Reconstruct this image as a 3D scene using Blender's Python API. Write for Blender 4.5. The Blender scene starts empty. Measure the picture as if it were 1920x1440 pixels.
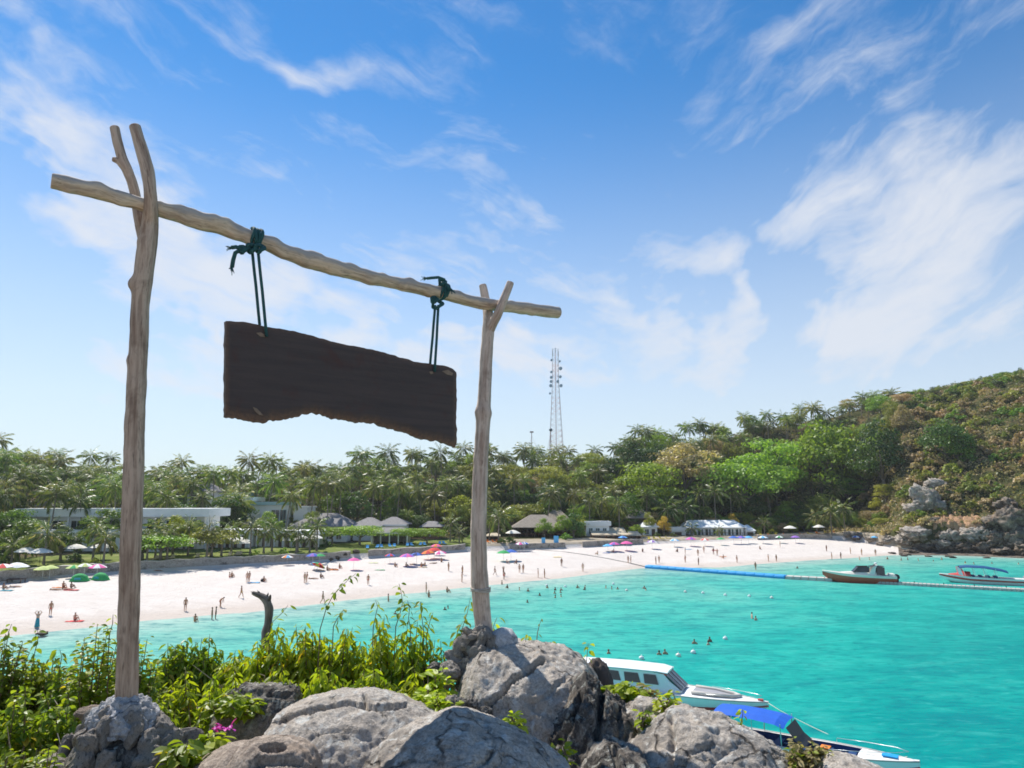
import bpy, math, random
import numpy as np
from mathutils import Vector, Matrix
random.seed(7)
SC = bpy.context.scene
COL = SC.collection
R = math.radians

# ---------------------------------------------------------------- camera, sky, sun, exposure
H = 14.3                                   # eye height above the sea
F = 1280.0                                 # focal length in pixels of a 1920 wide frame
TH = math.atan(220 / 1280)                 # upward tilt
CT, ST = math.cos(TH), math.sin(TH)
cam_d = bpy.data.cameras.new('camera')
cam = bpy.data.objects.new('camera', cam_d); COL.objects.link(cam)
cam_d.sensor_width = 36; cam_d.lens = 24
cam_d.clip_start = 0.1; cam_d.clip_end = 6000
cam.location = (0, 0, H); cam.rotation_euler = (R(90) + TH, 0, 0)
SC.camera = cam

SUN_EL = 50.0
SUN_AZ = math.atan2(-0.60, 0.80)           # measured from +Y towards +X
W = bpy.data.worlds.new('World'); SC.world = W; W.use_nodes = True
def sky_world():
    nt = W.node_tree; nt.nodes.clear(); N = nt.nodes.new; L = nt.links.new
    out = N('ShaderNodeOutputWorld'); bg = N('ShaderNodeBackground')
    sky = N('ShaderNodeTexSky'); sky.sky_type = 'NISHITA'; sky.sun_disc = False
    sky.sun_elevation = R(SUN_EL); sky.sun_rotation = SUN_AZ
    sky.air_density = 1.0; sky.dust_density = 0.0; sky.ozone_density = 1.2; sky.altitude = 0
    hs = N('ShaderNodeHueSaturation'); hs.inputs['Saturation'].default_value = SKY_SAT
    L(sky.outputs[0], hs.inputs['Color'])
    tint = N('ShaderNodeMix'); tint.data_type = 'RGBA'; tint.blend_type = 'MULTIPLY'
    tint.inputs[0].default_value = 1; tint.inputs[7].default_value = SKY_TINT
    L(hs.outputs[0], tint.inputs[6])
    # direction -> azimuth / elevation in degrees
    tc = N('ShaderNodeTexCoord'); sx = N('ShaderNodeSeparateXYZ'); L(tc.outputs['Generated'], sx.inputs[0])
    def m(op, a, b=None):
        n = N('ShaderNodeMath'); n.operation = op
        for i, v in enumerate((a, b)):
            if v is None: continue
            if isinstance(v, (int, float)): n.inputs[i].default_value = v
            else: L(v, n.inputs[i])
        return n.outputs[0]
    az = m('MULTIPLY', m('ARCTAN2', sx.outputs[0], sx.outputs[1]), 57.2958)
    el = m('MULTIPLY', m('ARCSINE', sx.outputs[2]), 57.2958)
    cv = N('ShaderNodeCombineXYZ'); L(az, cv.inputs[0]); L(el, cv.inputs[1]); ang = cv.outputs[0]
    def noise(vec, scale, detail, rough, dist=0.0):
        n = N('ShaderNodeTexNoise'); n.inputs['Scale'].default_value = scale; n.inputs['Detail'].default_value = detail
        n.inputs['Roughness'].default_value = rough; n.inputs['Distortion'].default_value = dist
        L(vec, n.inputs['Vector']); return n
    def mapping(vec, loc=(0, 0, 0), rot=0, scale=(1, 1, 1)):
        # TEXTURE-type mapping: centre, turn, half sizes of a patch
        n = N('ShaderNodeMapping'); n.vector_type = 'TEXTURE'
        n.inputs['Location'].default_value = loc; n.inputs['Rotation'].default_value = (0, 0, rot)
        n.inputs['Scale'].default_value = scale; L(vec, n.inputs['Vector']); return n.outputs[0]
    # ragged cirrus texture: warped, streaked along the wind
    wn = noise(ang, 0.09, 4, 0.55)
    wv = N('ShaderNodeVectorMath'); wv.operation = 'SUBTRACT'; L(wn.outputs['Color'], wv.inputs[0]); wv.inputs[1].default_value = (.5, .5, .5)
    ws = N('ShaderNodeVectorMath'); ws.operation = 'SCALE'; L(wv.outputs[0], ws.inputs[0]); ws.inputs['Scale'].default_value = 5
    wa = N('ShaderNodeVectorMath'); wa.operation = 'ADD'; L(ang, wa.inputs[0]); L(ws.outputs[0], wa.inputs[1])
    warped = wa.outputs[0]
    n1 = noise(mapping(warped, rot=R(-17), scale=(4.6, 1, 1)), 0.34, 9, 0.6, 0.3).outputs[0]
    n2 = noise(mapping(warped, rot=R(14), scale=(3.0, 1, 1)), 0.13, 8, 0.6, 0.2).outputs[0]
    n3 = noise(mapping(warped, rot=R(27), scale=(3.4, 1, 1)), 0.30, 9, 0.62, 0.4).outputs[0]
    def smooth(v, a, b, lo=0.0, hi=1.0):
        n = N('ShaderNodeMapRange'); n.interpolation_type = 'SMOOTHSTEP'
        n.inputs[1].default_value = a; n.inputs[2].default_value = b; n.inputs[3].default_value = lo; n.inputs[4].default_value = hi
        L(v, n.inputs[0]); return n.outputs[0]
    side = smooth(az, 2.0, 26.0)                      # the wind combs the cloud down to the right on the left, up to the right on the right
    comb = m('ADD', m('MULTIPLY', n1, m('SUBTRACT', 1.0, side)), m('MULTIPLY', n3, side))
    tex = m('ADD', m('MULTIPLY', comb, 0.55), m('MULTIPLY', n2, 0.45))
    # where the cloud sits: patches (azimuth, elevation, turn, half width, half height, weight)
    total = None
    for (a, e, t, w, h, k) in CLOUDS:
        v = mapping(warped, (a, e, 0), R(t), (w, h, 1))
        ln = N('ShaderNodeVectorMath'); ln.operation = 'LENGTH'; L(v, ln.inputs[0])
        g = smooth(ln.outputs['Value'], 0.15, 1.25, k, 0.0)
        total = g if total is None else m('ADD', total, g)
    low = smooth(el, 1.0, 30.0, 0.40, 0.0)              # thin veil thickening to the horizon all round
    cover = m('ADD', m('MINIMUM', total, 1.0), m('ADD', low, 0.03))
    raw = m('ADD', cover, m('MULTIPLY', m('SUBTRACT', tex, 0.5), 4.0))
    mask = m('MULTIPLY', smooth(raw, -0.10, 1.45), 0.93)
    mask2 = m('MAXIMUM', mask, smooth(el, -4.0, 36.0, 0.90, 0.0))
    mix = N('ShaderNodeMix'); mix.data_type = 'RGBA'; L(mask2, mix.inputs[0])
    L(tint.outputs[2], mix.inputs[6]); mix.inputs[7].default_value = CLOUD_COL
    L(mix.outputs[2], bg.inputs[0]); bg.inputs[1].default_value = SKY_STR
    L(bg.outputs[0], out.inputs[0])
SKY_SAT, SKY_TINT, SKY_STR = 1.32, (0.60, 0.95, 1.03, 1), 0.104
CLOUD_COL = (5.45, 5.70, 6.20, 1)
CLOUDS = [(-35, 24.5, -24, 13, 6.0, 1.0), (-29, 19, -32, 11, 3.6, .75), (-22, 16, -15, 15, 6, .50), (-17.5, 33.4, 10, 4.6, 1.7, .70), (-24, 37, -40, 7, 1.8, .30),
          (-2.5, 26.5, -12, 8, 2.0, .50), (-1, 24.0, -8, 9, 1.6, .62), (-9, 18, -6, 16, 5.5, .55), (7, 14, 2, 19, 6.5, .58), (-14, 11, 0, 24, 5, .40),
          (26, 19, 24, 17, 8, .72), (34, 16, 20, 14, 8, .62), (15, 20, 12, 15, 5, .42), (31, 38, 28, 11, 2.2, .42), (38, 33, 30, 9, 3.5, .25), (-28, 8, 0, 24, 4, .38), (20, 10, 8, 22, 5, .42),
          (15, 27, 35, 12, 3, .22), (-36, 33, 20, 9, 3, .22)]
sky_world()

sun_d = bpy.data.lights.new('sun', 'SUN'); sun = bpy.data.objects.new('sun', sun_d); COL.objects.link(sun)
sun_d.energy = 5.0; sun_d.angle = R(0.53); sun_d.color = (1.0, 0.955, 0.88)
sun_dir = Vector((math.sin(SUN_AZ) * math.cos(R(SUN_EL)), math.cos(SUN_AZ) * math.cos(R(SUN_EL)), math.sin(R(SUN_EL))))
sun.rotation_euler = sun_dir.to_track_quat('Z', 'Y').to_euler(); sun.location = (-20, 30, 60)

vs = SC.view_settings
vs.view_transform = 'Standard'; vs.look = 'None'; vs.exposure = 0.45; vs.gamma = 1.0; vs.use_curve_mapping = False
SC.render.engine = 'CYCLES'
cy = SC.cycles
cy.use_denoising = True
try: cy.denoiser = 'OPENIMAGEDENOISE'
except Exception: pass
cy.max_bounces = 6; cy.diffuse_bounces = 3; cy.glossy_bounces = 3; cy.transmission_bounces = 4; cy.transparent_max_bounces = 6
cy.caustics_reflective = False; cy.caustics_refractive = False
cy.filter_width = 1.7

# ---------------------------------------------------------------- where a pixel of the photograph lies in the place
def ray(px, py):
    u, v = (px - 960) / F, (720 - py) / F
    return Vector((u, CT - v * ST, ST + v * CT))
def P(px, py, Y):
    d = ray(px, py); t = Y / d.y
    return Vector((d.x * t, Y, H + d.z * t))
def G(px, py, z=0.0):
    d = ray(px, py); t = (z - H) / d.z
    return Vector((d.x * t, d.y * t, z))
def mpp(Y): return Y * CT / F
def on_plane(px, py, p0, n):
    d = ray(px, py); o = Vector((0, 0, H))
    return o + d * ((p0 - o).dot(n) / d.dot(n))

# ---------------------------------------------------------------- numpy noise
_rs = np.random.RandomState(11)
_perm = _rs.permutation(256); _perm = np.concatenate([_perm, _perm, _perm])
_grad = _rs.normal(size=(256, 3)); _grad /= np.linalg.norm(_grad, axis=1)[:, None]
def pnoise(p):
    p = np.asarray(p, float); i = np.floor(p).astype(int); f = p - i; i &= 255
    u = f * f * f * (f * (f * 6 - 15) + 10)
    res = 0
    for dx in (0, 1):
        wx = u[:, 0] if dx else 1 - u[:, 0]
        for dy in (0, 1):
            wy = u[:, 1] if dy else 1 - u[:, 1]
            for dz in (0, 1):
                wz = u[:, 2] if dz else 1 - u[:, 2]
                h = _perm[_perm[_perm[i[:, 0] + dx] + i[:, 1] + dy] + i[:, 2] + dz]
                g = _grad[h]
                d = g[:, 0] * (f[:, 0] - dx) + g[:, 1] * (f[:, 1] - dy) + g[:, 2] * (f[:, 2] - dz)
                res = res + wx * wy * wz * d
    return res * 1.6
def fbm(p, octv=4, gain=0.5, lac=2.03):
    p = np.asarray(p, float); a, s, t = 1.0, 0, 0
    for k in range(octv):
        s = s + a * pnoise(p + k * 17.3); t += a; a *= gain; p = p * lac
    return s / t
def ridged(p, octv=4, gain=0.5):
    p = np.asarray(p, float); a, s, t = 1.0, 0, 0
    for k in range(octv):
        s = s + a * (1 - np.abs(pnoise(p + k * 9.1)) * 2); t += a; a *= gain; p = p * 2.1
    return s / t

# ---------------------------------------------------------------- object helpers
def tag(o, label=None, cat=None, group=None, kind=None):
    if label: o['label'] = label
    if cat: o['category'] = cat
    if group: o['group'] = group
    if kind: o['kind'] = kind
    return o
def empty(name, loc, rz=0.0):
    o = bpy.data.objects.new(name, None); o.empty_display_size = 0.2
    COL.objects.link(o); o.location = loc; o.rotation_euler = (0, 0, rz); return o
def thing(name, label, cat, loc, rz=0.0, group=None):
    return tag(empty(name, loc, rz), label, cat, group)
def mesh_np(name, v, f, smooth=False):
    """v (n,3) array, f list of tuples or int array (m,k)"""
    me = bpy.data.meshes.new(name)
    v = np.asarray(v, np.float32)
    if isinstance(f, np.ndarray):
        m, k = f.shape
        me.vertices.add(len(v)); me.vertices.foreach_set('co', v.ravel())
        me.loops.add(m * k); me.loops.foreach_set('vertex_index', f.astype(np.int32).ravel())
        me.polygons.add(m); me.polygons.foreach_set('loop_start', np.arange(0, m * k, k, dtype=np.int32))
        me.update(calc_edges=True); me.validate()
    else:
        me.from_pydata([tuple(x) for x in v.tolist()], [], f); me.update()
    if smooth: me.polygons.foreach_set('use_smooth', np.ones(len(me.polygons), bool))
    return me
def link(name, me, mat=None, parent=None, loc=None):
    o = bpy.data.objects.new(name, me); COL.objects.link(o)
    if mat is not None:
        if len(me.materials) == 0: me.materials.append(mat)
        if me.materials[0] != mat:
            o.material_slots[0].link = 'OBJECT'; o.material_slots[0].material = mat
    if parent is not None: o.parent = parent
    if loc is not None: o.location = loc
    return o
def copy_tree(src, loc, rz, scale=1.0, label=None, group=None, mats=None):
    """a copy of a thing and of each of its parts and sub-parts, sharing mesh data"""
    r = src.copy(); COL.objects.link(r); r.location = loc; r.rotation_euler = (0, 0, rz)
    r.scale = (scale,) * 3 if isinstance(scale, (int, float)) else scale
    if label: r['label'] = label
    if group: r['group'] = group
    def put(o, m):
        o.material_slots[0].link = 'OBJECT'; o.material_slots[0].material = m
    for ch in list(src.children):
        c = ch.copy(); COL.objects.link(c); c.parent = r
        key = ch.name.split('.')[0]
        if mats and key in mats: put(c, mats[key])
        for g in ch.children:
            d = g.copy(); COL.objects.link(d); d.parent = c
            k2 = g.name.split('.')[0]
            if mats and k2 in mats: put(d, mats[k2])
    return r
class MB:
    """collects simple shapes and links them as one mesh object"""
    def __init__(s): s.v = []; s.f = []
    def add(s, vs, fs):
        b = len(s.v); s.v += [tuple(x) for x in vs]; s.f += [tuple(b + i for i in q) for q in fs]; return s
    def box(s, c, size, rz=0.0, rot=None, taper=1.0):
        hx, hy, hz = size[0] / 2, size[1] / 2, size[2] / 2
        m = rot if rot is not None else Matrix.Rotation(rz, 3, 'Z')
        c = Vector(c); vs = []
        for z in (-1, 1):
            k = taper if z > 0 else 1.0
            for x, y in ((-1, -1), (1, -1), (1, 1), (-1, 1)):
                vs.append(c + m @ Vector((x * hx * k, y * hy * k, z * hz)))
        return s.add(vs, [(3, 2, 1, 0), (4, 5, 6, 7), (0, 1, 5, 4), (1, 2, 6, 5), (2, 3, 7, 6), (3, 0, 4, 7)])
    def bar(s, a, b, r, n=6, r2=None):
        return s.tube([a, b], [r, r if r2 is None else r2], n)
    def tube(s, pts, rad, n=8, cap=True, flat=1.0):
        pts = [Vector(p) for p in pts]
        if isinstance(rad, (int, float)): rad = [rad] * len(pts)
        up = None; rings = []
        for i, p in enumerate(pts):
            t = (pts[min(i + 1, len(pts) - 1)] - pts[max(i - 1, 0)])
            t = t.normalized() if t.length > 1e-9 else Vector((0, 0, 1))
            if up is None:
                up = Vector((0, 0, 1)) if abs(t.z) < 0.9 else Vector((0, 1, 0))
            x = (up - t * up.dot(t)).normalized(); y = t.cross(x); up = x
            rings.append([p + (x * math.cos(2 * math.pi * k / n) + y * math.sin(2 * math.pi * k / n) * flat) * rad[i] for k in range(n)])
        vs = [q for r in rings for q in r]; fs = []
        for i in range(len(pts) - 1):
            for k in range(n):
                a, b = i * n + k, i * n + (k + 1) % n
                fs.append((a, b, b + n, a + n))
        if cap:
            fs.append(tuple(range(n - 1, -1, -1))); fs.append(tuple((len(pts) - 1) * n + k for k in range(n)))
        return s.add(vs, fs)
    def ball(s, c, r, n=8, m=6, rot=None):
        c = Vector(c); r = Vector((r, r, r)) if isinstance(r, (int, float)) else Vector(r); vs = []; fs = []
        for j in range(m + 1):
            a = math.pi * j / m
            for k in range(n):
                b = 2 * math.pi * k / n
                q = Vector((r.x * math.sin(a) * math.cos(b), r.y * math.sin(a) * math.sin(b), r.z * math.cos(a)))
                vs.append(c + (rot @ q if rot else q))
        for j in range(m):
            for k in range(n):
                a, b = j * n + k, j * n + (k + 1) % n
                fs.append((a, a + n, b + n, b))
        return s.add(vs, fs)
    def loft(s, secs, closed=False, cap=False):
        n = len(secs[0]); vs = [p for q in secs for p in q]; fs = []
        for i in range(len(secs) - 1):
            for k in range(n if closed else n - 1):
                a, b = i * n + k, i * n + (k + 1) % n
                fs.append((a, b, b + n, a + n))
        if cap:
            fs.append(tuple(range(n - 1, -1, -1))); fs.append(tuple((len(secs) - 1) * n + k for k in range(n)))
        return s.add(vs, fs)
    def prism(s, poly, z0, z1):
        n = len(poly); vs = [(x, y, z0) for x, y in poly] + [(x, y, z1) for x, y in poly]
        fs = [tuple(range(n - 1, -1, -1)), tuple(range(n, 2 * n))] + [(k, (k + 1) % n, n + (k + 1) % n, n + k) for k in range(n)]
        return s.add(vs, fs)
    def mesh(s, name, smooth=False):
        me = bpy.data.meshes.new(name); me.from_pydata(s.v, [], s.f); me.update()
        if smooth: me.polygons.foreach_set('use_smooth', np.ones(len(me.polygons), bool))
        return me
    def build(s, name, mat, parent=None, smooth=False, rel=None):
        if rel is not None:
            r = Vector(rel); s.v = [(x - r.x, y - r.y, z - r.z) for x, y, z in s.v]
        return link(name, s.mesh(name, smooth), mat, parent)

# ---------------------------------------------------------------- materials
def _new(name):
    m = bpy.data.materials.new(name); m.use_nodes = True
    return m, m.node_tree, m.node_tree.nodes.new, m.node_tree.links.new, m.node_tree.nodes['Principled BSDF']
def rgb(c): return (c[0], c[1], c[2], 1)
def _noise(N, L, vec, scale, detail=5, rough=0.6, dist=0):
    n = N('ShaderNodeTexNoise'); n.inputs['Scale'].default_value = scale; n.inputs['Detail'].default_value = detail
    n.inputs['Roughness'].default_value = rough; n.inputs['Distortion'].default_value = dist
    if vec is not None: L(vec, n.inputs['Vector'])
    return n.outputs[0]
def _ramp(N, L, v, stops):
    r = N('ShaderNodeValToRGB'); e = r.color_ramp.elements
    while len(e) < len(stops): e.new(0.5)
    for x, (p, c) in zip(e, stops): x.position = p; x.color = rgb(c) if not isinstance(c, float) else (c, c, c, 1)
    L(v, r.inputs[0]); return r.outputs[0]
def _mix(N, L, f, a, b, mode='MIX'):
    m = N('ShaderNodeMix'); m.data_type = 'RGBA'; m.blend_type = mode
    for i, v in ((0, f), (6, a), (7, b)):
        if isinstance(v, (int, float)): m.inputs[i].default_value = v
        elif isinstance(v, tuple): m.inputs[i].default_value = rgb(v)
        else: L(v, m.inputs[i])
    return m.outputs[2]
def _bump(N, L, v, strength, dist, bs, prev=None):
    b = N('ShaderNodeBump'); b.inputs['Strength'].default_value = strength; b.inputs['Distance'].default_value = dist
    L(v, b.inputs['Height'])
    if prev is not None: L(prev, b.inputs['Normal'])
    L(b.outputs[0], bs.inputs['Normal']); return b.outputs[0]
def plain(name, c, rough=0.6, var=0.18, scale=3.0, spec=0.3, bump=0.0, metal=0.0):
    m, nt, N, L, bs = _new(name)
    tc = N('ShaderNodeTexCoord').outputs['Object']
    n = _noise(N, L, tc, scale, 6, 0.65)
    lo = tuple(x * (1 - var) for x in c); hi = tuple(min(0.95, x * (1 + var)) for x in c)
    L(_ramp(N, L, n, [(0.3, lo), (0.7, hi)]), bs.inputs['Base Color'])
    bs.inputs['Roughness'].default_value = rough; bs.inputs['Specular IOR Level'].default_value = spec; bs.inputs['Metallic'].default_value = metal
    if bump: _bump(N, L, _noise(N, L, tc, scale * 6, 5, 0.7), 0.5, bump, bs)
    return m
def leafmat(name, ca, cb, trans=0.35, rough=0.5, cc=None, p=0.85, obj_var=0.25, spec=0.35):
    """leaf colour varies leaf by leaf and plant by plant; light shines through"""
    m, nt, N, L, bs = _new(name)
    g = N('ShaderNodeNewGeometry'); oi = N('ShaderNodeObjectInfo')
    stops = [(0.0, ca), (p if cc else 1.0, cb)] + ([(min(p + 0.04, 1), cc)] if cc else [])
    c = _ramp(N, L, g.outputs['Random Per Island'], stops)
    hsv = N('ShaderNodeHueSaturation'); L(c, hsv.inputs['Color'])
    mr = N('ShaderNodeMapRange'); mr.inputs[3].default_value = 1 - obj_var; mr.inputs[4].default_value = 1 + obj_var
    L(oi.outputs['Random'], mr.inputs[0]); L(mr.outputs[0], hsv.inputs['Value'])
    mr2 = N('ShaderNodeMapRange'); mr2.inputs[3].default_value = 0.5 - obj_var * 0.07; mr2.inputs[4].default_value = 0.5 + obj_var * 0.07
    mm = N('ShaderNodeMath'); mm.operation = 'FRACT'; m3 = N('ShaderNodeMath'); m3.operation = 'MULTIPLY'; m3.inputs[1].default_value = 7.31
    L(oi.outputs['Random'], m3.inputs[0]); L(m3.outputs[0], mm.inputs[0]); L(mm.outputs[0], mr2.inputs[0]); L(mr2.outputs[0], hsv.inputs['Hue'])
    L(hsv.outputs[0], bs.inputs['Base Color'])
    bs.inputs['Roughness'].default_value = rough; bs.inputs['Specular IOR Level'].default_value = spec
    tr = N('ShaderNodeBsdfTranslucent'); yl = _mix(N, L, 1.0, hsv.outputs[0], (1.25, 1.3, 0.55), 'MULTIPLY'); L(yl, tr.inputs['Color'])
    mx = N('ShaderNodeMixShader'); mx.inputs[0].default_value = trans
    L(bs.outputs[0], mx.inputs[1]); L(tr.outputs[0], mx.inputs[2])
    L(mx.outputs[0], nt.nodes['Material Output'].inputs['Surface'])
    return m
def rockmat(name, light, dark, stain, scale=1.0, warm=None, stain_at=0.56, bumpd=0.012, pale=0.7):
    m, nt, N, L, bs = _new(name)
    g = N('ShaderNodeTexCoord').outputs['Object']
    big = _noise(N, L, g, 2.2 * scale, 6, 0.6, 0.4)
    mid = _noise(N, L, g, 11 * scale, 8, 0.72, 0.3)
    fine = _noise(N, L, g, 95 * scale, 4, 0.75)
    c = _ramp(N, L, mid, [(0.3, dark), (0.62, light)])
    c = _mix(N, L, _ramp(N, L, fine, [(0.38, 0.55), (0.56, 0.0)]), c, tuple(x * 0.35 for x in dark))
    c = _mix(N, L, _ramp(N, L, fine, [(0.6, 0.0), (0.75, 0.45)]), c, tuple(min(.75, x * 1.5) for x in light))
    sm = N('ShaderNodeMath'); sm.operation = 'MULTIPLY_ADD'; L(mid, sm.inputs[0]); sm.inputs[1].default_value = 0.5; L(big, sm.inputs[2])
    c = _mix(N, L, _ramp(N, L, sm.outputs[0], [(stain_at + 0.22, 0.0), (stain_at + 0.34, 0.85)]), c, stain)
    if warm:
        w = _noise(N, L, g, 3.7 * scale, 5, 0.6)
        c = _mix(N, L, _ramp(N, L, w, [(0.52, 0.0), (0.68, 0.7)]), c, warm)
    wv = N('ShaderNodeVectorMath'); wv.operation = 'MULTIPLY_ADD'; dn = N('ShaderNodeTexNoise'); dn.inputs['Scale'].default_value = 3.0 * scale; dn.inputs['Detail'].default_value = 5; L(g, dn.inputs['Vector'])
    L(dn.outputs['Color'], wv.inputs[0]); wv.inputs[1].default_value = (.5 / scale,) * 3; L(g, wv.inputs[2])
    vo = N('ShaderNodeTexVoronoi'); vo.feature = 'DISTANCE_TO_EDGE'; vo.inputs['Scale'].default_value = 2.6 * scale; L(wv.outputs[0], vo.inputs['Vector'])
    c = _mix(N, L, _ramp(N, L, _noise(N, L, g, 17 * scale, 7, .7, .5), [(.53, 0.0), (.64, pale)]), c, tuple(min(.8, x * 1.32) for x in light))
    c = _mix(N, L, _ramp(N, L, _noise(N, L, g, 6.5 * scale, 8, .72, .6), [(.56, 0.0), (.70, .8)]), c, tuple(x * .55 for x in dark))
    br = _ramp(N, L, big, [(.46, 0.0), (.56, 1.0)]); ck = N('ShaderNodeMath'); ck.operation = 'MULTIPLY'
    L(_ramp(N, L, vo.outputs['Distance'], [(0.0, 1.0), (0.028, 0.0)]), ck.inputs[0]); L(br, ck.inputs[1])
    c = _mix(N, L, ck.outputs[0], c, tuple(x * .3 for x in dark))
    L(c, bs.inputs['Base Color']); bs.inputs['Roughness'].default_value = 0.9; bs.inputs['Specular IOR Level'].default_value = 0.15
    iv = N('ShaderNodeMath'); iv.operation = 'SUBTRACT'; L(mid, iv.inputs[0]); L(ck.outputs[0], iv.inputs[1])
    b1 = _bump(N, L, iv.outputs[0], 1.0, bumpd * 2.5, bs)
    _bump(N, L, fine, 0.9, bumpd * 0.7, bs, b1)
    return m
# ================================================================ SETTING: sea, beach, hill
# columns of the bay: pixel, waterline row, back of beach row, height there, terrace height, ridge distance, ridge ground height
_colt = [(-420, 1290, 1140, 2.0, 3.3, 190, 17), (-150, 1225, 1110, 2.0, 3.3, 200, 18), (0, 1197, 1094, 2.1, 3.5, 215, 20), (130, 1183, 1081, 2.2, 3.6, 220, 18), (250, 1168, 1073, 2.2, 3.7, 225, 17.5),
         (480, 1148, 1060, 2.2, 3.9, 235, 19.5), (600, 1133, 1054, 2.2, 3.9, 240, 21), (740, 1117, 1044, 2.2, 4.0, 255, 23.5), (880, 1102, 1034, 2.3, 4.0, 270, 26),
         (1050, 1085, 1029, 2.6, 4.0, 280, 27), (1200, 1066, 1021, 2.6, 3.6, 290, 33), (1350, 1064, 1015, 2.6, 3.4, 300, 41), (1500, 1052, 1010, 2.8, 3.6, 310, 49),
         (1600, 1046, 1014, 2.0, 4.5, 315, 54), (1670, 1041, 1027, 1.1, 5.0, 318, 58), (1720, 1041, 1034, .45, 6, 320, 61), (1800, 1042, 1037, .3, 7, 322, 65), (1920, 1047, 1042, .3, 8, 325, 71),
         (2150, 1060, 1054, .3, 8, 330, 82), (2500, 1085, 1079, .3, 8, 330, 90)]
_cc, _yw, _yb, _zb, _zt, _yr, _zr, _px = [], [], [], [], [], [], [], []
for px, wp, bp, zb, zt, yr, zr in _colt:
    w = G(px, wp, 0); b = G(px, bp, zb)
    _cc.append(b.x / b.y); _yw.append(w.y); _yb.append(b.y); _zb.append(zb); _zt.append(zt); _yr.append(yr); _zr.append(zr); _px.append(px)
_cc, _yw, _yb, _zb, _zt, _yr, _zr, _px = map(np.array, (_cc, _yw, _yb, _zb, _zt, _yr, _zr, _px))
def col(c, arr): return np.interp(c, _cc, arr)
def smoothstep(x): x = np.clip(x, 0, 1); return x * x * (3 - 2 * x)
def terrain(x, y):
    """height of the land at (x, y), numpy arrays or floats"""
    x = np.asarray(x, float); y = np.asarray(y, float); c = x / y
    yw, yb, zb, zt, yr, zr = (col(c, a) for a in (_yw, _yb, _zb, _zt, _yr, _zr))
    pxc = col(c, _px)
    z_beach = zb * smoothstep((y - yw) / (yb - yw)) ** 0.85 + np.where(y < yw, (y - yw) * 0.05, 0)
    cliff = smoothstep((pxc - 1600) / 130)
    ymid = yb + 34 - 26 * cliff                              # where the slope of the hill starts
    zmid = zt + 1.0 + 1.5 * cliff
    z_terr = zt + (zmid - zt) * np.clip((y - yb - 1) / (ymid - yb - 1), 0, 1)
    step = smoothstep((y - yb) / (1.0 + 3.0 * cliff))
    t = np.clip((y - ymid) / np.maximum(yr - ymid, 1), 0, 1)
    prof = (1 - cliff) * (0.45 * t + 0.55 * smoothstep(t)) + cliff * np.sin(t * math.pi / 2) ** 0.95
    z_hill = zmid + (zr - zmid) * prof
    z = np.where(y < yb, z_beach, np.where(y < ymid, zb + (z_terr - zb) * step, z_hill))
    z = z - np.clip((y - yr - 25) / 120, 0, 2) * 12
    return z
def T(x, y): return float(terrain(np.array([x]), np.array([y]))[0])
def hill_rough(x, y, z):
    c = x / y; yb = col(c, _yb); pxc = col(c, _px)
    m = smoothstep((y - yb - 30 + 24 * smoothstep((pxc - 1600) / 130)) / 20)
    n = fbm(np.stack([x / 14, y / 14, 0 * x], 1), 4)
    cm = smoothstep((pxc - 1640) / 60) * smoothstep((y - yb + 1.0) / 3) * smoothstep(1 - (y - yb - 30) / 25)
    n2 = ridged(np.stack([x / 6, y / 6, z / 4], 1), 4) - 0.4
    return z + n * 4.5 * m + n2 * 2.6 * cm
def grid_mesh(name, cs, y0, y1, ts, rough=False, lift=0.0):
    C, Tt = np.meshgrid(cs, ts); Y = y0(C) + (y1(C) - y0(C)) * Tt; X = C * Y
    x, y = X.ravel(), Y.ravel(); z = terrain(x, y)
    if rough: z = hill_rough(x, y, z)
    n, m = len(ts), len(cs)
    idx = np.arange(n * m).reshape(n, m)
    f = np.stack([idx[:-1, :-1].ravel(), idx[:-1, 1:].ravel(), idx[1:, 1:].ravel(), idx[1:, :-1].ravel()], 1)
    return mesh_np(name, np.stack([x, y, z + lift], 1), f, True)

# ---- materials of the ground
def sand_mat():
    m, nt, N, L, bs = _new('coral_sand')
    geo = N('ShaderNodeNewGeometry').outputs['Position']
    s = N('ShaderNodeSeparateXYZ'); L(geo, s.inputs[0])
    n1 = _noise(N, L, geo, 0.35, 6, 0.65); n2 = _noise(N, L, geo, 3.0, 6, 0.7)
    c = _ramp(N, L, n1, [(0.3, (0.62, 0.555, 0.50)), (0.7, (0.70, 0.64, 0.585))])
    c = _mix(N, L, _ramp(N, L, n2, [(0.55, 0.0), (0.75, 0.25)]), c, (0.50, 0.43, 0.37))
    zz = N('ShaderNodeMath'); zz.operation = 'MULTIPLY_ADD'; L(n1, zz.inputs[0]); zz.inputs[1].default_value = 0.35; L(s.outputs[2], zz.inputs[2])
    wet = N('ShaderNodeMapRange'); wet.inputs[1].default_value = 0.25; wet.inputs[2].default_value = 0.62; wet.inputs[3].default_value = 0.75; wet.inputs[4].default_value = 0.0
    L(zz.outputs[0], wet.inputs[0])
    c = _mix(N, L, wet.outputs[0], c, (0.52, 0.44, 0.375))
    n4 = _noise(N, L, geo, 1.3, 4, 0.6); c = _mix(N, L, _ramp(N, L, n4, [(0.60, 0.0), (0.70, 0.28)]), c, (0.46, 0.39, 0.33))
    L(c, bs.inputs['Base Color']); bs.inputs['Roughness'].default_value = 0.95; bs.inputs['Specular IOR Level'].default_value = 0.1
    b1 = _bump(N, L, n2, 0.8, 0.22, bs); _bump(N, L, n4, 0.7, 0.3, bs, b1); return m
M_sand = sand_mat()
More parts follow.
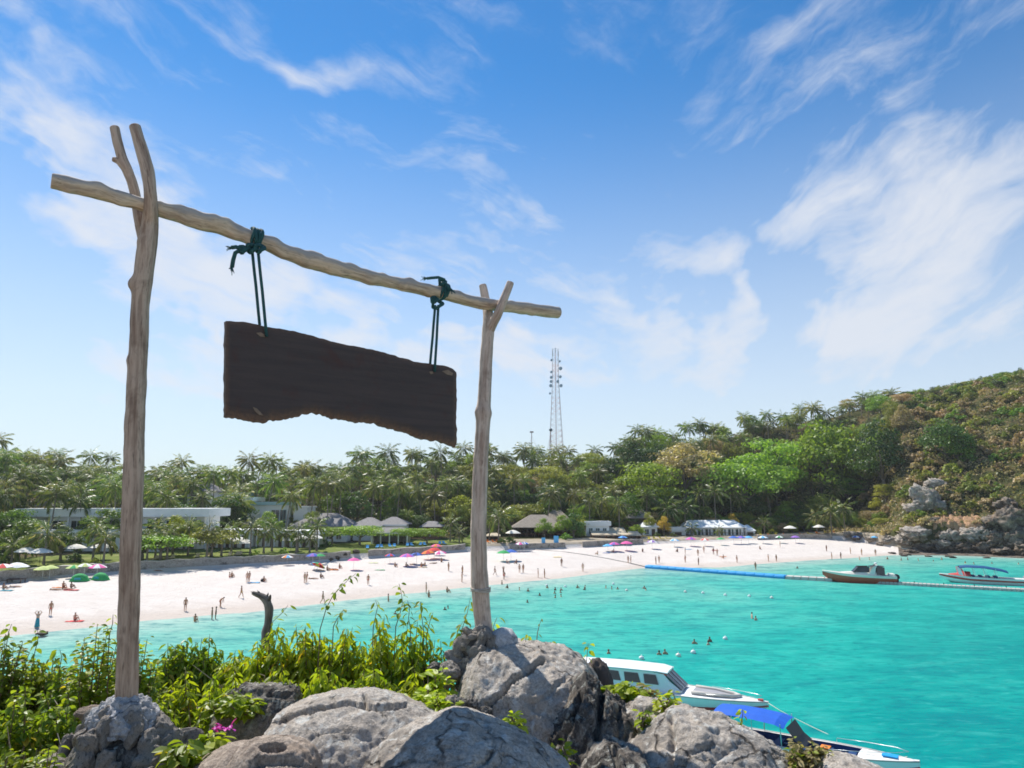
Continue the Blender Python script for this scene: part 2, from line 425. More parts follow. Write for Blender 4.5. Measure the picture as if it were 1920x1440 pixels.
def ground_mat(name, stops, scale, bumpd=0.1):
    m, nt, N, L, bs = _new(name)
    geo = N('ShaderNodeNewGeometry').outputs['Position']
    n1 = _noise(N, L, geo, scale, 8, 0.7, 0.3)
    L(_ramp(N, L, n1, stops), bs.inputs['Base Color']); bs.inputs['Roughness'].default_value = 1; bs.inputs['Specular IOR Level'].default_value = 0.05
    _bump(N, L, _noise(N, L, geo, scale * 8, 5, 0.7), 0.6, bumpd, bs); return m
M_hill = ground_mat('hill_soil', [(0.3, (0.035, 0.045, 0.016)), (0.5, (0.07, 0.07, 0.028)), (0.68, (0.17, 0.11, 0.06))], 0.16, 0.3)
M_lawn = ground_mat('lawn_grass', [(0.3, (0.09, 0.13, 0.03)), (0.55, (0.17, 0.20, 0.055)), (0.75, (0.30, 0.26, 0.13))], 0.25, 0.03)
M_terr = ground_mat('terrace_dirt', [(0.3, (0.22, 0.18, 0.12)), (0.7, (0.50, 0.43, 0.34))], 0.4, 0.03)

cs = np.linspace(-1.02, 1.12, 430)
yw = lambda c: col(c, _yw); yb = lambda c: col(c, _yb)
csb = cs[cs <= float(np.interp(1690, _px, _cc))]; csr = cs[cs >= csb[-1] - 1e-6]
M_shore = rockmat('shore_stone', (0.30, 0.25, 0.20), (0.11, 0.09, 0.075), (0.04, 0.036, 0.033), 0.25, (0.36, 0.25, 0.16), .5, .12)
tag(link('rocky_shore', grid_mesh('rocky_shore', csr, lambda c: yw(c) - 12, lambda c: yb(c) + 0.6, np.linspace(0, 1, 30), rough=True), M_shore), kind='structure')
tag(link('beach', grid_mesh('beach', csb, lambda c: yw(c) - 25, lambda c: yb(c) + 0.6, np.linspace(0, 1, 60)), M_sand), kind='structure')
c880 = float(np.interp(880, _px, _cc))
ca = cs[cs <= c880 + 0.01]; cb = cs[cs >= c880 - 0.0]
tag(link('lawn', grid_mesh('lawn', ca, lambda c: yb(c) + 0.6, lambda c: yb(c) + 20, np.linspace(0, 1, 20)), M_lawn), kind='structure')
tag(link('terrace', grid_mesh('terrace', cb, lambda c: yb(c) + 0.6, lambda c: yb(c) + 14 - 12 * smoothstep((col(c, _px) - 1580) / 60), np.linspace(0, 1, 16)), M_terr), kind='structure')
tag(link('hill', grid_mesh('hill', cs, lambda c: np.where(c < c880 + 0.005, yb(c) + 19.5, yb(c) + 13.5 - 12 * smoothstep((col(c, _px) - 1580) / 60)), lambda c: yb(c) * 0 + 480, np.linspace(0, 1, 150) ** 1.25, rough=True, lift=-0.02), M_hill), kind='structure')

# ---- the sea: one sheet to the horizon, colour from how deep the white sand lies under it
def sea():
    m, nt, N, L, bs = _new('lagoon_water')
    geo = N('ShaderNodeNewGeometry').outputs['Position']
    at = N('ShaderNodeAttribute'); at.attribute_name = 'offshore'; off = at.outputs['Fac']
    def stretch(sx, sy):
        n = N('ShaderNodeMapping'); n.inputs['Scale'].default_value = (sx, sy, 1); L(geo, n.inputs['Vector']); return n.outputs[0]
    patch = _noise(N, L, stretch(0.05, 0.07), 1.0, 5, 0.6, 0.5)
    patch2 = _noise(N, L, stretch(0.16, 0.30), 1.0, 6, 0.65, 0.4)
    mm = N('ShaderNodeMath'); mm.operation = 'MULTIPLY_ADD'; mm.inputs[1].default_value = 60; L(patch, mm.inputs[0])
    sb = N('ShaderNodeMath'); sb.operation = 'SUBTRACT'; L(off, sb.inputs[0]); sb.inputs[1].default_value = 30; L(sb.outputs[0], mm.inputs[2])
    mr = N('ShaderNodeMapRange'); mr.inputs[1].default_value = 0; mr.inputs[2].default_value = 95; L(mm.outputs[0], mr.inputs[0])
    d = mr.outputs[0]
    c = _ramp(N, L, d, WATER_STOPS)
    # edge of the water over the sand
    er = N('ShaderNodeMapRange'); er.inputs[1].default_value = 0.0; er.inputs[2].default_value = 11.0; er.inputs[3].default_value = 1; er.inputs[4].default_value = 0; L(off, er.inputs[0])
    c = _mix(N, L, er.outputs[0], c, (0.40, 0.56, 0.48))
    # darker weed and coral on the bottom, brighter bare sand
    c = _mix(N, L, _ramp(N, L, patch2, [(0.48, 0.0), (0.66, 0.6)]), c, (0.001, 0.19, 0.21))
    c = _mix(N, L, _ramp(N, L, patch2, [(0.28, 0.4), (0.46, 0.0)]), c, (0.07, 0.46, 0.40))
    # ripples: long low crests across the view, finer ones over them
    rip = _noise(N, L, stretch(0.55, 1.5), 1.0, 6, 0.68, 0.6)
    rip2 = _noise(N, L, stretch(2.2, 5.0), 1.0, 4, 0.7, 0.4)
    c = _mix(N, L, _ramp(N, L, rip, [(0.36, 0.6), (0.50, 0.0)]), c, (0.0, 0.17, 0.19))
    c = _mix(N, L, _ramp(N, L, rip, [(0.56, 0.0), (0.72, 0.30)]), c, (0.10, 0.50, 0.46))
    L(c, bs.inputs['Base Color']); bs.inputs['Roughness'].default_value = 0.22; bs.inputs['IOR'].default_value = 1.33
    bs.inputs['Specular IOR Level'].default_value = 0.035
    b1 = _bump(N, L, rip, 0.6, 0.25, bs); _bump(N, L, rip2, 0.5, 0.06, bs, b1)
    # mesh
    cs2 = np.concatenate([np.linspace(-14, -1.1, 20), np.linspace(-1.05, 1.2, 260), np.linspace(1.3, 14, 20)])
    ys = np.concatenate([np.linspace(2, 30, 20), np.linspace(31, 230, 190), np.array([300, 500, 740])])
    C, Y = np.meshgrid(cs2, ys); X = np.clip(C * Y, -740, 740); x, y = X.ravel(), Y.ravel()
    # distance to the waterline
    cl = np.linspace(-1.05, 1.15, 500); lx, ly = cl * col(cl, _yw), col(cl, _yw)
    d = np.full(len(x), 1e9)
    for k in range(len(cl)): d = np.minimum(d, (x - lx[k]) ** 2 + (y - ly[k]) ** 2)
    d = np.sqrt(d); d = np.where(y > col(x / y, _yw), -d, d)
    n, mm_ = len(ys), len(cs2); idx = np.arange(n * mm_).reshape(n, mm_)
    f = np.stack([idx[:-1, :-1].ravel(), idx[:-1, 1:].ravel(), idx[1:, 1:].ravel(), idx[1:, :-1].ravel()], 1)
    me = mesh_np('sea', np.stack([x, y, 0 * x], 1), f, True)
    a = me.attributes.new('offshore', 'FLOAT', 'POINT'); a.data.foreach_set('value', d.astype(np.float32))
    tag(link('sea', me, m), kind='structure')
WATER_STOPS = [(0.0, (0.25, 0.48, 0.40)), (0.14, (0.17, 0.49, 0.395)), (0.34, (0.07, 0.46, 0.37)), (0.58, (0.012, 0.385, 0.32)), (0.82, (0.001, 0.285, 0.255)), (1.0, (0.0, 0.215, 0.21))]
sea()

# ---- sea wall at the back of the beach
M_wall = rockmat('wall_stone', (0.52, 0.46, 0.40), (0.24, 0.21, 0.18), (0.10, 0.09, 0.08), 0.35)
M_cap = plain('wall_cap', (0.50, 0.46, 0.40), 0.9, 0.15)
def sea_wall(p0, p1, name, label, hgt=1.65):
    pxs = np.linspace(p0, p1, max(8, int(abs(p1 - p0) / 14)))
    cc = np.interp(pxs, _px, _cc); pts = [(c * float(yb(c)), float(yb(c))) for c in cc]
    root = thing(name, label, 'wall', (pts[0][0], pts[0][1], 1.8))
    w = MB(); cp = MB(); sec, sec2 = [], []
    for i, (x, y) in enumerate(pts):
        z = T(x, y - 0.4); tp = z + hgt + 0.12 * math.sin(i * 1.7)
        sec.append([(x, y - 0.15, z - 0.6), (x, y - 0.05, tp), (x, y + 0.9, tp), (x, y + 1.0, z - 0.6)])
        sec2.append([(x, y - 0.2, tp + .004), (x, y - 0.2, tp + 0.12), (x, y + 0.95, tp + 0.12), (x, y + 0.95, tp + .004)])
    w.loft(sec, True, True).build('wall_face', M_wall, root, rel=root.location)
    cp.loft(sec2, True, True).build('coping', M_cap, root, rel=root.location)
    # rubble stones standing proud of the face, near enough to be seen
    return root
sea_wall(-380, 655, 'sea_wall', 'long grey stone sea wall between the sand and the white villa lawn')
sea_wall(690, 872, 'sea_wall', 'shorter grey stone sea wall below the blue loungers and round green trees')
# ================================================================ TREES
M_trunk = plain('palm_trunk', (0.23, 0.19, 0.155), 0.95, 0.25, 4)
M_bark = plain('tree_bark', (0.20, 0.17, 0.14), 0.95, 0.25, 3)
M_palm = [leafmat('palm_green', (0.065, 0.115, 0.020), (0.19, 0.25, 0.05), 0.32, 0.40, (0.44, 0.39, 0.25), 0.86, 0.35, 0.6),
          leafmat('palm_dry', (0.085, 0.12, 0.026), (0.23, 0.25, 0.07), 0.34, 0.42, (0.44, 0.37, 0.22), 0.82, 0.35, 0.6),
          leafmat('palm_fresh', (0.095, 0.16, 0.024), (0.26, 0.32, 0.06), 0.34, 0.40, (0.42, 0.37, 0.19), 0.88, 0.3, 0.6)]
M_leaf = {'dark': leafmat('leaf_dark', (0.036, 0.080, 0.020), (0.11, 0.18, 0.04), 0.32, obj_var=0.3),
          'mid': leafmat('leaf_mid', (0.09, 0.17, 0.026), (0.24, 0.34, 0.055), 0.38, obj_var=0.3),
          'bright': leafmat('leaf_bright', (0.15, 0.25, 0.03), (0.33, 0.45, 0.06), 0.42, obj_var=0.2),
          'olive': leafmat('leaf_olive', (0.15, 0.18, 0.032), (0.36, 0.37, 0.08), 0.38, obj_var=0.3),
          'yellow': leafmat('leaf_yellow', (0.24, 0.26, 0.035), (0.46, 0.46, 0.07), 0.42, obj_var=0.2),
          'brown': leafmat('leaf_brown', (0.28, 0.20, 0.105), (0.54, 0.41, 0.24), 0.34, obj_var=0.25),
          'orange': leafmat('leaf_orange', (0.42, 0.28, 0.04), (0.66, 0.48, 0.08), 0.3, obj_var=0.2)}

def frond_mesh(rng, length, elev, droop, npair=13, lw=0.10):
    """one feather frond along local +X from the origin"""
    v, f = [], []
    n = npair; pts = []
    a = elev; x = z = 0.0; st = length / n
    for i in range(n + 1):
        pts.append((x, z, a)); x += math.cos(a) * st; z += math.sin(a) * st; a -= droop / n * (0.4 + 1.2 * i / n)
    for i in range(n):                                   # rachis, a thin strip
        w = 0.045 * (1 - i / n) + 0.012
        b = len(v); v += [(pts[i][0], -w, pts[i][1]), (pts[i][0], w, pts[i][1]), (pts[i + 1][0], w * .9, pts[i + 1][1]), (pts[i + 1][0], -w * .9, pts[i + 1][1])]
        f.append((b, b + 1, b + 2, b + 3))
    for i in range(2, n + 1):
        t = i / n; L = length * 0.24 * (math.sin(min(1, 0.12 + t * 0.95) * math.pi) ** 0.6) + 0.08
        for s in (-1, 1):
            x, z, a = pts[i]
            sw = 0.55 + 0.5 * t; hang = rng.uniform(0.55, 1.35)
            dx = math.cos(a) * math.sin(sw) * L; dy = s * math.cos(sw) * L * 0.85; dz = math.sin(a) * math.sin(sw) * L - hang * L * 0.65
            w = lw * rng.uniform(0.8, 1.3); b = len(v)
            v += [(x - w, s * .01, z), (x + w, s * .01, z + .02), (x + dx * .6 + w * .7, dy * .65, z + dz * .45), (x + dx, dy, z + dz)]
            f.append((b, b + 1, b + 2, b + 3))
    return v, f
def palm_crown(rng, nf=19, length=4.2, lw=0.10, npair=13):
    v, f = [], []
    for k in range(nf):
        u = k / (nf - 1); az = k * 2.39996 + rng.uniform(-.3, .3)
        elev = R(82) - u * R(132) + rng.uniform(-.15, .15)
        L = length * rng.uniform(.82, 1.08) * (0.75 if u < .12 else 1)
        a, g = frond_mesh(rng, L, elev, R(rng.uniform(60, 105)) * (1 - 0.45 * u), npair, lw)
        ca_, sa = math.cos(az), math.sin(az); b = len(v)
        v += [(x * ca_ - y * sa, x * sa + y * ca_, z) for x, y, z in a]; f += [tuple(b + i for i in q) for q in g]
    return v, f
def palm_trunk(rng, h, lean):
    m = MB(); az = rng.uniform(0, 6.28)
    pts = [(math.cos(az) * lean * (t ** 1.8), math.sin(az) * lean * (t ** 1.8), h * t) for t in (0, .15, .35, .55, .75, .9, 1)]
    m.tube(pts, [.24, .18, .15, .14, .13, .12, .11], 6)
    return m, pts[-1]
# palm kinds: far ones carry one crown mesh, garden ones carry every frond as its own part
PALMS = []
for i in range(8):
    rng = random.Random(100 + i); h = rng.uniform(10.0, 14.0)
    tm, top = palm_trunk(rng, h, rng.uniform(.3, 1.8))
    cv, cf = palm_crown(rng, 25, rng.uniform(4.0, 4.9), 0.14, 12)
    PALMS.append((h, tm.mesh('trunk', True), mesh_np('crown', np.array(cv), cf), top))
FRONDS = []
for i in range(10):
    rng = random.Random(300 + i); u = i / 9
    a, g = frond_mesh(rng, 3.1 * rng.uniform(.9, 1.1), R(78) - u * R(125), R(rng.uniform(60, 95)) * (1 - .4 * u), 11, 0.11)
    FRONDS.append(mesh_np('frond', np.array(a), g))
GARDEN_TRUNKS = []
for i in range(4):
    rng = random.Random(500 + i); tm, top = palm_trunk(rng, 1.0, rng.uniform(.03, .1)); GARDEN_TRUNKS.append((tm.mesh('trunk', True), top))

def far_palm(x, y, z, h, rng, label, group, mat):
    k = rng.randrange(len(PALMS)); hh, tme, cme, top = PALMS[k]; s = h / hh
    r = thing('coconut_palm', label, 'palm tree', (x, y, z), rng.uniform(0, 6.28), group)
    link('trunk', tme, M_trunk, r).scale = (1, 1, s)
    c = link('crown', cme, mat, r, (top[0], top[1], top[2] * s)); q = rng.uniform(.82, 1.12); c.scale = (q, q, q * rng.uniform(.9, 1.1))
    return r
def garden_palm(x, y, z, h, rng, label, group, mat, size=1.0, nf=20):
    tme, top = GARDEN_TRUNKS[rng.randrange(4)]
    r = thing('garden_palm', label, 'palm tree', (x, y, z), rng.uniform(0, 6.28), group)
    t = link('trunk', tme, M_trunk, r); t.scale = (1.1, 1.1, h)
    for k in range(nf):
        u = k / (nf - 1); fm = FRONDS[min(9, int(u * 10))]
        o = link('frond', fm, mat, r, (top[0], top[1], h)); o.rotation_euler = (0, 0, k * 2.4 + rng.uniform(-.3, .3))
        q = size * rng.uniform(.85, 1.1); o.scale = (q, q, q)
    return r

def crown_mesh(seed, rx, rz, nclump, leaves, size, flat=False, hole=0.0, layered=False):
    """crown of separate leaf clumps; local origin at the crown's base"""
    rng = np.random.RandomState(seed)
    cen = []
    for k in range(nclump):
        a = k * 2.39996 + rng.uniform(-.5, .5); q = math.sqrt((k + .4) / nclump)
        rr = rx * q * 0.82
        top = rz * (1.0 - 0.75 * q * q) if not flat else rz * (.9 - .35 * q * q)
        zz = top * (rng.uniform(.2, .95) if k % 2 else rng.uniform(.7, .97)) if not layered else rz * rng.choice([.35, .62, .9]) * (1 - .2 * q * q)
        cen.append((rr * math.cos(a), rr * math.sin(a), zz, rx * rng.uniform(.26, .42), rx * rng.uniform(.15, .24) if (flat or layered) else rx * rng.uniform(.22, .34)))
    V = []; 
    for (x, y, z, a, b) in cen:
        n = leaves // nclump
        d = rng.normal(size=(n, 3)); d /= np.linalg.norm(d, axis=1)[:, None]
        d[:, 2] = np.where(d[:, 2] < -.35, -d[:, 2], d[:, 2])
        rad = rng.uniform(.55, 1.1, n)[:, None]
        c = np.array([x, y, z]) + d * np.array([a, a, b]) * rad
        nor = d * np.array([.8, .8, 1.4]) + rng.normal(size=(n, 3)) * .55; nor /= np.linalg.norm(nor, axis=1)[:, None]
        t = np.cross(nor, rng.normal(size=(n, 3))); t /= np.linalg.norm(t, axis=1)[:, None]; bt = np.cross(nor, t)
        s = (size * rng.uniform(.6, 1.35, n))[:, None]
        q = np.stack([c - t * s * .5, c + bt * s * .32 + t * s * .05, c + t * s * .5, c - bt * s * .32 + t * s * .05], 1)
        V.append(q.reshape(-1, 3))
    V = np.concatenate(V); f = np.arange(len(V)).reshape(-1, 4)
    return mesh_np('crown', V, f), cen
def tree_trunk(cen, base_h, r0, seed):
    rng = random.Random(seed); m = MB()
    m.tube([(0, 0, -1), (rng.uniform(-.2, .2), rng.uniform(-.2, .2), base_h * .5), (0, 0, base_h)], [r0 * 1.3, r0, r0 * .85], 7)
    for (x, y, z, a, b) in cen[::max(1, len(cen) // 7)]:
        m.tube([(0, 0, base_h * .85), (x * .4, y * .4, base_h + z * .45), (x * .92, y * .92, base_h + z * .9)], [r0 * .55, r0 * .36, r0 * .12], 5)
    return m.mesh('trunk', True)
TREES = []
for i, (rx, rz, nc, lv, sz, fl, lay, bh) in enumerate([(5.2, 7.0, 30, 4600, .42, 0, 0, 2.2), (5.8, 5.2, 30, 4200, .42, 1, 0, 3.2), (4.6, 8.0, 28, 4200, .42, 0, 0, 1.8),
                                                      (6.0, 7.0, 32, 4600, .42, 0, 1, 2.6), (5.0, 5.6, 24, 3000, .42, 1, 1, 3.0), (4.0, 5.4, 20, 3000, .38, 0, 0, 1.6)]):
    cm, cen = crown_mesh(40 + i, rx, rz, nc, lv, sz, fl, 0, lay); TREES.append((cm, tree_trunk(cen, bh, .28, i), bh, bh + rz, rx))
def tree(x, y, z, k, s, rng, label, group, kind, name='broadleaf_tree', cat='tree'):
    cm, tm, bh, tot, rx = TREES[k]
    r = thing(name, label, cat, (x, y, z), rng.uniform(0, 6.28), group); r.scale = (s, s, s * rng.uniform(.9, 1.12))
    link('trunk', tm, M_bark, r); link('crown', cm, M_leaf[kind], r, (0, 0, bh * .93))
    return r
BUSHES = []
for i in range(4):
    cm, cen = crown_mesh(70 + i, 1.9, 2.0, 9, 520, .42); BUSHES.append((cm, tree_trunk(cen, .4, .07, 60 + i)))
def bush(x, y, z, s, rng, label, group, kind, name='bush', sz=1.0):
    cm, tm = BUSHES[rng.randrange(4)]
    r = thing(name, label, 'bush', (x, y, z), rng.uniform(0, 6.28), group); r.scale = (s, s, s * sz)
    link('stem', tm, M_bark, r); link('crown', cm, M_leaf[kind], r, (0, 0, -.15))
    return r

def at_px(px, Y, back=0.0):
    if Y < 222: Y = max(Y * 1.05 + 1, float(col((px - 960) / F * CT, _yb)) + 2.5)
    """ground point in the column of a pixel at distance Y"""
    x = (px - 960) / F / 1.0 * Y * CT
    return x, Y, T(x, Y)
# skyline (pixel -> row of the tree tops in the photograph)
SKY_X = [-200, 0, 60, 140, 200, 300, 420, 520, 620, 720, 800, 880, 960, 1050, 1140, 1180, 1230, 1290, 1350, 1420, 1500, 1560, 1640, 1700, 1760, 1830, 1920, 2100]
SKY_Y = [815, 822, 850, 856, 862, 868, 868, 862, 858, 852, 852, 838, 842, 845, 846, 812, 803, 800, 795, 782, 770, 760, 742, 738, 735, 720, 702, 670]
rng = random.Random(21)
def top_limit(px, Y): return P(px, float(np.interp(px, SKY_X, SKY_Y)), Y).z
# --- forest of the slope: poisson-like scatter in the columns of the view
cells = {}
def free(x, y, r):
    i, j = int(x // 4), int(y // 4)
    for a in range(i - 3, i + 4):
        for b in range(j - 3, j + 4):
            for (u, w, q) in cells.get((a, b), ()):
                if (u - x) ** 2 + (w - y) ** 2 < ((r + q) * .5) ** 2: return False
    cells.setdefault((i, j), []).append((x, y, r)); return True
n_palm = n_tree = n_bush = 0
PALM_W = [(-200, .88), (560, .88), (780, .70), (860, .42), (1000, .30), (1150, .22), (1400, .18), (1650, .22), (1760, .45), (2200, .3)]
def hot(px, py, cx, cy, w, h): return ((px - cx) / w) ** 2 + ((py - cy) / h) ** 2 < 1
KIND_LABEL = {'dark': 'dark green broadleaf tree', 'mid': 'mid green broadleaf tree', 'bright': 'bright green broadleaf tree', 'olive': 'olive green broadleaf tree', 'yellow': 'yellow green broadleaf tree', 'brown': 'half bare brown tree'}
tries = 0
while tries < 9000:
    tries += 1
    px = rng.uniform(-150, 2060); tt = rng.random() ** 1.1
    c = ((px - 960) / F) * CT; ybase = float(col(c, _yb)); yr_ = float(col(c, _yr)); pxc = float(col(c, _px))
    cl = float(smoothstep((pxc - 1600) / 130))
    y0 = ybase + 30 - 14 * cl; y1 = yr_ + 6
    if y0 + tt * (y1 - y0) > y1: continue
    Y = y0 + tt * (y1 - y0); x = c * Y; z = T(x, Y)
    pw = float(np.interp(px, [a for a, _ in PALM_W], [b for _, b in PALM_W]))
    if 860 < px < 1720 and tt > .62: pw = max(pw, .85)           # palms along the crest
    if 860 < px < 1650 and tt < .10: pw = max(pw, .35)
    lim = top_limit(px, Y)
    if px > 1720 + (90 if tt > .6 else 0) or (px > 1580 and tt < 0.22):                      # dry scrub of the headland
        if n_bush > 285 or not free(x, Y, rng.uniform(2.6, 3.6)): continue
        s = rng.uniform(.95, 1.9)
        pyy = 940 - (z - H) / mpp(Y)
        kind = rng.choice(['brown', 'brown', 'olive', 'olive', 'mid', 'brown']) if tt < .5 else rng.choice(['olive', 'mid', 'mid', 'dark', 'olive', 'brown'])
        if z + 2.0 * s > lim + .8: s = max(.6, (lim + .8 - z) / 2)
        hz = ('big' if s > 1.4 else 'small') + (' and low, near the shore' if tt < .3 else ' in the middle of the slope' if tt < .65 else ' and high, near the crest')
        bush(x, Y, z - .2, s, rng, hz + ': ' + {'brown': 'dry brown scrub bush on the headland', 'olive': 'olive scrub bush on the dry headland slope', 'mid': 'green scrub bush on the headland slope', 'dark': 'dark scrub bush along the headland crest'}[kind], 'scrub bushes, ' + hz + ', ' + kind, kind, 'scrub_bush')
        n_bush += 1
        continue
    if Y < ybase + 66 and (50 < px < 150 or 335 < px < 610) and rng.random() < .72: continue                # the clearings round the upper villas
    if rng.random() < pw:
        if n_palm >= 298 or not free(x, Y, 5.4 if px < 860 else 4.4): continue
        h = rng.uniform(9, 14.5)
        if z + h + 2.6 > lim: h = lim - z - 3.2 + rng.choice([-5.0, -3.2, -2.0, -.8, .3, 1.4, 3.4]) + rng.uniform(-.6, .6)
        if h < 4: continue
        mi = rng.choice([0, 0, 1, 1, 2]); m = M_palm[mi]; tone = ['deep green', 'straw tinged', 'fresh green'][mi]
        reg = 'left of the tall post' if px < 240 else 'between tall post and board' if px < 425 else 'below the board\'s left half' if px < 640 else 'below the board\'s right half' if px < 860 else 'left of the tall rounded tree' if px < 1180 else 'right of the tall rounded tree'
        row = 'just behind the villas' if tt < .33 else 'in mid grove' if tt < .66 else 'on the skyline'
        if px < 860: lb = tone + ' coconut palm ' + row + ', ' + reg; gr = 'coconut palms behind the villas, ' + tone + ', ' + row + ', ' + reg
        elif tt > .6: lb = tone + ' coconut palm on the wooded crest, ' + reg; gr = 'coconut palms along the hill crest, ' + tone + ', ' + reg
        else: lb = tone + ' coconut palm among slope trees, ' + reg; gr = 'coconut palms on the slope, ' + tone + ', ' + reg
        far_palm(x, Y, z - .2, h, rng, lb, gr, m); n_palm += 1
    else:
        if n_tree >= 290: continue
        k = rng.randrange(6); s = rng.uniform(.75, 1.35) * (.8 if px < 860 else 1)
        rr = TREES[k][4] * s * (.95 if px > 860 else .7)
        if not free(x, Y, rr): continue
        tot = TREES[k][3] * s
        lm_ = lim - (4.0 if px < 860 else 1.0 if px < 1150 else -.3)
        if z + tot > lm_: s = max(.35, (lm_ - z) / TREES[k][3])
        r_ = rng.random(); rw_ = ', low at its foot' if tt < .3 else ', half way up' if tt < .62 else ', high near the crest'
        if px < 860: kind = 'dark' if r_ < .5 else 'mid' if r_ < .8 else 'olive'
        elif px < 1140: kind = 'olive' if r_ < .5 else 'mid' if r_ < .68 else 'dark' if r_ < .84 else 'yellow' if r_ < .92 else 'brown'
        elif px < 1330: kind = 'dark' if r_ < .55 else 'bright' if r_ < .68 else 'mid' if r_ < .85 else 'brown'
        else: kind = 'bright' if r_ < .2 else 'mid' if r_ < .42 else 'olive' if r_ < .68 else 'dark' if r_ < .9 else 'brown'
        tree(x, Y, z - .3, k, s, rng, KIND_LABEL[kind] + (' among the palms behind the villas' if px < 860 else ' on the wooded hill above the restaurants' if px < 1330 else ' on the wooded hill beside the headland') + rw_,
             'broadleaf trees, ' + kind + rw_ + (' villas' if px < 860 else ' restaurants' if px < 1330 else ' headland'), kind); n_tree += 1
print('palms', n_palm, 'trees', n_tree, 'bushes', n_bush)
# --- low trees and thickets where the slope meets the beach terrace
for i in range(96):
    px = 1080 + i * 6.1 + rng.uniform(-4, 4); c = (px - 960) / F * CT; row = i % 3; Y = float(col(c, _yb)) + 17 + row * 7.5 + rng.uniform(-2, 2)
    if 1275 < px < 1410: Y = max(Y, float(col(c, _yb)) + 27)
    if 1085 < px < 1272: Y = max(Y, float(col(c, _yb)) + 28 + row * 3)
    x = c * Y; kind = rng.choice(['olive', 'olive', 'mid', 'mid', 'bright', 'yellow', 'dark', 'brown']); k = rng.choice([1, 3, 5, 5]); s = rng.uniform(.42, .72) * (1 + .18 * row)
    tree(x, Y, T(x, Y) - 1.1 * s, k, s, rng, ['front', 'second', 'third'][row] + ' row: low ' + kind + (' leaved' if kind != 'brown' else ' half bare') + ' tree between beach terrace and wooded slope', 'low trees at the slope foot, ' + kind + ', row ' + str(row), kind, 'low_tree')
for i in range(24):
    px = 1640 + i * 13 + rng.uniform(-5, 5); c = (px - 960) / F * CT; Y = float(col(c, _yr)) - rng.uniform(0, 12); x = c * Y; z = T(x, Y); k = rng.choice([0, 2, 5, 1]); kind = rng.choice(['dark', 'mid', 'olive', 'dark', 'mid']); s = rng.uniform(.35, .62); lm = top_limit(px, Y) + 1.5
    s = min(s, max(.25, (lm - z + 1) / TREES[k][3])); tree(x, Y, z - 1.0, k, s, rng, 'small ' + kind + ' tree on the headland skyline, ' + ('left part' if px < 1750 else 'right part'), 'trees on the headland skyline, ' + kind + (' left' if px < 1750 else ' right'), kind, 'crest_tree')
# --- single trees one can point to
def spot_tree(px, py_top, Y, k, kind, label, name='broadleaf_tree', s=None, fit=True):
    x, y, z = at_px(px, Y); tot = P(px, py_top, Y).z - z
    tree(x, y, z - .2, k, tot / TREES[k][3] if s is None else s, rng, label, None, kind, name)
spot_tree(1230, 796, 262, 0, 'dark', 'tallest dark rounded tree on the skyline right of the radio tower', s=1.75)
spot_tree(1180, 822, 258, 2, 'dark', 'dark tree leaning against the tallest rounded tree on the skyline')
spot_tree(1285, 830, 252, 4, 'brown', 'rusty brown tree between the dark skyline trees')
spot_tree(1440, 825, 262, 3, 'bright', 'largest fresh green layered tree high on the hill')
spot_tree(1395, 845, 250, 1, 'bright', 'fresh green tree left of the layered tree on the hill')
spot_tree(1560, 800, 268, 0, 'bright', 'fresh green domed tree below the crest palms')
spot_tree(1215, 868, 238, 3, 'bright', 'fresh green spreading tree below the dark skyline tree')
x_, y_, z_ = at_px(1785, 226); tree(x_, y_, z_ - 2.6, 0, 1.6, rng, 'large dark rounded tree alone on the brown headland slope', None, 'dark')
x_, y_, z_ = at_px(1812, 224); tree(x_, y_, z_ - 2.4, 2, 1.1, rng, 'green tree leaning against the dark rounded one on the headland', None, 'mid')
spot_tree(1660, 800, 240, 2, 'dark', 'dark tree at the edge of the brown headland slope')
# undergrowth of the slope: leaf scraps over the whole hill, nobody could count them
def undergrowth():
    r = np.random.RandomState(5); n = 52000
    px = r.uniform(-180, 2080, n); c = (px - 960) / F * CT; ybs = col(c, _yb); pxc = col(c, _px); cl = smoothstep((pxc - 1600) / 130)
    y0 = ybs + 27 - 18 * cl; Y = y0 + r.random(n) ** 1.2 * (col(c, _yr) + 10 - y0); X = c * Y
    Z = terrain(X, Y); Z = hill_rough(X, Y, Z) + r.random(n) * 1.7 * (1 - .4 * cl)
    nor = r.normal(size=(n, 3)) * .7 + np.array([0, -.4, .9]); nor /= np.linalg.norm(nor, axis=1)[:, None]
    t = np.cross(nor, r.normal(size=(n, 3))); t /= np.linalg.norm(t, axis=1)[:, None]; b = np.cross(nor, t)
    s = r.uniform(.35, .95, n)[:, None]; cpt = np.stack([X, Y, Z], 1)
    q = np.stack([cpt - t * s * .6, cpt + b * s * .4, cpt + t * s * .6, cpt - b * s * .4], 1).reshape(-1, 3)
    me = mesh_np('undergrowth', q, np.arange(len(q)).reshape(-1, 4))
    m = leafmat('undergrowth_leaf', (0.07, 0.095, 0.028), (0.20, 0.21, 0.065), 0.3, cc=(0.34, 0.26, 0.14), p=.66, obj_var=0)
    tag(link('undergrowth', me, m), kind='stuff')
undergrowth()
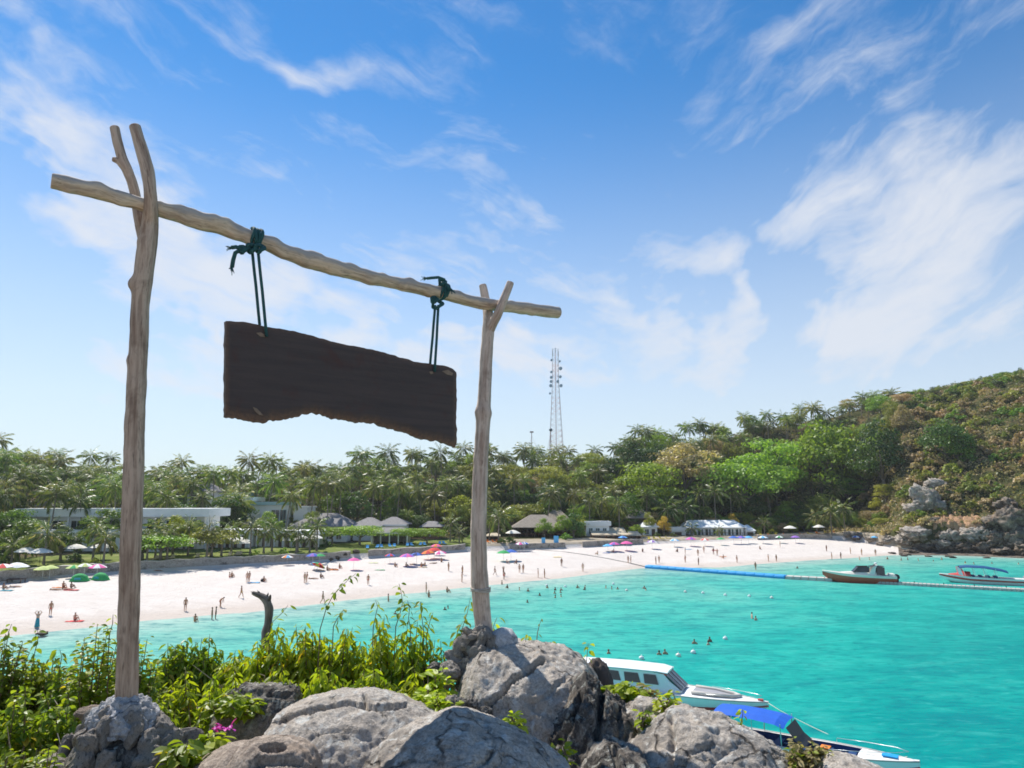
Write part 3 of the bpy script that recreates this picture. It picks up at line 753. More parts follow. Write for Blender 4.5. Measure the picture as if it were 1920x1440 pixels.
def headland_scrub():
    r = np.random.RandomState(15); n = 60000
    px = r.uniform(1540, 2150, n); c = (px - 960) / F * CT; ybs = col(c, _yb); Y = ybs + 3 + r.random(n) ** 1.15 * (col(c, _yr) + 6 - ybs - 3); X = c * Y
    cl = fbm(np.stack([X / 3.2, Y / 3.2, 0 * X], 1), 3); keep = (cl > -.12) & ((Y - ybs > 14) | (px < 1660) | (r.random(n) < .35)) & ((px > 1640) | (Y - ybs < 34)); X, Y, cl = X[keep], Y[keep], cl[keep]; n = len(X)
    Z = hill_rough(X, Y, terrain(X, Y)) + r.random(n) ** .8 * np.clip(cl + .25, .1, 1) * 3.0
    nor = r.normal(size=(n, 3)) * .8 + np.array([0, -.4, .8]); nor /= np.linalg.norm(nor, axis=1)[:, None]; t = np.cross(nor, r.normal(size=(n, 3))); t /= np.linalg.norm(t, axis=1)[:, None]; b = np.cross(nor, t)
    s = r.uniform(.22, .62, n)[:, None]; cpt = np.stack([X, Y, Z], 1); q = np.stack([cpt - t * s * .6, cpt + b * s * .4, cpt + t * s * .6, cpt - b * s * .4], 1).reshape(-1, 3)
    up = ((Y - col(X / Y, _yb)) / 130 + fbm(np.stack([X / 12, Y / 12, 0 * X], 1), 3) * .9) > .46; up4 = np.repeat(up, 4); qa = q[up4]
    tag(link('crest_scrub', mesh_np('crest_scrub', qa, np.arange(len(qa)).reshape(-1, 4)), leafmat('crest_leaf', (0.07, 0.10, 0.028), (0.20, 0.225, 0.06), 0.34, cc=(0.32, 0.25, 0.12), p=.86, obj_var=0)), kind='stuff'); q = q[~up4]
    me = mesh_np('headland_scrub', q, np.arange(len(q)).reshape(-1, 4)); tag(link('headland_scrub', me, leafmat('scrub_leaf', (0.18, 0.17, 0.055), (0.40, 0.345, 0.15), 0.36, cc=(0.52, 0.39, 0.25), p=.55, obj_var=0)), kind='stuff')
headland_scrub()
# --- garden in front of the villas
GP = [(8, 985, 118, 1.15), (35, 1000, 112, 1.0), (95, 975, 113, 1.35), (60, 995, 122, 1.0), (185, 965, 119, 1.15), (205, 985, 113, 1.1), (150, 985, 126, .8), (300, 962, 124, 1.1), (322, 975, 119, 1.0), (285, 985, 119, .9),
      (360, 960, 128, 1.0), (395, 968, 124, 1.15), (422, 972, 128, 1.0), (440, 965, 132, .95), (475, 960, 130, 1.15), (500, 972, 133, .9), (515, 965, 137, 1.0), (540, 972, 138, .9), (563, 968, 136, 1.0), (598, 960, 139, 1.15), (585, 985, 134, .7),
      (118, 925, 146, .8), (445, 945, 158, .7)]
for i, (px, py, Y, sz) in enumerate(GP):
    x, y, z = at_px(px, Y); h = max(1.3, P(px, py + 30, Y).z - z)
    garden_palm(x, y, z, h, rng, ['deep green', 'fresh green', 'straw tinged'][i % 3] + (' large' if sz > 1.05 else ' small' if sz < .95 else ' middling') + ' palm on the villa lawn, ' + ('left of the tall post' if px < 240 else 'before the long slab roof' if px < 400 else 'before the columned villa' if px < 480 else 'before the pale villa') if i < 21 else ('single small palm on the flat white villa roof terrace' if i == 21 else 'small pale palm before the dark tree at the villa'),
                'garden palms on the villa lawn' if i < 21 else None, M_palm[[0, 2, 1][i % 3]], sz)
for (px, py, Y, sz, lb) in [(935, 955, 166, 1.6, 'yellow green palm beside the thatched beach restaurant'), (918, 962, 172, 1.0, 'shorter palm just right of the slim right sign post'),
                            (1105, 925, 196, 1.65, 'leftmost palm of the trio above the beach bar roofs'), (1128, 922, 200, 1.7, 'middle palm of the trio above the beach bar roofs'), (1160, 930, 196, 1.65, 'rightmost palm of the trio above the beach bar roofs'),
                            (1250, 940, 208, 1.95, 'broad palm left of the white roofed restaurant'), (1283, 935, 212, 1.7, 'palm right behind the white roofed restaurant'), (1295, 975, 203, 1.0, 'small palm in front of the white restaurant corner'),
                            (1345, 980, 204, .75, 'slender palm standing before the white restaurant front'), (1430, 965, 213, 1.0, 'palm between the white restaurant and the far parasols'), (1555, 945, 205, 2.0, 'large palm leaning over the end of the beach'),
                            (1580, 940, 208, 1.8, 'second palm over the end of the beach'), (1528, 955, 214, 1.6, 'dim palm behind the small cream parasols'), (845, 968, 168, 1.2, 'palm left of the slim right sign post'), (862, 985, 165, .9, 'yellowing low palm at the end of the sea wall'),
                            (765, 955, 182, 1.3, 'palm rising behind the grey roofed pavilion'), (560, 1000, 131, .6, 'tiny palm at the edge of the villa lawn'), (1340, 905, 230, 1.8, 'pale palm on the slope above the white restaurant'), (1310, 910, 232, 1.6, 'dark palm on the slope above the restaurant')]:
    x, y, z = at_px(px, Y); h = max(1.5, P(px, py + 16, Y).z - z)
    garden_palm(x, y, z, h, rng, lb, None, M_palm[[2, 1, 0][px % 3]], sz, 16)
for (px, py, Y, k, kind, lb) in [(415, 945, 166, 5, 'mid', 'green tree before the white cube villa'), (440, 950, 158, 2, 'dark', 'tall dark tree before the teal banded villa'), (505, 962, 156, 5, 'mid', 'green tree before the modern teal edged villa'), (590, 958, 163, 5, 'olive', 'olive tree right of the low white box villa'),
                                 (200, 944, 136, 5, 'mid', 'green tree left of the tall post, rising over the slab roof edge'), (298, 974, 138, 5, 'dark', 'dark tree right of the tall post, below the slab roof edge'), (352, 974, 138, 1, 'olive', 'olive tree before the right end of the slab roof'), (66, 976, 136, 5, 'olive', 'olive tree before the left end of the slab roof'),
                                 (120, 940, 164, 5, 'mid', 'green tree before the grey hip roofed house'), (335, 930, 170, 5, 'dark', 'dark tree left of the white hip roofed house')]:
    x, y, z = at_px(px, Y); s_ = max(.4, (P(px, py, y).z - z) / TREES[k][3]); tree(x, y, z - .2, k, s_, rng, lb, None, kind)
# rounded bright trees, shrubs and hedges of the gardens
def dome(px, py, Y, s, kind, label, k=5, name='garden_tree'):
    x, y, z = at_px(px, Y); tot = P(px, py, Y).z - z; cm, tm, bh, t0, rx = TREES[k]
    r = thing(name, label, 'tree', (x, y, z), rng.uniform(0, 6), None); link('trunk', tm, M_bark, r); c = link('crown', cm, M_leaf[kind], r, (0, 0, bh * .85))
    r.scale = (s, s, tot / t0)
for a in [(625, 986, 153, .78, 'bright', 'leftmost of the four rounded bright green trees by the loungers', 1), (678, 983, 153, 1.0, 'bright', 'largest of the four rounded bright green trees by the loungers', 1),
          (760, 989, 158, .72, 'bright', 'third rounded bright green tree, right of the open pavilion', 1), (803, 989, 161, .74, 'bright', 'rightmost of the four rounded bright green trees by the loungers', 1),
          (48, 978, 117, .9, 'mid', 'bushy green tree at the left edge of the villa garden', 5), (125, 985, 119, .8, 'dark', 'dark bushy tree in front of the white villa door', 5), (275, 992, 121, 1.0, 'mid', 'green tree beside the tall left post on the villa lawn', 5),
          (332, 965, 128, .8, 'yellow', 'yellow green tree before the villa columns', 5), (310, 1000, 118, 1.0, 'bright', 'low spreading light green tree on the villa lawn', 1), (405, 990, 126, .8, 'olive', 'olive tree amid the garden palms', 1),
          (437, 927, 160, .9, 'dark', 'dark layered tree between the upper villas', 3), (205, 934, 172, .6, 'orange', 'orange yellow flowering tree above the villa roof', 5), (168, 938, 172, .5, 'yellow', 'yellow flowering tree above the villa roof', 5), (890, 1000, 168, .5, 'mid', 'small green tree behind the slim right sign post', 5),
          (1020, 972, 180, .7, 'mid', 'green tree before the big thatched roof', 5), (1075, 962, 184, .95, 'dark', 'dense dark green tree right of the thatched restaurant', 5), (1055, 965, 182, .7, 'bright', 'fresh green tree between the two thatched roofs', 5),
          (1192, 985, 196, .7, 'bright', 'fresh green tree behind the straw awning', 5), (1215, 960, 203, .5, 'yellow', 'yellow tree beside the long thatched roof', 5), (1243, 968, 202, .6, 'orange', 'orange leaved tree beside the white cottage', 5), (1372, 962, 228, .5, 'orange', 'orange dry tree behind the white restaurant', 5)]:
    dome(a[0], a[1], a[2], a[3], a[4], a[5], a[6])
for (px, py, Y, s, kind, lb) in [(188, 1052, 111, .55, 'yellow', 'small yellow green bush at the top of the sea wall'), (485, 1020, 128, .5, 'bright', 'bright clipped bush on the sea wall under a parasol'), (537, 1022, 131, .6, 'bright', 'second bright clipped bush on the sea wall'),
                             (150, 1030, 116, .8, 'dark', 'dark bush in the shade of the garden palms'), (20, 1040, 112, .9, 'dark', 'dark hedge bush at the left end of the lawn'), (615, 1010, 148, .8, 'dark', 'dark bush under the leftmost rounded tree'), (940, 1018, 164, .6, 'mid', 'low bush below the thatched restaurant terrace'),
                             (955, 1014, 165, .8, 'dark', 'dark low bush beside the restaurant terrace'), (1060, 1008, 176, .9, 'mid', 'round green bush at the right end of the thatched restaurant'), (1260, 1004, 200, .6, 'olive', 'olive bush by the white cottage'), (1415, 992, 210, .9, 'olive', 'olive bush at the restaurant end'),
                             (1445, 988, 212, .9, 'yellow', 'yellowish bush behind the far beach chairs'), (1230, 1004, 199, .6, 'mid', 'green bush on the strip of grass by the beach')]:
    x, y, z = at_px(px, Y); bush(x, y, z, s, rng, lb, None, kind, 'garden_bush')
# ================================================================ ROCKS
_Ys = np.arange(50, 330, .25)
def hit(px, py):
    """where the sight line of a pixel meets the land or the water"""
    d = ray(px, py); t = _Ys / d.y; x, z = d.x * t, H + d.z * t
    g = np.maximum(terrain(x, _Ys), 0.0); k = np.argmax(z <= g)
    return Vector((x[k], _Ys[k], float(g[k])))
import bmesh
_ico = {}
def ico(level):
    if level not in _ico:
        bm = bmesh.new(); bmesh.ops.create_icosphere(bm, subdivisions=level, radius=1.0)
        v = np.array([q.co for q in bm.verts]); f = np.array([[w.index for w in q.verts] for q in bm.faces]); bm.free()
        _ico[level] = (v, f)
    return _ico[level]
def rock_mesh(seed, size, level=4, amp=.28, freq=1.1, planes=7, jag=.08, jfreq=4.0, keep=.78, name='rock', smooth=True):
    """boulder: a ball cut by a few random planes, then pushed about by noise; size = half extents"""
    v, f = ico(level); r = np.random.RandomState(seed); v = v.copy()
    for _ in range(planes):
        n = r.normal(size=3); n /= np.linalg.norm(n); d = r.uniform(keep - .1, keep + .14)
        k = v @ n; v = v - n * np.clip(k - d, 0, None)[:, None] * .92
    nrm = v / np.linalg.norm(v, axis=1)[:, None]; o = r.uniform(-50, 50, 3)
    v = v * (1 + amp * fbm(v * freq + o, 3))[:, None]
    if jag: v = v + nrm * (jag * (ridged(v * jfreq + o, 4) - .45))[:, None]
    return mesh_np(name, v * np.array(size), f, smooth), v * np.array(size)
M_grey = rockmat('headland_rock', (0.50, 0.445, 0.38), (0.19, 0.165, 0.14), (0.05, 0.045, 0.04), 0.22, (0.50, 0.36, 0.24), .60, .12)
M_dark = rockmat('tide_rock', (0.30, 0.25, 0.20), (0.10, 0.085, 0.07), (0.03, 0.028, 0.026), 0.25, (0.30, 0.20, 0.12), .5, .12)
M_soil = rockmat('bare_earth', (0.55, 0.34, 0.20), (0.35, 0.20, 0.11), (0.16, 0.10, 0.06), 0.2, None, .62, .1)
ROCKS = [rock_mesh(200 + i, (1, 1, 1), 4, .40, 1.3, 16, .55, 2.9, .66, 'rock', False)[0] for i in range(7)]
def far_rock(px, py, Y, w, h, d, mat, label, k, rz=None, tilt=0.0, group=None, name='shore_rock'):
    """rock centred on a pixel at distance Y; w, h in photo pixels, d metres deep"""
    g = hit(px, py + h * .25).y
    if 120 < g < 328 and px > 1400: Y = g + d * .12
    p = P(px, py, Y); m = mpp(Y)
    o = link(name, ROCKS[k % 7], mat); o.location = p; o.scale = (w / 2 * m * .95, d / 2, h / 2 * m * .92); o.rotation_euler = (0, tilt, (k * .37 if rz is None else rz) * .3)
    return tag(o, label, 'rock', group)
for i, (px, py, Y, w, h, d, mt, lb) in enumerate([
    (1735, 935, 212, 62, 60, 10, M_grey, 'largest pale grey outcrop standing out of the headland scrub'), (1755, 912, 216, 36, 34, 8, M_grey, 'pale grey crag above the largest outcrop'),
    (1718, 952, 209, 34, 26, 8, M_grey, 'lower grey crag leaning against the largest outcrop'), (1718, 1003, 196, 68, 40, 9, M_grey, 'wide pale boulder at the end of the sand'),
    (1695, 1012, 197, 40, 24, 6, M_grey, 'pale boulder at the left end of the headland shore'), (1790, 1008, 193, 34, 28, 6, M_grey, 'pale boulder between two dark clefts of the shore'),
    (1822, 1003, 192, 46, 34, 7, M_grey, 'pale rounded boulder above the dark tide rocks'), (1775, 1005, 192, 26, 30, 5, M_grey, 'narrow pale boulder beside the brown earth slide'),
    (1850, 1000, 191, 36, 32, 6, M_grey, 'grey boulder left of the dark cliff'), (1893, 975, 188, 60, 70, 10, M_dark, 'tall dark jagged cliff at the right edge'), (1905, 1010, 183, 50, 60, 8, M_dark, 'dark split rock below the jagged cliff'),
    (1870, 1012, 186, 40, 38, 7, M_dark, 'dark rock at the water under the jagged cliff'), (1840, 1026, 184, 44, 26, 6, M_dark, 'brown tide rock right of the pale boulders'), (1805, 1028, 185, 44, 22, 6, M_dark, 'brown tide rock in the middle of the shore'),
    (1768, 1028, 186, 46, 20, 6, M_dark, 'brown tide rock below the pale boulders'), (1735, 1028, 188, 40, 18, 5, M_dark, 'flat brown tide rock near the sand'), (1708, 1034, 187, 26, 9, 4, M_dark, 'small dark rock at the waterline by the sand'),
    (1885, 1035, 180, 50, 22, 6, M_dark, 'black wet rock at the foot of the cliff'), (1930, 1030, 178, 60, 40, 8, M_dark, 'dark rock cut by the right edge of the view'), (1610, 1006, 214, 40, 16, 6, M_grey, 'low grey rocks behind the end of the beach'),
    (1590, 1003, 217, 36, 15, 6, M_grey, 'low pale rock under the leaning palm'), (1640, 1010, 208, 34, 14, 5, M_grey, 'pale rock behind the last sunbathers'), (1665, 1012, 203, 30, 16, 5, M_grey, 'pale rock beside the wide boulder'),
    (1468, 948, 222, 20, 18, 4, M_grey, 'grey crag among the trees above the far parasols'), (1456, 956, 221, 16, 14, 4, M_dark, 'dark crag below the grey one among the trees'),
    (1752, 948, 212, 36, 38, 8, M_grey, 'grey buttress right of the largest outcrop'), (1752, 978, 207, 20, 18, 5, M_dark, 'dark recess of rock under the grey buttress'),  # the dark lump under the buttress paints the shade of a crevice
    (1655, 1020, 200, 22, 10, 4, M_grey, 'low pale stone between the sand and the headland'), (1760, 1018, 189, 40, 22, 6, M_grey, 'pale boulder behind the brown tide rocks'), (1860, 985, 192, 40, 40, 8, M_dark, 'dark buttress left of the jagged cliff'),
    (1825, 1020, 187, 40, 24, 6, M_dark, 'brown block between the pale boulders and the water'), (1890, 950, 197, 44, 44, 9, M_dark, 'dark crag crowning the jagged cliff'), (1790, 1025, 187, 34, 18, 5, M_dark, 'low brown block in the middle of the tide line'), (1850, 1032, 183, 40, 16, 5, M_dark, 'low dark ledge at the water below the dark buttress')]):
    far_rock(px, py, Y, w, h, d, mt, lb, i, i * 1.3)
far_rock(80, 1188, 76.8, 20, 8, 1.6, M_dark, 'brown stone lying at the waterline by the left edge', 3)
for k, (px, py) in enumerate([(1690, 1039), (1696, 1042), (1703, 1040), (1741, 1043), (1778, 1043), (1786, 1045), (1850, 1046), (1672, 1037)]):
    far_rock(px, py, G(px, py).y, 7 + (k * 5) % 9, 4 + k % 3, 2, M_dark, 'small wet rock breaking the water off the headland', k, k * .7, group='small wet rocks off the headland')

for k, (px, py, s_, kd) in enumerate([(1703, 935, 1.2, 'olive'), (1722, 905, 1.3, 'olive'), (1742, 888, 1.3, 'brown'), (1782, 905, 1.4, 'olive'), (1795, 940, 1.3, 'brown'), (1700, 980, 1.1, 'brown'), (1775, 930, 1.0, 'mid'), (1820, 955, 1.3, 'olive'), (1850, 950, 1.4, 'brown'), (1870, 940, 1.3, 'olive'), (1835, 985, .9, 'brown'), (1690, 1000, 1.0, 'olive'), (1712, 980, 1.5, 'olive'), (1738, 985, 1.3, 'brown'), (1725, 968, 1.0, 'mid'), (1765, 968, 1.2, 'olive'), (1660, 1005, .9, 'brown'), (1730, 970, .7, 'mid')]):
    g = hit(px, py); bush(g.x, g.y, g.z - .1, s_, rng, ['olive scrub left of the largest outcrop', 'olive scrub over the left shoulder of the largest outcrop', 'brown scrub on top of the pale grey crag', 'olive scrub right of the pale grey crag', 'brown scrub right of the grey buttress', 'brown scrub at the foot of the outcrop, left side', 'green tuft growing on the grey buttress', 'olive scrub above the bare earth', 'brown scrub left of the dark crag', 'olive scrub against the dark crag', 'brown tuft on the bare tan earth', 'olive scrub above the pale boulder at the end of the sand', 'broad olive scrub between the outcrop and the wide boulder', 'brown scrub under the grey buttress', 'green tuft under the largest outcrop', 'olive scrub beside the dark recess', 'brown scrub behind the last sunbathers', 'small green tuft in a cleft of the outcrop'][k], None, kd, 'scrub_bush')  # the dark recess is the dark rock lump painting a crevice's shade
def earth(pts, label, seed):
    """bare earth lying on the slope inside a pixel outline"""
    r = np.random.RandomState(seed); xs = [a for a, b in pts]; ys = [b for a, b in pts]; n = 16; q = []
    for j in range(n):
        for i in range(n):
            px, py = min(xs) + (max(xs) - min(xs)) * i / (n - 1), min(ys) + (max(ys) - min(ys)) * j / (n - 1); g = hit(px, py); q.append((g.x, g.y))
    q = np.array(q); z = hill_rough(q[:, 0], q[:, 1], terrain(q[:, 0], q[:, 1])); e = np.abs(np.indices((n, n)).reshape(2, -1).T / (n - 1) * 2 - 1); e = (e ** 2).sum(1) + fbm(np.stack([q[:, 0] / 2, q[:, 1] / 2, z], 1), 3) * 1.2
    z = z + .35 - np.clip(e - .55, 0, 2) * 1.6 + fbm(np.stack([q[:, 0] * 1.5, q[:, 1] * 1.5, z], 1), 3) * .4; c = np.array([q[:, 0].mean(), q[:, 1].mean(), z.mean()])
    idx = np.arange(n * n).reshape(n, n); f = np.stack([idx[:-1, :-1].ravel(), idx[1:, :-1].ravel(), idx[1:, 1:].ravel(), idx[:-1, 1:].ravel()], 1)
    o = link('earth_slide', mesh_np('earth_slide', np.stack([q[:, 0], q[:, 1], z], 1) - c, f, True), M_soil); o.location = c; tag(o, label, 'earth slide')
earth([(1748, 945), (1782, 1012)], 'orange brown earth slide in the headland face', 1); earth([(1770, 965), (1812, 1015)], 'bare brown earth above the shore boulders', 2); earth([(1800, 962), (1850, 1005)], 'bare tan earth patch left of the dark cliff', 3); earth([(1500, 965), (1560, 990)], 'reddish bare bank behind the far parasols', 4)

# ================================================================ BUILDINGS
M_white = plain('white_render', (0.80, 0.80, 0.78), 0.8, 0.05, 0.6)
M_cream = plain('cream_render', (0.72, 0.67, 0.56), 0.8, 0.08, 0.6)
M_tile = plain('grey_roof_tile', (0.22, 0.205, 0.20), 0.85, 0.25, 2.5, bump=0.05)
M_thatch = plain('thatch', (0.30, 0.255, 0.205), 1.0, 0.3, 2.2, bump=0.15)
M_straw = plain('straw', (0.55, 0.46, 0.33), 1.0, 0.22, 2.0, bump=0.1)
M_glass = plain('window_glass', (0.03, 0.045, 0.05), 0.08, 0.2, 1, spec=0.6)
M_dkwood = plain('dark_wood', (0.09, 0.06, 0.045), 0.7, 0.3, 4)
M_rdwood = plain('red_wood', (0.23, 0.11, 0.07), 0.7, 0.3, 4)
M_teal = plain('teal_panel', (0.36, 0.52, 0.52), 0.5, 0.12)
M_midgrey = plain('mid_grey_wall', (0.42, 0.40, 0.38), 0.9, 0.12)  # even mid grey for the open lobby walls
def hip_roof(m, w, d, z0, z1, ridge=0.4, th=.18):
    r = w * ridge / 2
    a = [(-w/2, -d/2, z0), (w/2, -d/2, z0), (w/2, d/2, z0), (-w/2, d/2, z0)]
    m.loft([[(x, y, z - th) for x, y, z in a], a], True)
    b = len(m.v) - 4
    n = len(m.v); m.v += [(-r, 0, z1), (r, 0, z1)]
    m.f += [(b, b+1, n+1, n), (b+1, b+2, n+1), (b+2, b+3, n, n+1), (b+3, b, n), (b-1, b-2, b-3, b-4)]
def building(name, label, px0, px1, py_eave, py_peak, Y, depth, roof, wallm=None, roofm=None, over=.8, ridge=.45, openings=(), cols=0, cat='building', rz=0.0, base=None, colm=None, open_front=False, fascia=None):
    """a house whose eaves run from pixel px0 to px1 at distance Y; openings: (u0,u1,v0,v1,kind) as shares of the front wall"""
    Y = max(Y * 1.05 + 1, float(col((((px0 + px1) / 2) - 960) / F * CT, _yb)) + 4)
    a, b = P(px0, py_eave, Y), P(px1, py_eave, Y); ze = a.z; w = b.x - a.x; cx = (a.x + b.x) / 2
    zb = min(T(cx, Y), T(cx, Y + depth)) - .2 if base is None else base
    zp = P((px0 + px1) / 2, py_peak, Y + depth / 2).z; hgt = ze - zb
    root = thing(name, label, cat, (cx, Y + depth / 2, zb), rz)
    ww, wd = w - 2 * over, depth - 2 * over
    wm = MB()
    if open_front:                                           # three walls and a floor, open to the sea
        wm.box((0, wd / 2, hgt / 2), (ww, .2, hgt)); wm.box((-ww/2 + .1, 0, hgt / 2), (.2, wd - .21, hgt)); wm.box((ww/2 - .1, 0, hgt / 2), (.2, wd - .21, hgt))
    else: wm.box((0, 0, hgt / 2 - .01), (ww, wd, hgt - .02))
    wm.build('wall', wallm or M_white, root)
    if roof == 'hip':
        m = MB(); hip_roof(m, w, depth, hgt + .18, zp - zb, ridge); m.build('roof', roofm or M_tile, root)
    elif roof == 'flat':
        m = MB(); m.box((0, 0, hgt + (zp - ze) / 2), (w, depth, max(.3, zp - ze))); m.build('roof', roofm or M_white, root)
    elif roof == 'shed':                                     # slopes down to the front
        m = MB(); m.loft([[(-w/2, -depth/2, hgt - .12), (-w/2, -depth/2, hgt + .05), (-w/2, depth/2, zp - zb), (-w/2, depth/2, zp - zb - .2)], [(w/2, -depth/2, hgt - .12), (w/2, -depth/2, hgt + .05), (w/2, depth/2, zp - zb), (w/2, depth/2, zp - zb - .2)]], True, True); m.build('roof', roofm or M_white, root)
    for (u0, u1, v0, v1, kind) in openings:
        x0, x1, z0, z1 = -ww/2 + u0 * ww, -ww/2 + u1 * ww, v0 * hgt, v1 * hgt
        if kind == 'door': MB().box(((x0+x1)/2, -wd/2 - .02, (z0+z1)/2), (x1-x0, .08, z1-z0)).build('door', M_dkwood, root)
        elif kind == 'dark':                                # unglazed opening: a flat dark panel painting in the dim room, no recess
            q = MB().box(((x0+x1)/2, -wd/2 - .02, (z0+z1)/2), (x1-x0, .06, z1-z0)).build('painted_opening', M_dkwood, root)
        else:
            fr = MB(); t = .09
            for (cx_, cz_, sx_, sz_) in (((x0+x1)/2, z0, x1-x0+.18, t), ((x0+x1)/2, z1, x1-x0+.18, t), (x0, (z0+z1)/2, t, z1-z0-.1), (x1, (z0+z1)/2, t, z1-z0-.1), ((x0+x1)/2, (z0+z1)/2, t*.8, z1-z0-.1)):
                fr.box((cx_, -wd/2 - .05, cz_), (sx_, .12, sz_))
            fo = fr.build('window', M_white if kind != 'teal' else M_teal, root)
            MB().box(((x0+x1)/2, -wd/2 - .02, (z0+z1)/2), (x1-x0, .05, z1-z0)).build('pane', M_glass, fo)
    for k in range(cols):
        x = -w/2 + .35 + k * (w - .7) / max(1, cols - 1)
        MB().tube([(x, -depth/2 + .3, 0), (x, -depth/2 + .3, hgt - .13)], .17, 8).build('column', colm or M_white, root)
    if fascia: MB().box((0, -depth/2 - .05, hgt + .02), (w + .1, .1, .3)).build('fascia', fascia, root)
    return root
def rep(n, u0, u1, v0, v1, kind, fill=.55):
    s = (u1 - u0) / n; return [(u0 + k * s + s * (1 - fill) / 2, u0 + k * s + s * (1 + fill) / 2, v0, v1, kind) for k in range(n)]
D, WN, DK = 'door', 'window', 'dark'
# the long white villa: two storeys under one flat slab roof
building('white_villa', 'long flat roofed white villa behind the garden palms at the left', 26, 392, 969, 953, 139, 11, 'flat', over=1.6,
         openings=rep(9, .02, .98, .56, .88, WN, .6) + rep(11, .02, .98, .03, .42, D, .36), cols=12)
building('villa_terrace', 'lower white villa wing with doors under the long slab roof', 60, 300, 1000, 993, 134, 4, 'flat', over=.4, openings=rep(7, .03, .97, .03, .8, D, .3), cols=6)
building('hip_roof_house', 'grey hip roofed house above the left end of the white villa', 62, 140, 950, 924, 172, 11, 'hip', ridge=.25, openings=rep(2, .1, .9, .4, .8, WN))
building('hip_roof_house', 'grey hip roofed house cut by the left edge', -34, 22, 941, 922, 176, 11, 'hip', ridge=.3, openings=rep(2, .1, .9, .4, .8, WN))
building('hip_roof_house', 'white house with a grey hip roof and one wide window among the palms', 344, 400, 922, 906, 178, 10, 'hip', ridge=.3, openings=[(.2, .8, .45, .88, 'teal')])
building('flat_villa', 'small white cube villa beside the wide window house', 404, 474, 940, 932, 170, 9, 'flat', over=.4, openings=rep(2, .1, .9, .3, .75, WN))
building('flat_villa', 'white cube with teal band on the slope behind the dark tree', 428, 466, 929, 923, 180, 8, 'flat', roofm=M_teal, over=.3, openings=[(.2, .7, .3, .8, 'teal')])
building('flat_villa', 'modern white villa with teal roof edge and dark window', 468, 542, 947, 941, 166, 10, 'flat', roofm=M_teal, over=.5, openings=[(.55, .78, .3, .85, WN), (.8, .97, .3, .85, 'teal')], cols=2)
building('flat_villa', 'low white box villa right of the teal edged one', 548, 578, 952, 949, 168, 8, 'flat', over=.3)
building('garden_villa', 'low white villa with tall white columns behind the garden palms', 396, 470, 1000, 992, 143, 8, 'flat', over=.7, openings=rep(4, .02, .98, .05, .85, D, .4), cols=5)
building('garden_villa', 'pale villa with narrow wall panels between the garden palms', 478, 600, 1002, 994, 146, 8, 'flat', over=.7, openings=rep(7, .02, .98, .05, .85, D, .4), cols=8, wallm=M_cream)
building('pavilion', 'wide grey roofed hall rising behind the garden palms', 540, 655, 988, 962, 160, 14, 'hip', ridge=.35, openings=rep(5, .05, .95, .2, .8, WN))
building('pavilion', 'left peaked grey roof pavilion above the rounded trees', 655, 716, 987, 970, 164, 10, 'hip', ridge=.16, openings=rep(3, .1, .9, .4, .85, WN), fascia=M_white)
building('pavilion', 'right peaked grey roof pavilion above the rounded trees', 702, 762, 985, 969, 166, 10, 'hip', ridge=.16, openings=rep(3, .1, .9, .4, .85, WN), fascia=M_white)
building('open_lobby', 'open fronted lobby with white curtains between the rounded trees', 694, 766, 1000, 989, 157, 7, 'hip', ridge=.6, open_front=True, wallm=M_midgrey, cols=5, over=.5, fascia=M_white)
building('pavilion', 'low grey roofed house with a reddish wall beside the sign post', 786, 828, 989, 977, 172, 8, 'hip', ridge=.4, wallm=M_rdwood, openings=[(.2, .5, .3, .8, WN)])
# beach restaurants
def rail(root, w, y, z, n=9, h=.9):
    for k in range(n): MB().box((-w/2 + k * w / (n - 1), y, z + h/2), (.09, .09, h)).build('baluster', M_rdwood, root)
    MB().box((0, y, z + h + .04), (w, .14, .09)).build('rail', M_rdwood, root)
b = building('thatched_restaurant', 'large thatched restaurant with a dark open front on the beach', 958, 1062, 990, 965, 182, 13, 'hip', roofm=M_thatch, ridge=.28, open_front=True, wallm=M_dkwood, cols=8, colm=M_dkwood, over=.9); rail(b, 14, -6.2, .2)
building('thatched_hall', 'second thatched peak behind the large thatched restaurant', 1018, 1072, 977, 956, 196, 10, 'hip', roofm=M_thatch, ridge=.3, wallm=M_dkwood)
building('beach_hut', 'small brown hut with pale roof right of the sign post', 910, 938, 1006, 999, 172, 5, 'hip', roofm=M_straw, ridge=.5, open_front=True, wallm=M_dkwood, cols=3, colm=M_dkwood, over=.4)
building('white_bar', 'white flat roofed beach bar behind the straw awning', 1096, 1146, 986, 977, 190, 7, 'flat', over=.5, openings=rep(3, .05, .95, .3, .8, WN))
b = building('straw_bar', 'open beach bar under a straw awning with a red wood railing', 1110, 1178, 1004, 990, 186, 8, 'shed', roofm=M_straw, open_front=True, wallm=M_rdwood, cols=6, colm=M_rdwood, over=.5); rail(b, 11, -3.9, .2)
building('straw_bar', 'small straw roofed kiosk right of the beach bar', 1176, 1204, 1005, 996, 189, 5, 'hip', roofm=M_straw, ridge=.6, open_front=True, wallm=M_rdwood, cols=4, colm=M_rdwood, over=.4)
building('long_thatched_hall', 'long dark thatched hall on the slope above the beach bar', 1142, 1226, 972, 955, 206, 11, 'hip', roofm=M_thatch, ridge=.65, wallm=M_dkwood, base=None)
building('white_cottage', 'small white cottage with a pale roof right of the kiosk', 1202, 1238, 989, 978, 201, 7, 'hip', roofm=M_white, ridge=.5, openings=[(.1, .4, .2, .8, WN), (.6, .85, 0.02, .8, D)])
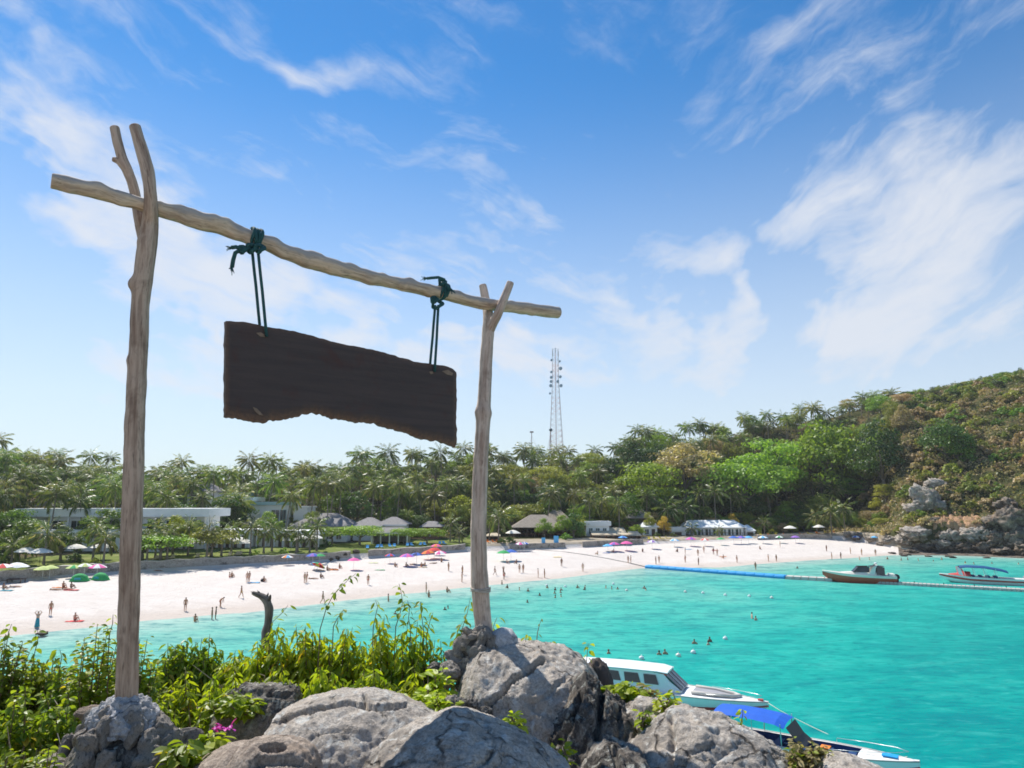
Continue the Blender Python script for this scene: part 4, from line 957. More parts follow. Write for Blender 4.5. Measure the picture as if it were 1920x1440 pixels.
b = building('white_restaurant', 'long white restaurant with dark window bays near the far end of the beach', 1284, 1402, 990, 975, 208, 11, 'hip', roofm=M_white, ridge=.75, openings=rep(7, .03, .97, .1, .85, WN, .72), cols=9, over=1.0); rail(b, 19, -5.5, .1, 15)
building('white_annex', 'low white annex at the left of the white restaurant', 1258, 1288, 996, 988, 205, 6, 'flat', over=.3, openings=[(.2, .7, .05, .8, DK)])
building('white_annex', 'tent like white annex at the right of the white restaurant', 1396, 1418, 996, 984, 209, 6, 'hip', roofm=M_white, ridge=.2, over=.3, openings=[(.2, .8, .05, .8, DK)])
# dark retaining wall of the restaurants
for (a_, b_, n_, lb) in [(955, 1060, 8, 'dark stone terrace wall under the thatched restaurant'), (1092, 1206, 9, 'dark stone terrace wall under the straw awning bar'), (1420, 1560, 9, 'low grey terrace wall behind the far beach chairs')]:
    pts = [(c * float(yb(c)), float(yb(c))) for c in np.interp(np.linspace(a_, b_, n_), _px, _cc)]
    root = thing('terrace_wall', lb, 'wall', (pts[0][0], pts[0][1], 2)); w = MB()
    w.loft([[(x, y - .3, T(x, y - .6) - .5), (x, y - .3, T(x, y - .6) + 1.5), (x, y + .3, T(x, y - .6) + 1.5), (x, y + .3, T(x, y - .6) - .5)] for x, y in pts], True, True)
    w.build('wall_face', M_wall, root, rel=root.location)

# ---- radio masts on the ridge
def lattice_mast(px, py_top, py_bot, Y, wb, wt, label, dishes):
    top, x, z0 = P(px, py_top, Y).z, P(px, 840, Y).x, P(px, py_bot, Y).z - 9
    root = thing('radio_tower', label, 'tower', (x, Y, z0)); h = top - z0; n = 22
    M_a = plain('tower_steel', (0.62, 0.62, 0.64), .5, .1); M_b = plain('tower_red', (0.58, 0.36, 0.34), .5, .1)
    def hw(t): return wb + (wt - wb) * min(1, t / .75)
    cor = [(-1, -1), (1, -1), (1, 1), (-1, 1)]
    for cx_, cy_ in cor:
        MB().tube([(cx_ * hw(t) / 2, cy_ * hw(t) / 2, h * t) for t in (0, .25, .5, .75, 1)], 0.085, 5).build('leg', M_a, root)
    for j in range(7):
        mm = MB()
        for i in range(j * 3 + 1, min(n, j * 3 + 4)):
            t0, t1 = i / n, (i + 1) / n
            for k in range(4):
                a, b = cor[k], cor[(k + 1) % 4]
                mm.bar((a[0]*hw(t0)/2, a[1]*hw(t0)/2, h*t0), (b[0]*hw(t1)/2, b[1]*hw(t1)/2, h*t1), .034, 4); mm.bar((b[0]*hw(t0)/2, b[1]*hw(t0)/2, h*t0), (a[0]*hw(t1)/2, a[1]*hw(t1)/2, h*t1), .034, 4)
                mm.bar((a[0]*hw(t1)/2, a[1]*hw(t1)/2, h*t1), (b[0]*hw(t1)/2, b[1]*hw(t1)/2, h*t1), .04, 4)
        mm.build('bracing', M_b if j % 2 else M_a, root)
    MB().tube([(0, 0, 0), (0, 0, h * .98)], .14, 6).build('cable_ladder', M_b, root)
    M_d = plain('dish_grey', (0.36, 0.43, 0.50), .6, .1)
    for (t, sx, r) in dishes:
        q = MB(); c = Vector((sx * (hw(t) / 2 + r * .9), -hw(t) / 2 - .2, h * t))
        q.tube([c, c + Vector((0, -.9, 0))], r * .78, 10); q.bar(c + Vector((0, .1, 0)), (sx * hw(t) / 2, -hw(t) / 2, h * t), .08, 4)
        q.build('antenna_drum', M_d, root)
    for sx in (-1, 0, 1):
        MB().box((sx * wt * .5, -wt / 2 - .15, h * (.985 - abs(sx) * .03)), (.35, .18, 2.4)).build('panel_antenna', M_a, root)
lattice_mast(1043, 655, 842, 300, 6.8, 2.6, 'tall lattice radio tower with antenna drums behind the tree line', [(.83, 1, 1.0), (.80, -1, .7), (.76, 1, .8), (.755, -1, .8), (.72, -1, .8), (.72, .4, .8), (.685, -1, .9), (.685, 1, .9), (.62, -1.2, .6), (.90, -1, .6), (.89, 1, .6)])
def thin_mast(px, py_top, label, head):
    Y = 292; top, x = P(px, py_top, Y).z, P(px, 840, Y).x; z0 = P(px, 842, Y).z - 8
    root = thing('antenna_mast', label, 'mast', (x, Y, z0)); M_b = plain('mast_steel', (0.42, 0.30, 0.28), .5, .1); h = top - z0
    MB().tube([(0, 0, 0), (0, 0, h)], .16, 6).build('pole', M_b, root)
    if head == 'box': MB().box((0, 0, h), (1.6, .6, .6)).build('antenna_head', M_b, root)
    else: MB().ball((0, 0, h), (.75, .75, .75), 8, 6).build('antenna_head', plain('mast_ball', (0.12, 0.16, 0.18), .5), root)
    for a in (0, 2.1, 4.2): MB().bar((0, 0, h * .9), (math.cos(a) * 3.2, math.sin(a) * 3.2, h * .45), .025, 4).build('guy_wire', M_b, root)
thin_mast(997, 810, 'short red mast with a flat head left of the radio tower', 'box')
thin_mast(1033, 806, 'thin mast with a dark round head close to the radio tower', 'ball')
thin_mast(477, 868 - 12, 'thin distant mast above the palms under the hanging board', 'box')
# ================================================================ PEOPLE AND THINGS ON THE BEACH
def skin_mesh(name, verts, edges, root, sub=2):
    """one continuous skin grown round a skeleton; verts = (x, y, z, rx, ry)"""
    me = bpy.data.meshes.new(name); me.from_pydata([v[:3] for v in verts], edges, []); me.update()
    o = bpy.data.objects.new(name, me); COL.objects.link(o)
    o.modifiers.new('s', 'SKIN'); sl = me.skin_vertices[0].data
    for i, v in enumerate(verts): sl[i].radius = (v[3], v[4]); sl[i].use_root = (i == root)
    md = o.modifiers.new('u', 'SUBSURF'); md.levels = sub; md.render_levels = sub
    dg = bpy.context.evaluated_depsgraph_get(); dg.update()
    out = bpy.data.meshes.new_from_object(o.evaluated_get(dg)); out.name = name
    bpy.data.objects.remove(o); out.polygons.foreach_set('use_smooth', np.ones(len(out.polygons), bool)); out.materials.clear()
    return out
J_E = [(0, 1), (1, 2), (2, 3), (3, 4), (4, 5), (0, 6), (6, 7), (7, 8), (8, 9), (0, 10), (10, 11), (11, 12), (12, 13), (2, 14), (14, 15), (15, 16), (16, 17), (2, 18), (18, 19), (19, 20), (20, 21)]
J_R = [(.15, .10), (.13, .10), (.16, .10), (.055, .055), (.085, .095), (.075, .085), (.095, .095), (.062, .062), (.042, .042), (.045, .03), (.095, .095), (.062, .062), (.042, .042), (.045, .03), (.058, .058), (.042, .042), (.03, .03), (.038, .02), (.058, .058), (.042, .042), (.03, .03), (.038, .02)]
def pose(**k):
    p = dict(pel=(0, 0, .94), waist=(0, 0, 1.10), chest=(0, 0, 1.33), neck=(0, .01, 1.47), head=(0, -.01, 1.58), crown=(0, 0, 1.66),
             hl=(.09, 0, .88), kl=(.10, -.02, .49), al=(.10, .02, .09), tl=(.11, -.14, .03), hr=(-.09, 0, .88), kr=(-.10, -.02, .49), ar=(-.10, .02, .09), tr=(-.11, -.14, .03),
             sl=(.17, .01, 1.39), el=(.24, .03, 1.13), wl=(.25, -.05, .89), fl=(.25, -.09, .79), sr=(-.17, .01, 1.39), er=(-.24, .03, 1.13), wr=(-.25, -.05, .89), fr=(-.25, -.09, .79))
    p.update(k)
    return [p[n] for n in ('pel', 'waist', 'chest', 'neck', 'head', 'crown', 'hl', 'kl', 'al', 'tl', 'hr', 'kr', 'ar', 'tr', 'sl', 'el', 'wl', 'fl', 'sr', 'er', 'wr', 'fr')]
POSES = {'stand': pose(), 'hips': pose(el=(.33, .08, 1.17), wl=(.17, -.03, .98), fl=(.12, -.06, .96)),
         'walk': pose(kl=(.09, -.18, .52), al=(.09, -.26, .12), tl=(.10, -.41, .07), kr=(-.09, .10, .50), ar=(-.10, .34, .15), tr=(-.10, .25, .04), el=(.24, .14, 1.15), wl=(.25, .22, .93), fl=(.25, .24, .83), er=(-.24, -.10, 1.15), wr=(-.24, -.26, .97), fr=(-.24, -.34, .92)),
         'armsup': pose(el=(.34, 0, 1.58), wl=(.16, 0, 1.76), fl=(.08, 0, 1.80), er=(-.34, 0, 1.58), wr=(-.16, 0, 1.76), fr=(-.08, 0, 1.80)),
         'bend': pose(pel=(0, .10, .90), waist=(0, 0, 1.03), chest=(0, -.19, 1.15), neck=(0, -.33, 1.22), head=(0, -.43, 1.25), crown=(0, -.50, 1.28), hl=(.09, .08, .85), hr=(-.09, .08, .85), sl=(.17, -.24, 1.17), el=(.2, -.30, .90), wl=(.16, -.36, .68), fl=(.14, -.38, .58), sr=(-.17, -.24, 1.17), er=(-.2, -.30, .90), wr=(-.16, -.36, .68), fr=(-.14, -.38, .58)),
         'sit': pose(pel=(0, .12, .13), waist=(0, .14, .30), chest=(0, .10, .54), neck=(0, .08, .68), head=(0, .05, .79), crown=(0, .06, .87), hl=(.10, .04, .12), kl=(.12, -.30, .42), al=(.12, -.52, .07), tl=(.12, -.66, .04), hr=(-.10, .04, .12), kr=(-.12, -.30, .42), ar=(-.12, -.52, .07), tr=(-.12, -.66, .04),
                     sl=(.17, .10, .60), el=(.23, -.10, .46), wl=(.15, -.30, .46), fl=(.10, -.38, .46), sr=(-.17, .10, .60), er=(-.23, -.10, .46), wr=(-.15, -.30, .46), fr=(-.10, -.38, .46)),
         'lie': pose(pel=(0, 0, .12), waist=(0, .17, .12), chest=(0, .40, .13), neck=(0, .55, .13), head=(0, .66, .15), crown=(0, .74, .16), hl=(.09, -.06, .12), kl=(.11, -.46, .15), al=(.12, -.86, .07), tl=(.14, -.95, .15), hr=(-.09, -.06, .12), kr=(-.11, -.46, .11), ar=(-.12, -.86, .07), tr=(-.14, -.95, .15),
                     sl=(.17, .46, .12), el=(.32, .25, .08), wl=(.30, .02, .06), fl=(.29, -.07, .05), sr=(-.17, .46, .12), er=(-.32, .62, .09), wr=(-.16, .80, .08), fr=(-.08, .84, .09)),
         'wade': pose(el=(.36, -.05, 1.18), wl=(.5, -.12, 1.05), fl=(.57, -.16, 1.02))}
PEOPLE = {}
def prep_people():
    for nm, js in POSES.items():
        v = [js[i] + J_R[i] for i in range(22)]
        body = skin_mesh('body', v, J_E, 0, 2)
        sh = [js[0] + (.165, .125), js[6] + (.11, .115), js[10] + (.11, .115)]
        def lerp(a, b, t): return tuple(a[k] + (b[k] - a[k]) * t for k in range(3))
        sh += [lerp(js[6], js[7], .42) + (.095, .095), lerp(js[10], js[11], .42) + (.095, .095), lerp(js[0], js[1], .35) + (.15, .115)]
        trunks = skin_mesh('swimwear', sh, [(0, 1), (0, 2), (1, 3), (2, 4), (0, 5)], 0, 1)
        tp = [lerp(js[1], js[2], .45) + (.155, .115), js[2] + (.172, .118)]
        top = skin_mesh('top', tp, [(0, 1)], 0, 1)
        hd = Vector(js[4]); cr = Vector(js[5]); up = (cr - hd).normalized()
        hair = MB().ball(hd + up * .045 + Vector((0, .025, 0) if nm != 'lie' else (0, 0, .01)), (.095, .105, .09), 10, 6).mesh('hair', True)
        PEOPLE[nm] = (body, trunks, top, hair)
prep_people()
SKIN = [plain('skin_fair', (0.58, 0.36, 0.25), .6, .05), plain('skin_tan', (0.42, 0.23, 0.14), .6, .05), plain('skin_brown', (0.25, 0.13, 0.08), .6, .05)]
HAIR = [plain('hair_dark', (0.03, 0.022, 0.018), .6), plain('hair_brown', (0.12, 0.07, 0.04), .6), plain('hair_blond', (0.45, 0.33, 0.16), .6)]
CLOTH = {k: plain('cloth_' + k, c, .85, .1) for k, c in dict(red=(.62, .05, .05), blue=(.05, .14, .5), teal=(.03, .28, .36), black=(.02, .02, .025), white=(.8, .8, .78), orange=(.75, .22, .04), pink=(.75, .12, .35), green=(.04, .35, .10), yellow=(.8, .6, .08), purple=(.30, .14, .5), lime=(.55, .62, .22), navy=(.02, .04, .16), grey=(.3, .3, .32), straw=(.6, .48, .3), sky=(.12, .42, .72)).items()}
prng = random.Random(3)
def person(px, py, ps, wear, label, top=None, rz=None, skin=None, hair=0, group=None, dz=0.0, scale=1.0):
    p = hit(px, py); body, trk, tp, hr = PEOPLE[ps]
    r = thing('person', label, 'person', (p.x, p.y, p.z + dz), prng.uniform(0, 6.28) if rz is None else rz, group); r.scale = (scale,) * 3
    link('body', body, SKIN[prng.choice([0, 0, 1, 1, 2]) if skin is None else skin], r)
    link('swimwear', trk, CLOTH[wear], r)
    if top: link('top', tp, CLOTH[top], r)
    link('hair', hr, HAIR[hair], r)
    return r
# near part of the beach, one by one
sk = MB(); sk.tube([(0, 0, 1.0), (0, 0, .75), (0, 0, .4), (0, 0, .08)], [.15, .19, .22, .27], 12); SKIRT = sk.mesh('long_skirt', True)
pw = person(69, 1177, 'armsup', 'teal', 'person in a long teal skirt with both arms raised at the waterline', 'teal', 0.3, 0, 0, scale=1.05); link('long_skirt', SKIRT, CLOTH['teal'], pw)
person(94, 1154, 'stand', 'red', 'person in red shorts standing on the sand left of the tall post', None, .2, 1, 0)
q = person(141, 1164, 'sit', 'black', 'person sitting on a red cloth on the sand left of the tall post', 'black', 1.2, 0, 0)
person(347, 1146, 'stand', 'black', 'person in black standing alone on the wet sand right of the tall post', None, .4, 1, 0)
person(413, 1139, 'bend', 'red', 'stooping person in bright red near the waterline', 'red', 1.5, 1, 0)
person(397, 1162, 'stand', 'black', 'left person of the pair paddling at the water edge', 'black', 1.8, 1, 0, dz=-.25)
person(404, 1161, 'hips', 'navy', 'right person of the pair paddling at the water edge', None, -1.2, 2, 0, dz=-.2)
person(366, 1166, 'sit', 'orange', 'person sitting in the shallows left of the paddling pair', None, .8, 1, 0)
person(452, 1121, 'walk', 'yellow', 'person in yellow walking on the sand above the dark snag', None, 1.57, 1, 0)
person(463, 1092, 'stand', 'orange', 'left person of the standing pair in the middle of the sand', None, .5, 0, 2)
person(467, 1091, 'stand', 'orange', 'right person of the standing pair in the middle of the sand', None, -2, 0, 1)
person(435, 1082, 'sit', 'black', 'left of two people sitting close on the upper sand', None, 1, 1, 0); person(431, 1083, 'sit', 'red', 'right of two people sitting close on the upper sand', None, 2, 1, 1)
person(571, 1093, 'stand', 'green', 'person in a green top standing beside another on the sand', 'lime', 1, 0, 0); person(575, 1092, 'hips', 'red', 'person in red standing beside the one in green', None, -1, 1, 1)
person(495, 1091, 'sit', 'red', 'person in red sitting with a dark bag on the sand', None, 1, 1, 0); person(587, 1086, 'lie', 'black', 'person lying in the sand right of the standing pair in green and red', None, 1.5, 1, 0)
person(602, 1084, 'sit', 'black', 'person sitting beside the one lying in the sand', None, 1.2, 2, 0)
person(605, 1132, 'walk', 'straw', 'person walking along the waterline above the shrubs', None, 1.57, 1, 1)
person(690, 1097, 'stand', 'red', 'lone standing person in the middle of the white sand', None, .3, 1, 0)
person(728, 1128, 'stand', 'orange', 'person wading in front of the leaning leafy sprig', None, 2, 1, 0, dz=-.6); person(799, 1113, 'stand', 'red', 'person in red standing at the water edge left of the slim post', 'red', 2, 0, 0)
person(804, 1120, 'stand', 'orange', 'wading person just below the one in red at the water edge', None, 1, 1, 0, dz=-.7); person(839, 1111, 'sit', 'black', 'person in dark clothes crouching at the water edge left of the slim post', 'black', 1, 1, 0)
person(841, 1071, 'stand', 'straw', 'person standing high on the sand left of the slim post', None, 1, 1, 1); person(867, 1078, 'hips', 'yellow', 'left of two people standing beside the slim post', None, 1, 1, 1); person(866, 1092, 'stand', 'lime', 'lower of two people standing beside the slim post', None, 2, 0, 1)
person(119, 1102, 'sit', 'black', 'left of two people sitting on towels near the green tents', None, 1.2, 1, 0); person(134, 1103, 'sit', 'black', 'right of two people sitting on towels near the green tents', None, 1.6, 2, 0)
person(104, 1107, 'lie', 'black', 'person lying flat on the sand below the green tents', None, 1.57, 1, 0); person(126, 1106, 'lie', 'red', 'person lying between the two sitting on towels', None, 1.57, 1, 0)
person(28, 1101, 'lie', 'purple', 'person lying on the sand at the left edge', None, 1.5, 1, 0); person(7, 1106, 'sit', 'teal', 'person in teal sitting at the left edge of the sand', 'teal', 1.5, 1, 0)
person(410, 1060, 'sit', 'orange', 'person sitting against the sea wall in the sun', 'orange', 2, 1, 0); person(295, 1071, 'lie', 'orange', 'person in orange lying at the foot of the sea wall', 'orange', 1.5, 1, 0)
person(625, 1068, 'lie', 'red', 'person lying beside the red and yellow beach umbrella', 'red', 1.4, 1, 0); person(614, 1070, 'sit', 'black', 'person sitting beside the red and yellow beach umbrella', None, 1, 1, 0); person(637, 1066, 'sit', 'red', 'person in red sitting upright on the upper sand', None, 1, 1, 0)
for k, (px, py, ps, w, lb) in enumerate([(762, 1063, 'sit', 'black', 'under the dark pink umbrella'), (774, 1059, 'lie', 'black', 'beside the dark pink umbrella'), (790, 1063, 'sit', 'red', 'left, on the sand under the indigo umbrella'), (796, 1062, 'sit', 'straw', 'right, on the sand under the indigo umbrella'),
        (813, 1057, 'lie', 'black', 'right of the indigo umbrella'), (828, 1054, 'sit', 'black', 'on the sand below the pink cloth'), (741, 1063, 'sit', 'grey', 'alone left of the dark pink umbrella')]):
    person(px, py, ps, w, 'person ' + {'sit': 'sitting ', 'lie': 'lying '}[ps] + lb, None, 1.3 + k, 1, 0)
# right of the slim post
for k, (px, py, ps, w, tp, lb) in enumerate([(928, 1079, 'walk', 'orange', None, 'person in orange walking just right of the slim post'), (944, 1080, 'armsup', 'black', None, 'person with arms lifted right of the slim post'), (945, 1087, 'bend', 'red', None, 'bending person right of the slim post'),
        (974, 1074, 'stand', 'black', None, 'left of two bathers standing below the green and blue umbrellas'), (981, 1074, 'stand', 'orange', None, 'right of two bathers standing below the green and blue umbrellas'), (1009, 1083, 'stand', 'black', 'black', 'person in black standing near the waterline'),
        (1021, 1084, 'stand', 'red', None, 'person standing beside the one in black'), (1053, 1062, 'stand', 'black', None, 'person alone on the sand below the cyan board'), (1093, 1072, 'stand', 'lime', None, 'person in lime standing near the water right of the posts'),
        (951, 1057, 'sit', 'black', None, 'person sitting left under the blue umbrella'), (968, 1057, 'sit', 'grey', None, 'person sitting right under the blue umbrella'), (1178, 1056, 'stand', 'black', None, 'left of two people near the shore end of the blue boom'), (1183, 1056, 'stand', 'red', None, 'right of two people near the shore end of the blue boom'),
        (1230, 1058, 'hips', 'black', None, 'dark figure left of the pair above the blue boom'), (1236, 1056, 'stand', 'straw', None, 'pale figure right of the pair above the blue boom'), (1285, 1055, 'hips', 'red', 'red', 'person in red standing above the blue boom'),
        (1309, 1043, 'stand', 'black', None, 'dark figure on the upper sand below the white restaurant'), (1285, 1040, 'stand', 'black', None, 'figure with a dark hat above the one in red'), (1338, 1040, 'stand', 'pink', None, 'figure in pink on the sand below the white restaurant'), (1320, 1037, 'walk', 'orange', None, 'walking figure in orange below the white restaurant'),
        (1345, 1042, 'stand', 'straw', None, 'thin figure standing right of the one in pink'), (1417, 1069, 'stand', 'black', 'black', 'person in black wading beyond the blue boom'), (1595, 1039, 'stand', 'yellow', None, 'person standing on the far sand behind the brown boat'), (1616, 1041, 'stand', 'lime', None, 'person on the far sand right behind the brown boat'),
        (1642, 1042, 'stand', 'orange', None, 'figure at the far end of the sand'), (1550, 1034, 'hips', 'black', None, 'figure on the far sand left of the brown boat'), (1577, 1048, 'stand', 'red', None, 'bather at the waterline behind the brown boat windscreen'), (1560, 1049, 'stand', 'orange', None, 'bather at the waterline behind the brown boat bow'),
        (1463, 1027, 'stand', 'lime', None, 'figure on the far sand under the cream parasols'), (1270, 1035, 'sit', 'black', None, 'sitting figure on the upper sand left of the white restaurant'), (1120, 1040, 'sit', 'green', None, 'sitting figure below the beach bar wall'), (1150, 1036, 'sit', 'red', None, 'sitting figure below the straw awning'),
        (1205, 1035, 'sit', 'blue', None, 'sitting figure right of the beach bar wall'), (1356, 1047, 'sit', 'orange', None, 'sitting figure in orange on the sand below the restaurant'), (1310, 1060, 'stand', 'navy', None, 'bather at the water edge beyond the blue boom'), (1441, 1053, 'stand', 'straw', None, 'left bather at the far water edge'),
        (1456, 1053, 'stand', 'black', None, 'right bather at the far water edge'), (1382, 1055, 'stand', 'red', None, 'bather in red at the far water edge'), (1425, 1030, 'sit', 'black', None, 'dark sitting figure below the restaurant end')]):
    person(px, py, ps, w, lb, tp, None, None, 0)
# bathers with only head and shoulders above the water
for k, (px, py, d) in enumerate([(1083, 1103, -1.15), (1097, 1103, -1.2), (1096, 1106, -1.25), (1136, 1103, -1.25), (1147, 1105, -1.2), (1158, 1105, -1.3), (1208, 1104, -1.2), (1211, 1107, -1.3), (1041, 1107, -1.2), (1052, 1107, -1.25), (1040, 1113, -1.3), (1051, 1112, -1.3), (1041, 1121, -1.25), (1052, 1119, -1.3),
        (1026, 1103, -1.2), (989, 1130, -1.3), (1012, 1117, -1.25), (941, 1096, -1.0), (951, 1103, -1.1), (974, 1107, -1.2), (990, 1109, -1.2), (834, 1144, -1.3), (840, 1141, -1.3), (741, 1152, -1.3), (1302, 1208, -1.25), (1331, 1204, -1.2), (1328, 1210, -1.3), (1247, 1227, -1.25),
        (1236, 1228, -1.3), (1141, 1226, -1.3), (1410, 1160, -.95), (1417, 1163, -1.2), (1495, 1066, -1.2), (1690, 1051, -1.0), (1702, 1050, -1.1), (1722, 1052, -1.1), (1766, 1050, -1.1), (1664, 1049, -1.0), (1810, 1056, -1.2), (1826, 1058, -1.2), (1860, 1057, -1.3), (1910, 1058, -1.3), (1750, 1053, -1.3), (1612, 1050, -.9), (1630, 1050, -1.0)]):
    p = G(px, py)
    near = {24: 'lone swimmer left of the trio in the open turquoise water', 25: 'upper swimmer of the trio in the open turquoise water', 26: 'lower swimmer of the trio in the open turquoise water', 27: 'right snorkeller beyond the white cabin boat', 28: 'left snorkeller beyond the white cabin boat', 29: 'swimmer nearest to the dark stump rock',
            30: 'swimmer holding up another in the middle of the bay', 31: 'swimmer held by another in the middle of the bay'}
    person(px, py, 'wade' if k % 3 == 0 else 'stand', ['black', 'red', 'navy'][k % 3], near.get(k, 'bather up to the chest in the shallow turquoise water'), None, None, None, k % 2, None if k in near else 'bathers in the shallow water', d)

# ---- umbrellas
def umb_mesh(r, h, n=8):
    v = [(0, 0, h)]; f = []
    for j, t in enumerate((.35, .7, 1.0)):
        for k in range(n * 2):
            a = math.pi * k / n; rr = r * t * (1 if k % 2 == 0 else .965); v.append((rr * math.cos(a), rr * math.sin(a), h - h * (t ** 1.7) - (0 if k % 2 == 0 or t < .9 else -.03)))
    m = n * 2
    for k in range(m): f.append((0, 1 + k, 1 + (k + 1) % m))
    for j in range(2):
        for k in range(m): a, b = 1 + j * m + k, 1 + j * m + (k + 1) % m; f.append((a, a + m, b + m, b))
    return v, f
UV_, UF_ = umb_mesh(1.25, .5); U_ME = mesh_np('canopy', np.array(UV_), UF_); GU, GF = umb_mesh(1.9, .75, 4); G_ME = mesh_np('canopy', np.array(GU), GF)
POLE = MB().tube([(0, 0, -.3), (0, 0, 2.35)], .03, 6).mesh('pole', True)
stripes = {}
def panel_mesh(cols):
    """canopy in alternating coloured panels"""
    key = tuple(cols)
    if key not in stripes:
        me = mesh_np('canopy', np.array(UV_), UF_)
        for c in cols: me.materials.append(CLOTH[c])
        m = 16
        for i, p in enumerate(me.polygons): p.material_index = ((i % m) // 2) % len(cols)
        stripes[key] = me
    return stripes[key]
def parasol(px, py, cols, label, h=2.0, r=1.0, tilt=0.0, garden=False, p=None, group=None):
    p = p or hit(px, py); root = thing('garden_parasol' if garden else 'beach_umbrella', label, 'parasol', p, prng.uniform(0, 1.5) if garden else prng.uniform(0, 6), group)
    pl = link('pole', POLE, M_dkwood if garden else CLOTH['white'], root); pl.scale = (1, 1, h / 2.3)
    if garden: c = link('canopy', G_ME, M_canvas, root)
    elif len(cols) == 1: c = link('canopy', U_ME, CLOTH[cols[0]], root)
    else: c = link('canopy', panel_mesh(cols), None, root)
    c.location = (0, 0, h - .45); c.scale = (r, r, r); root.rotation_euler[0] = tilt
    return root
M_canvas = plain('cream_canvas', (0.78, 0.74, 0.66), .9, .06)
def lawn_at(px, py, Y):
    Y = max(Y, float(col((px - 960) / F * CT, _yb)) + 3.0); x = (px - 960) / F * Y * CT; return Vector((x, Y, T(x, Y)))
GPAR = [(60, 1043, 'leftmost cream parasol half hidden by the garden palms'), (87, 1047, 'low white parasol in the shade of the garden palms'), (151, 1037, 'white parasol in front of the villa door'), (199, 1037, 'white parasol left of the tall post'),
        (320, 1030, 'first white parasol right of the tall post'), (351, 1029, 'white parasol below the pale column of the villa'), (374, 1028, 'white parasol third right of the tall post'), (429, 1028, 'grey white parasol in the gap of the garden palms'), (457, 1026, 'broad white parasol before the columned villa'),
        (457, 1026, 'lower cream parasol right above the clipped bushes'), (550, 1020, 'broad cream parasol near the small palm'), (575, 1018, 'cream parasol behind the broad one near the small palm'), (594, 1018, 'cream parasol leaning on the palm trunk at the lawn end')]
for k, (px, py, lb) in enumerate(GPAR):
    off = [9, 6, 10, 9, 10, 9, 11, 12, 10, 5, 8, 11, 11][k]; Yb_ = float(col((px - 960) / F * CT, _yb)) + off
    parasol(px, py, None, lb, 2.6, 1.0, 0, True, lawn_at(px, py, Yb_))
for (px, lb) in [(408, 'left of the row of small white parasols on the villa terrace'), (423, 'middle of the row of small white parasols on the villa terrace'), (440, 'right of the row of small white parasols on the villa terrace')]:
    Yv = float(col((px - 960) / F * CT, _yb)) + 17; q = P(px, 972, Yv); parasol(px, 0, None, lb, 2.4, .8, 0, True, Vector((q.x, Yv, T(q.x, Yv))))
parasol(0, 0, None, 'cream parasol behind the low wall right of the slim post', 2.6, 1.1, 0, True, lawn_at(962, 1010, 178)); parasol(0, 0, None, 'small cream parasol left at the far terrace', 2.6, 1.1, 0, True, lawn_at(1478, 1000, 222)); parasol(0, 0, None, 'small cream parasol right at the far terrace', 2.6, 1.1, 0, True, lawn_at(1531, 1000, 222))
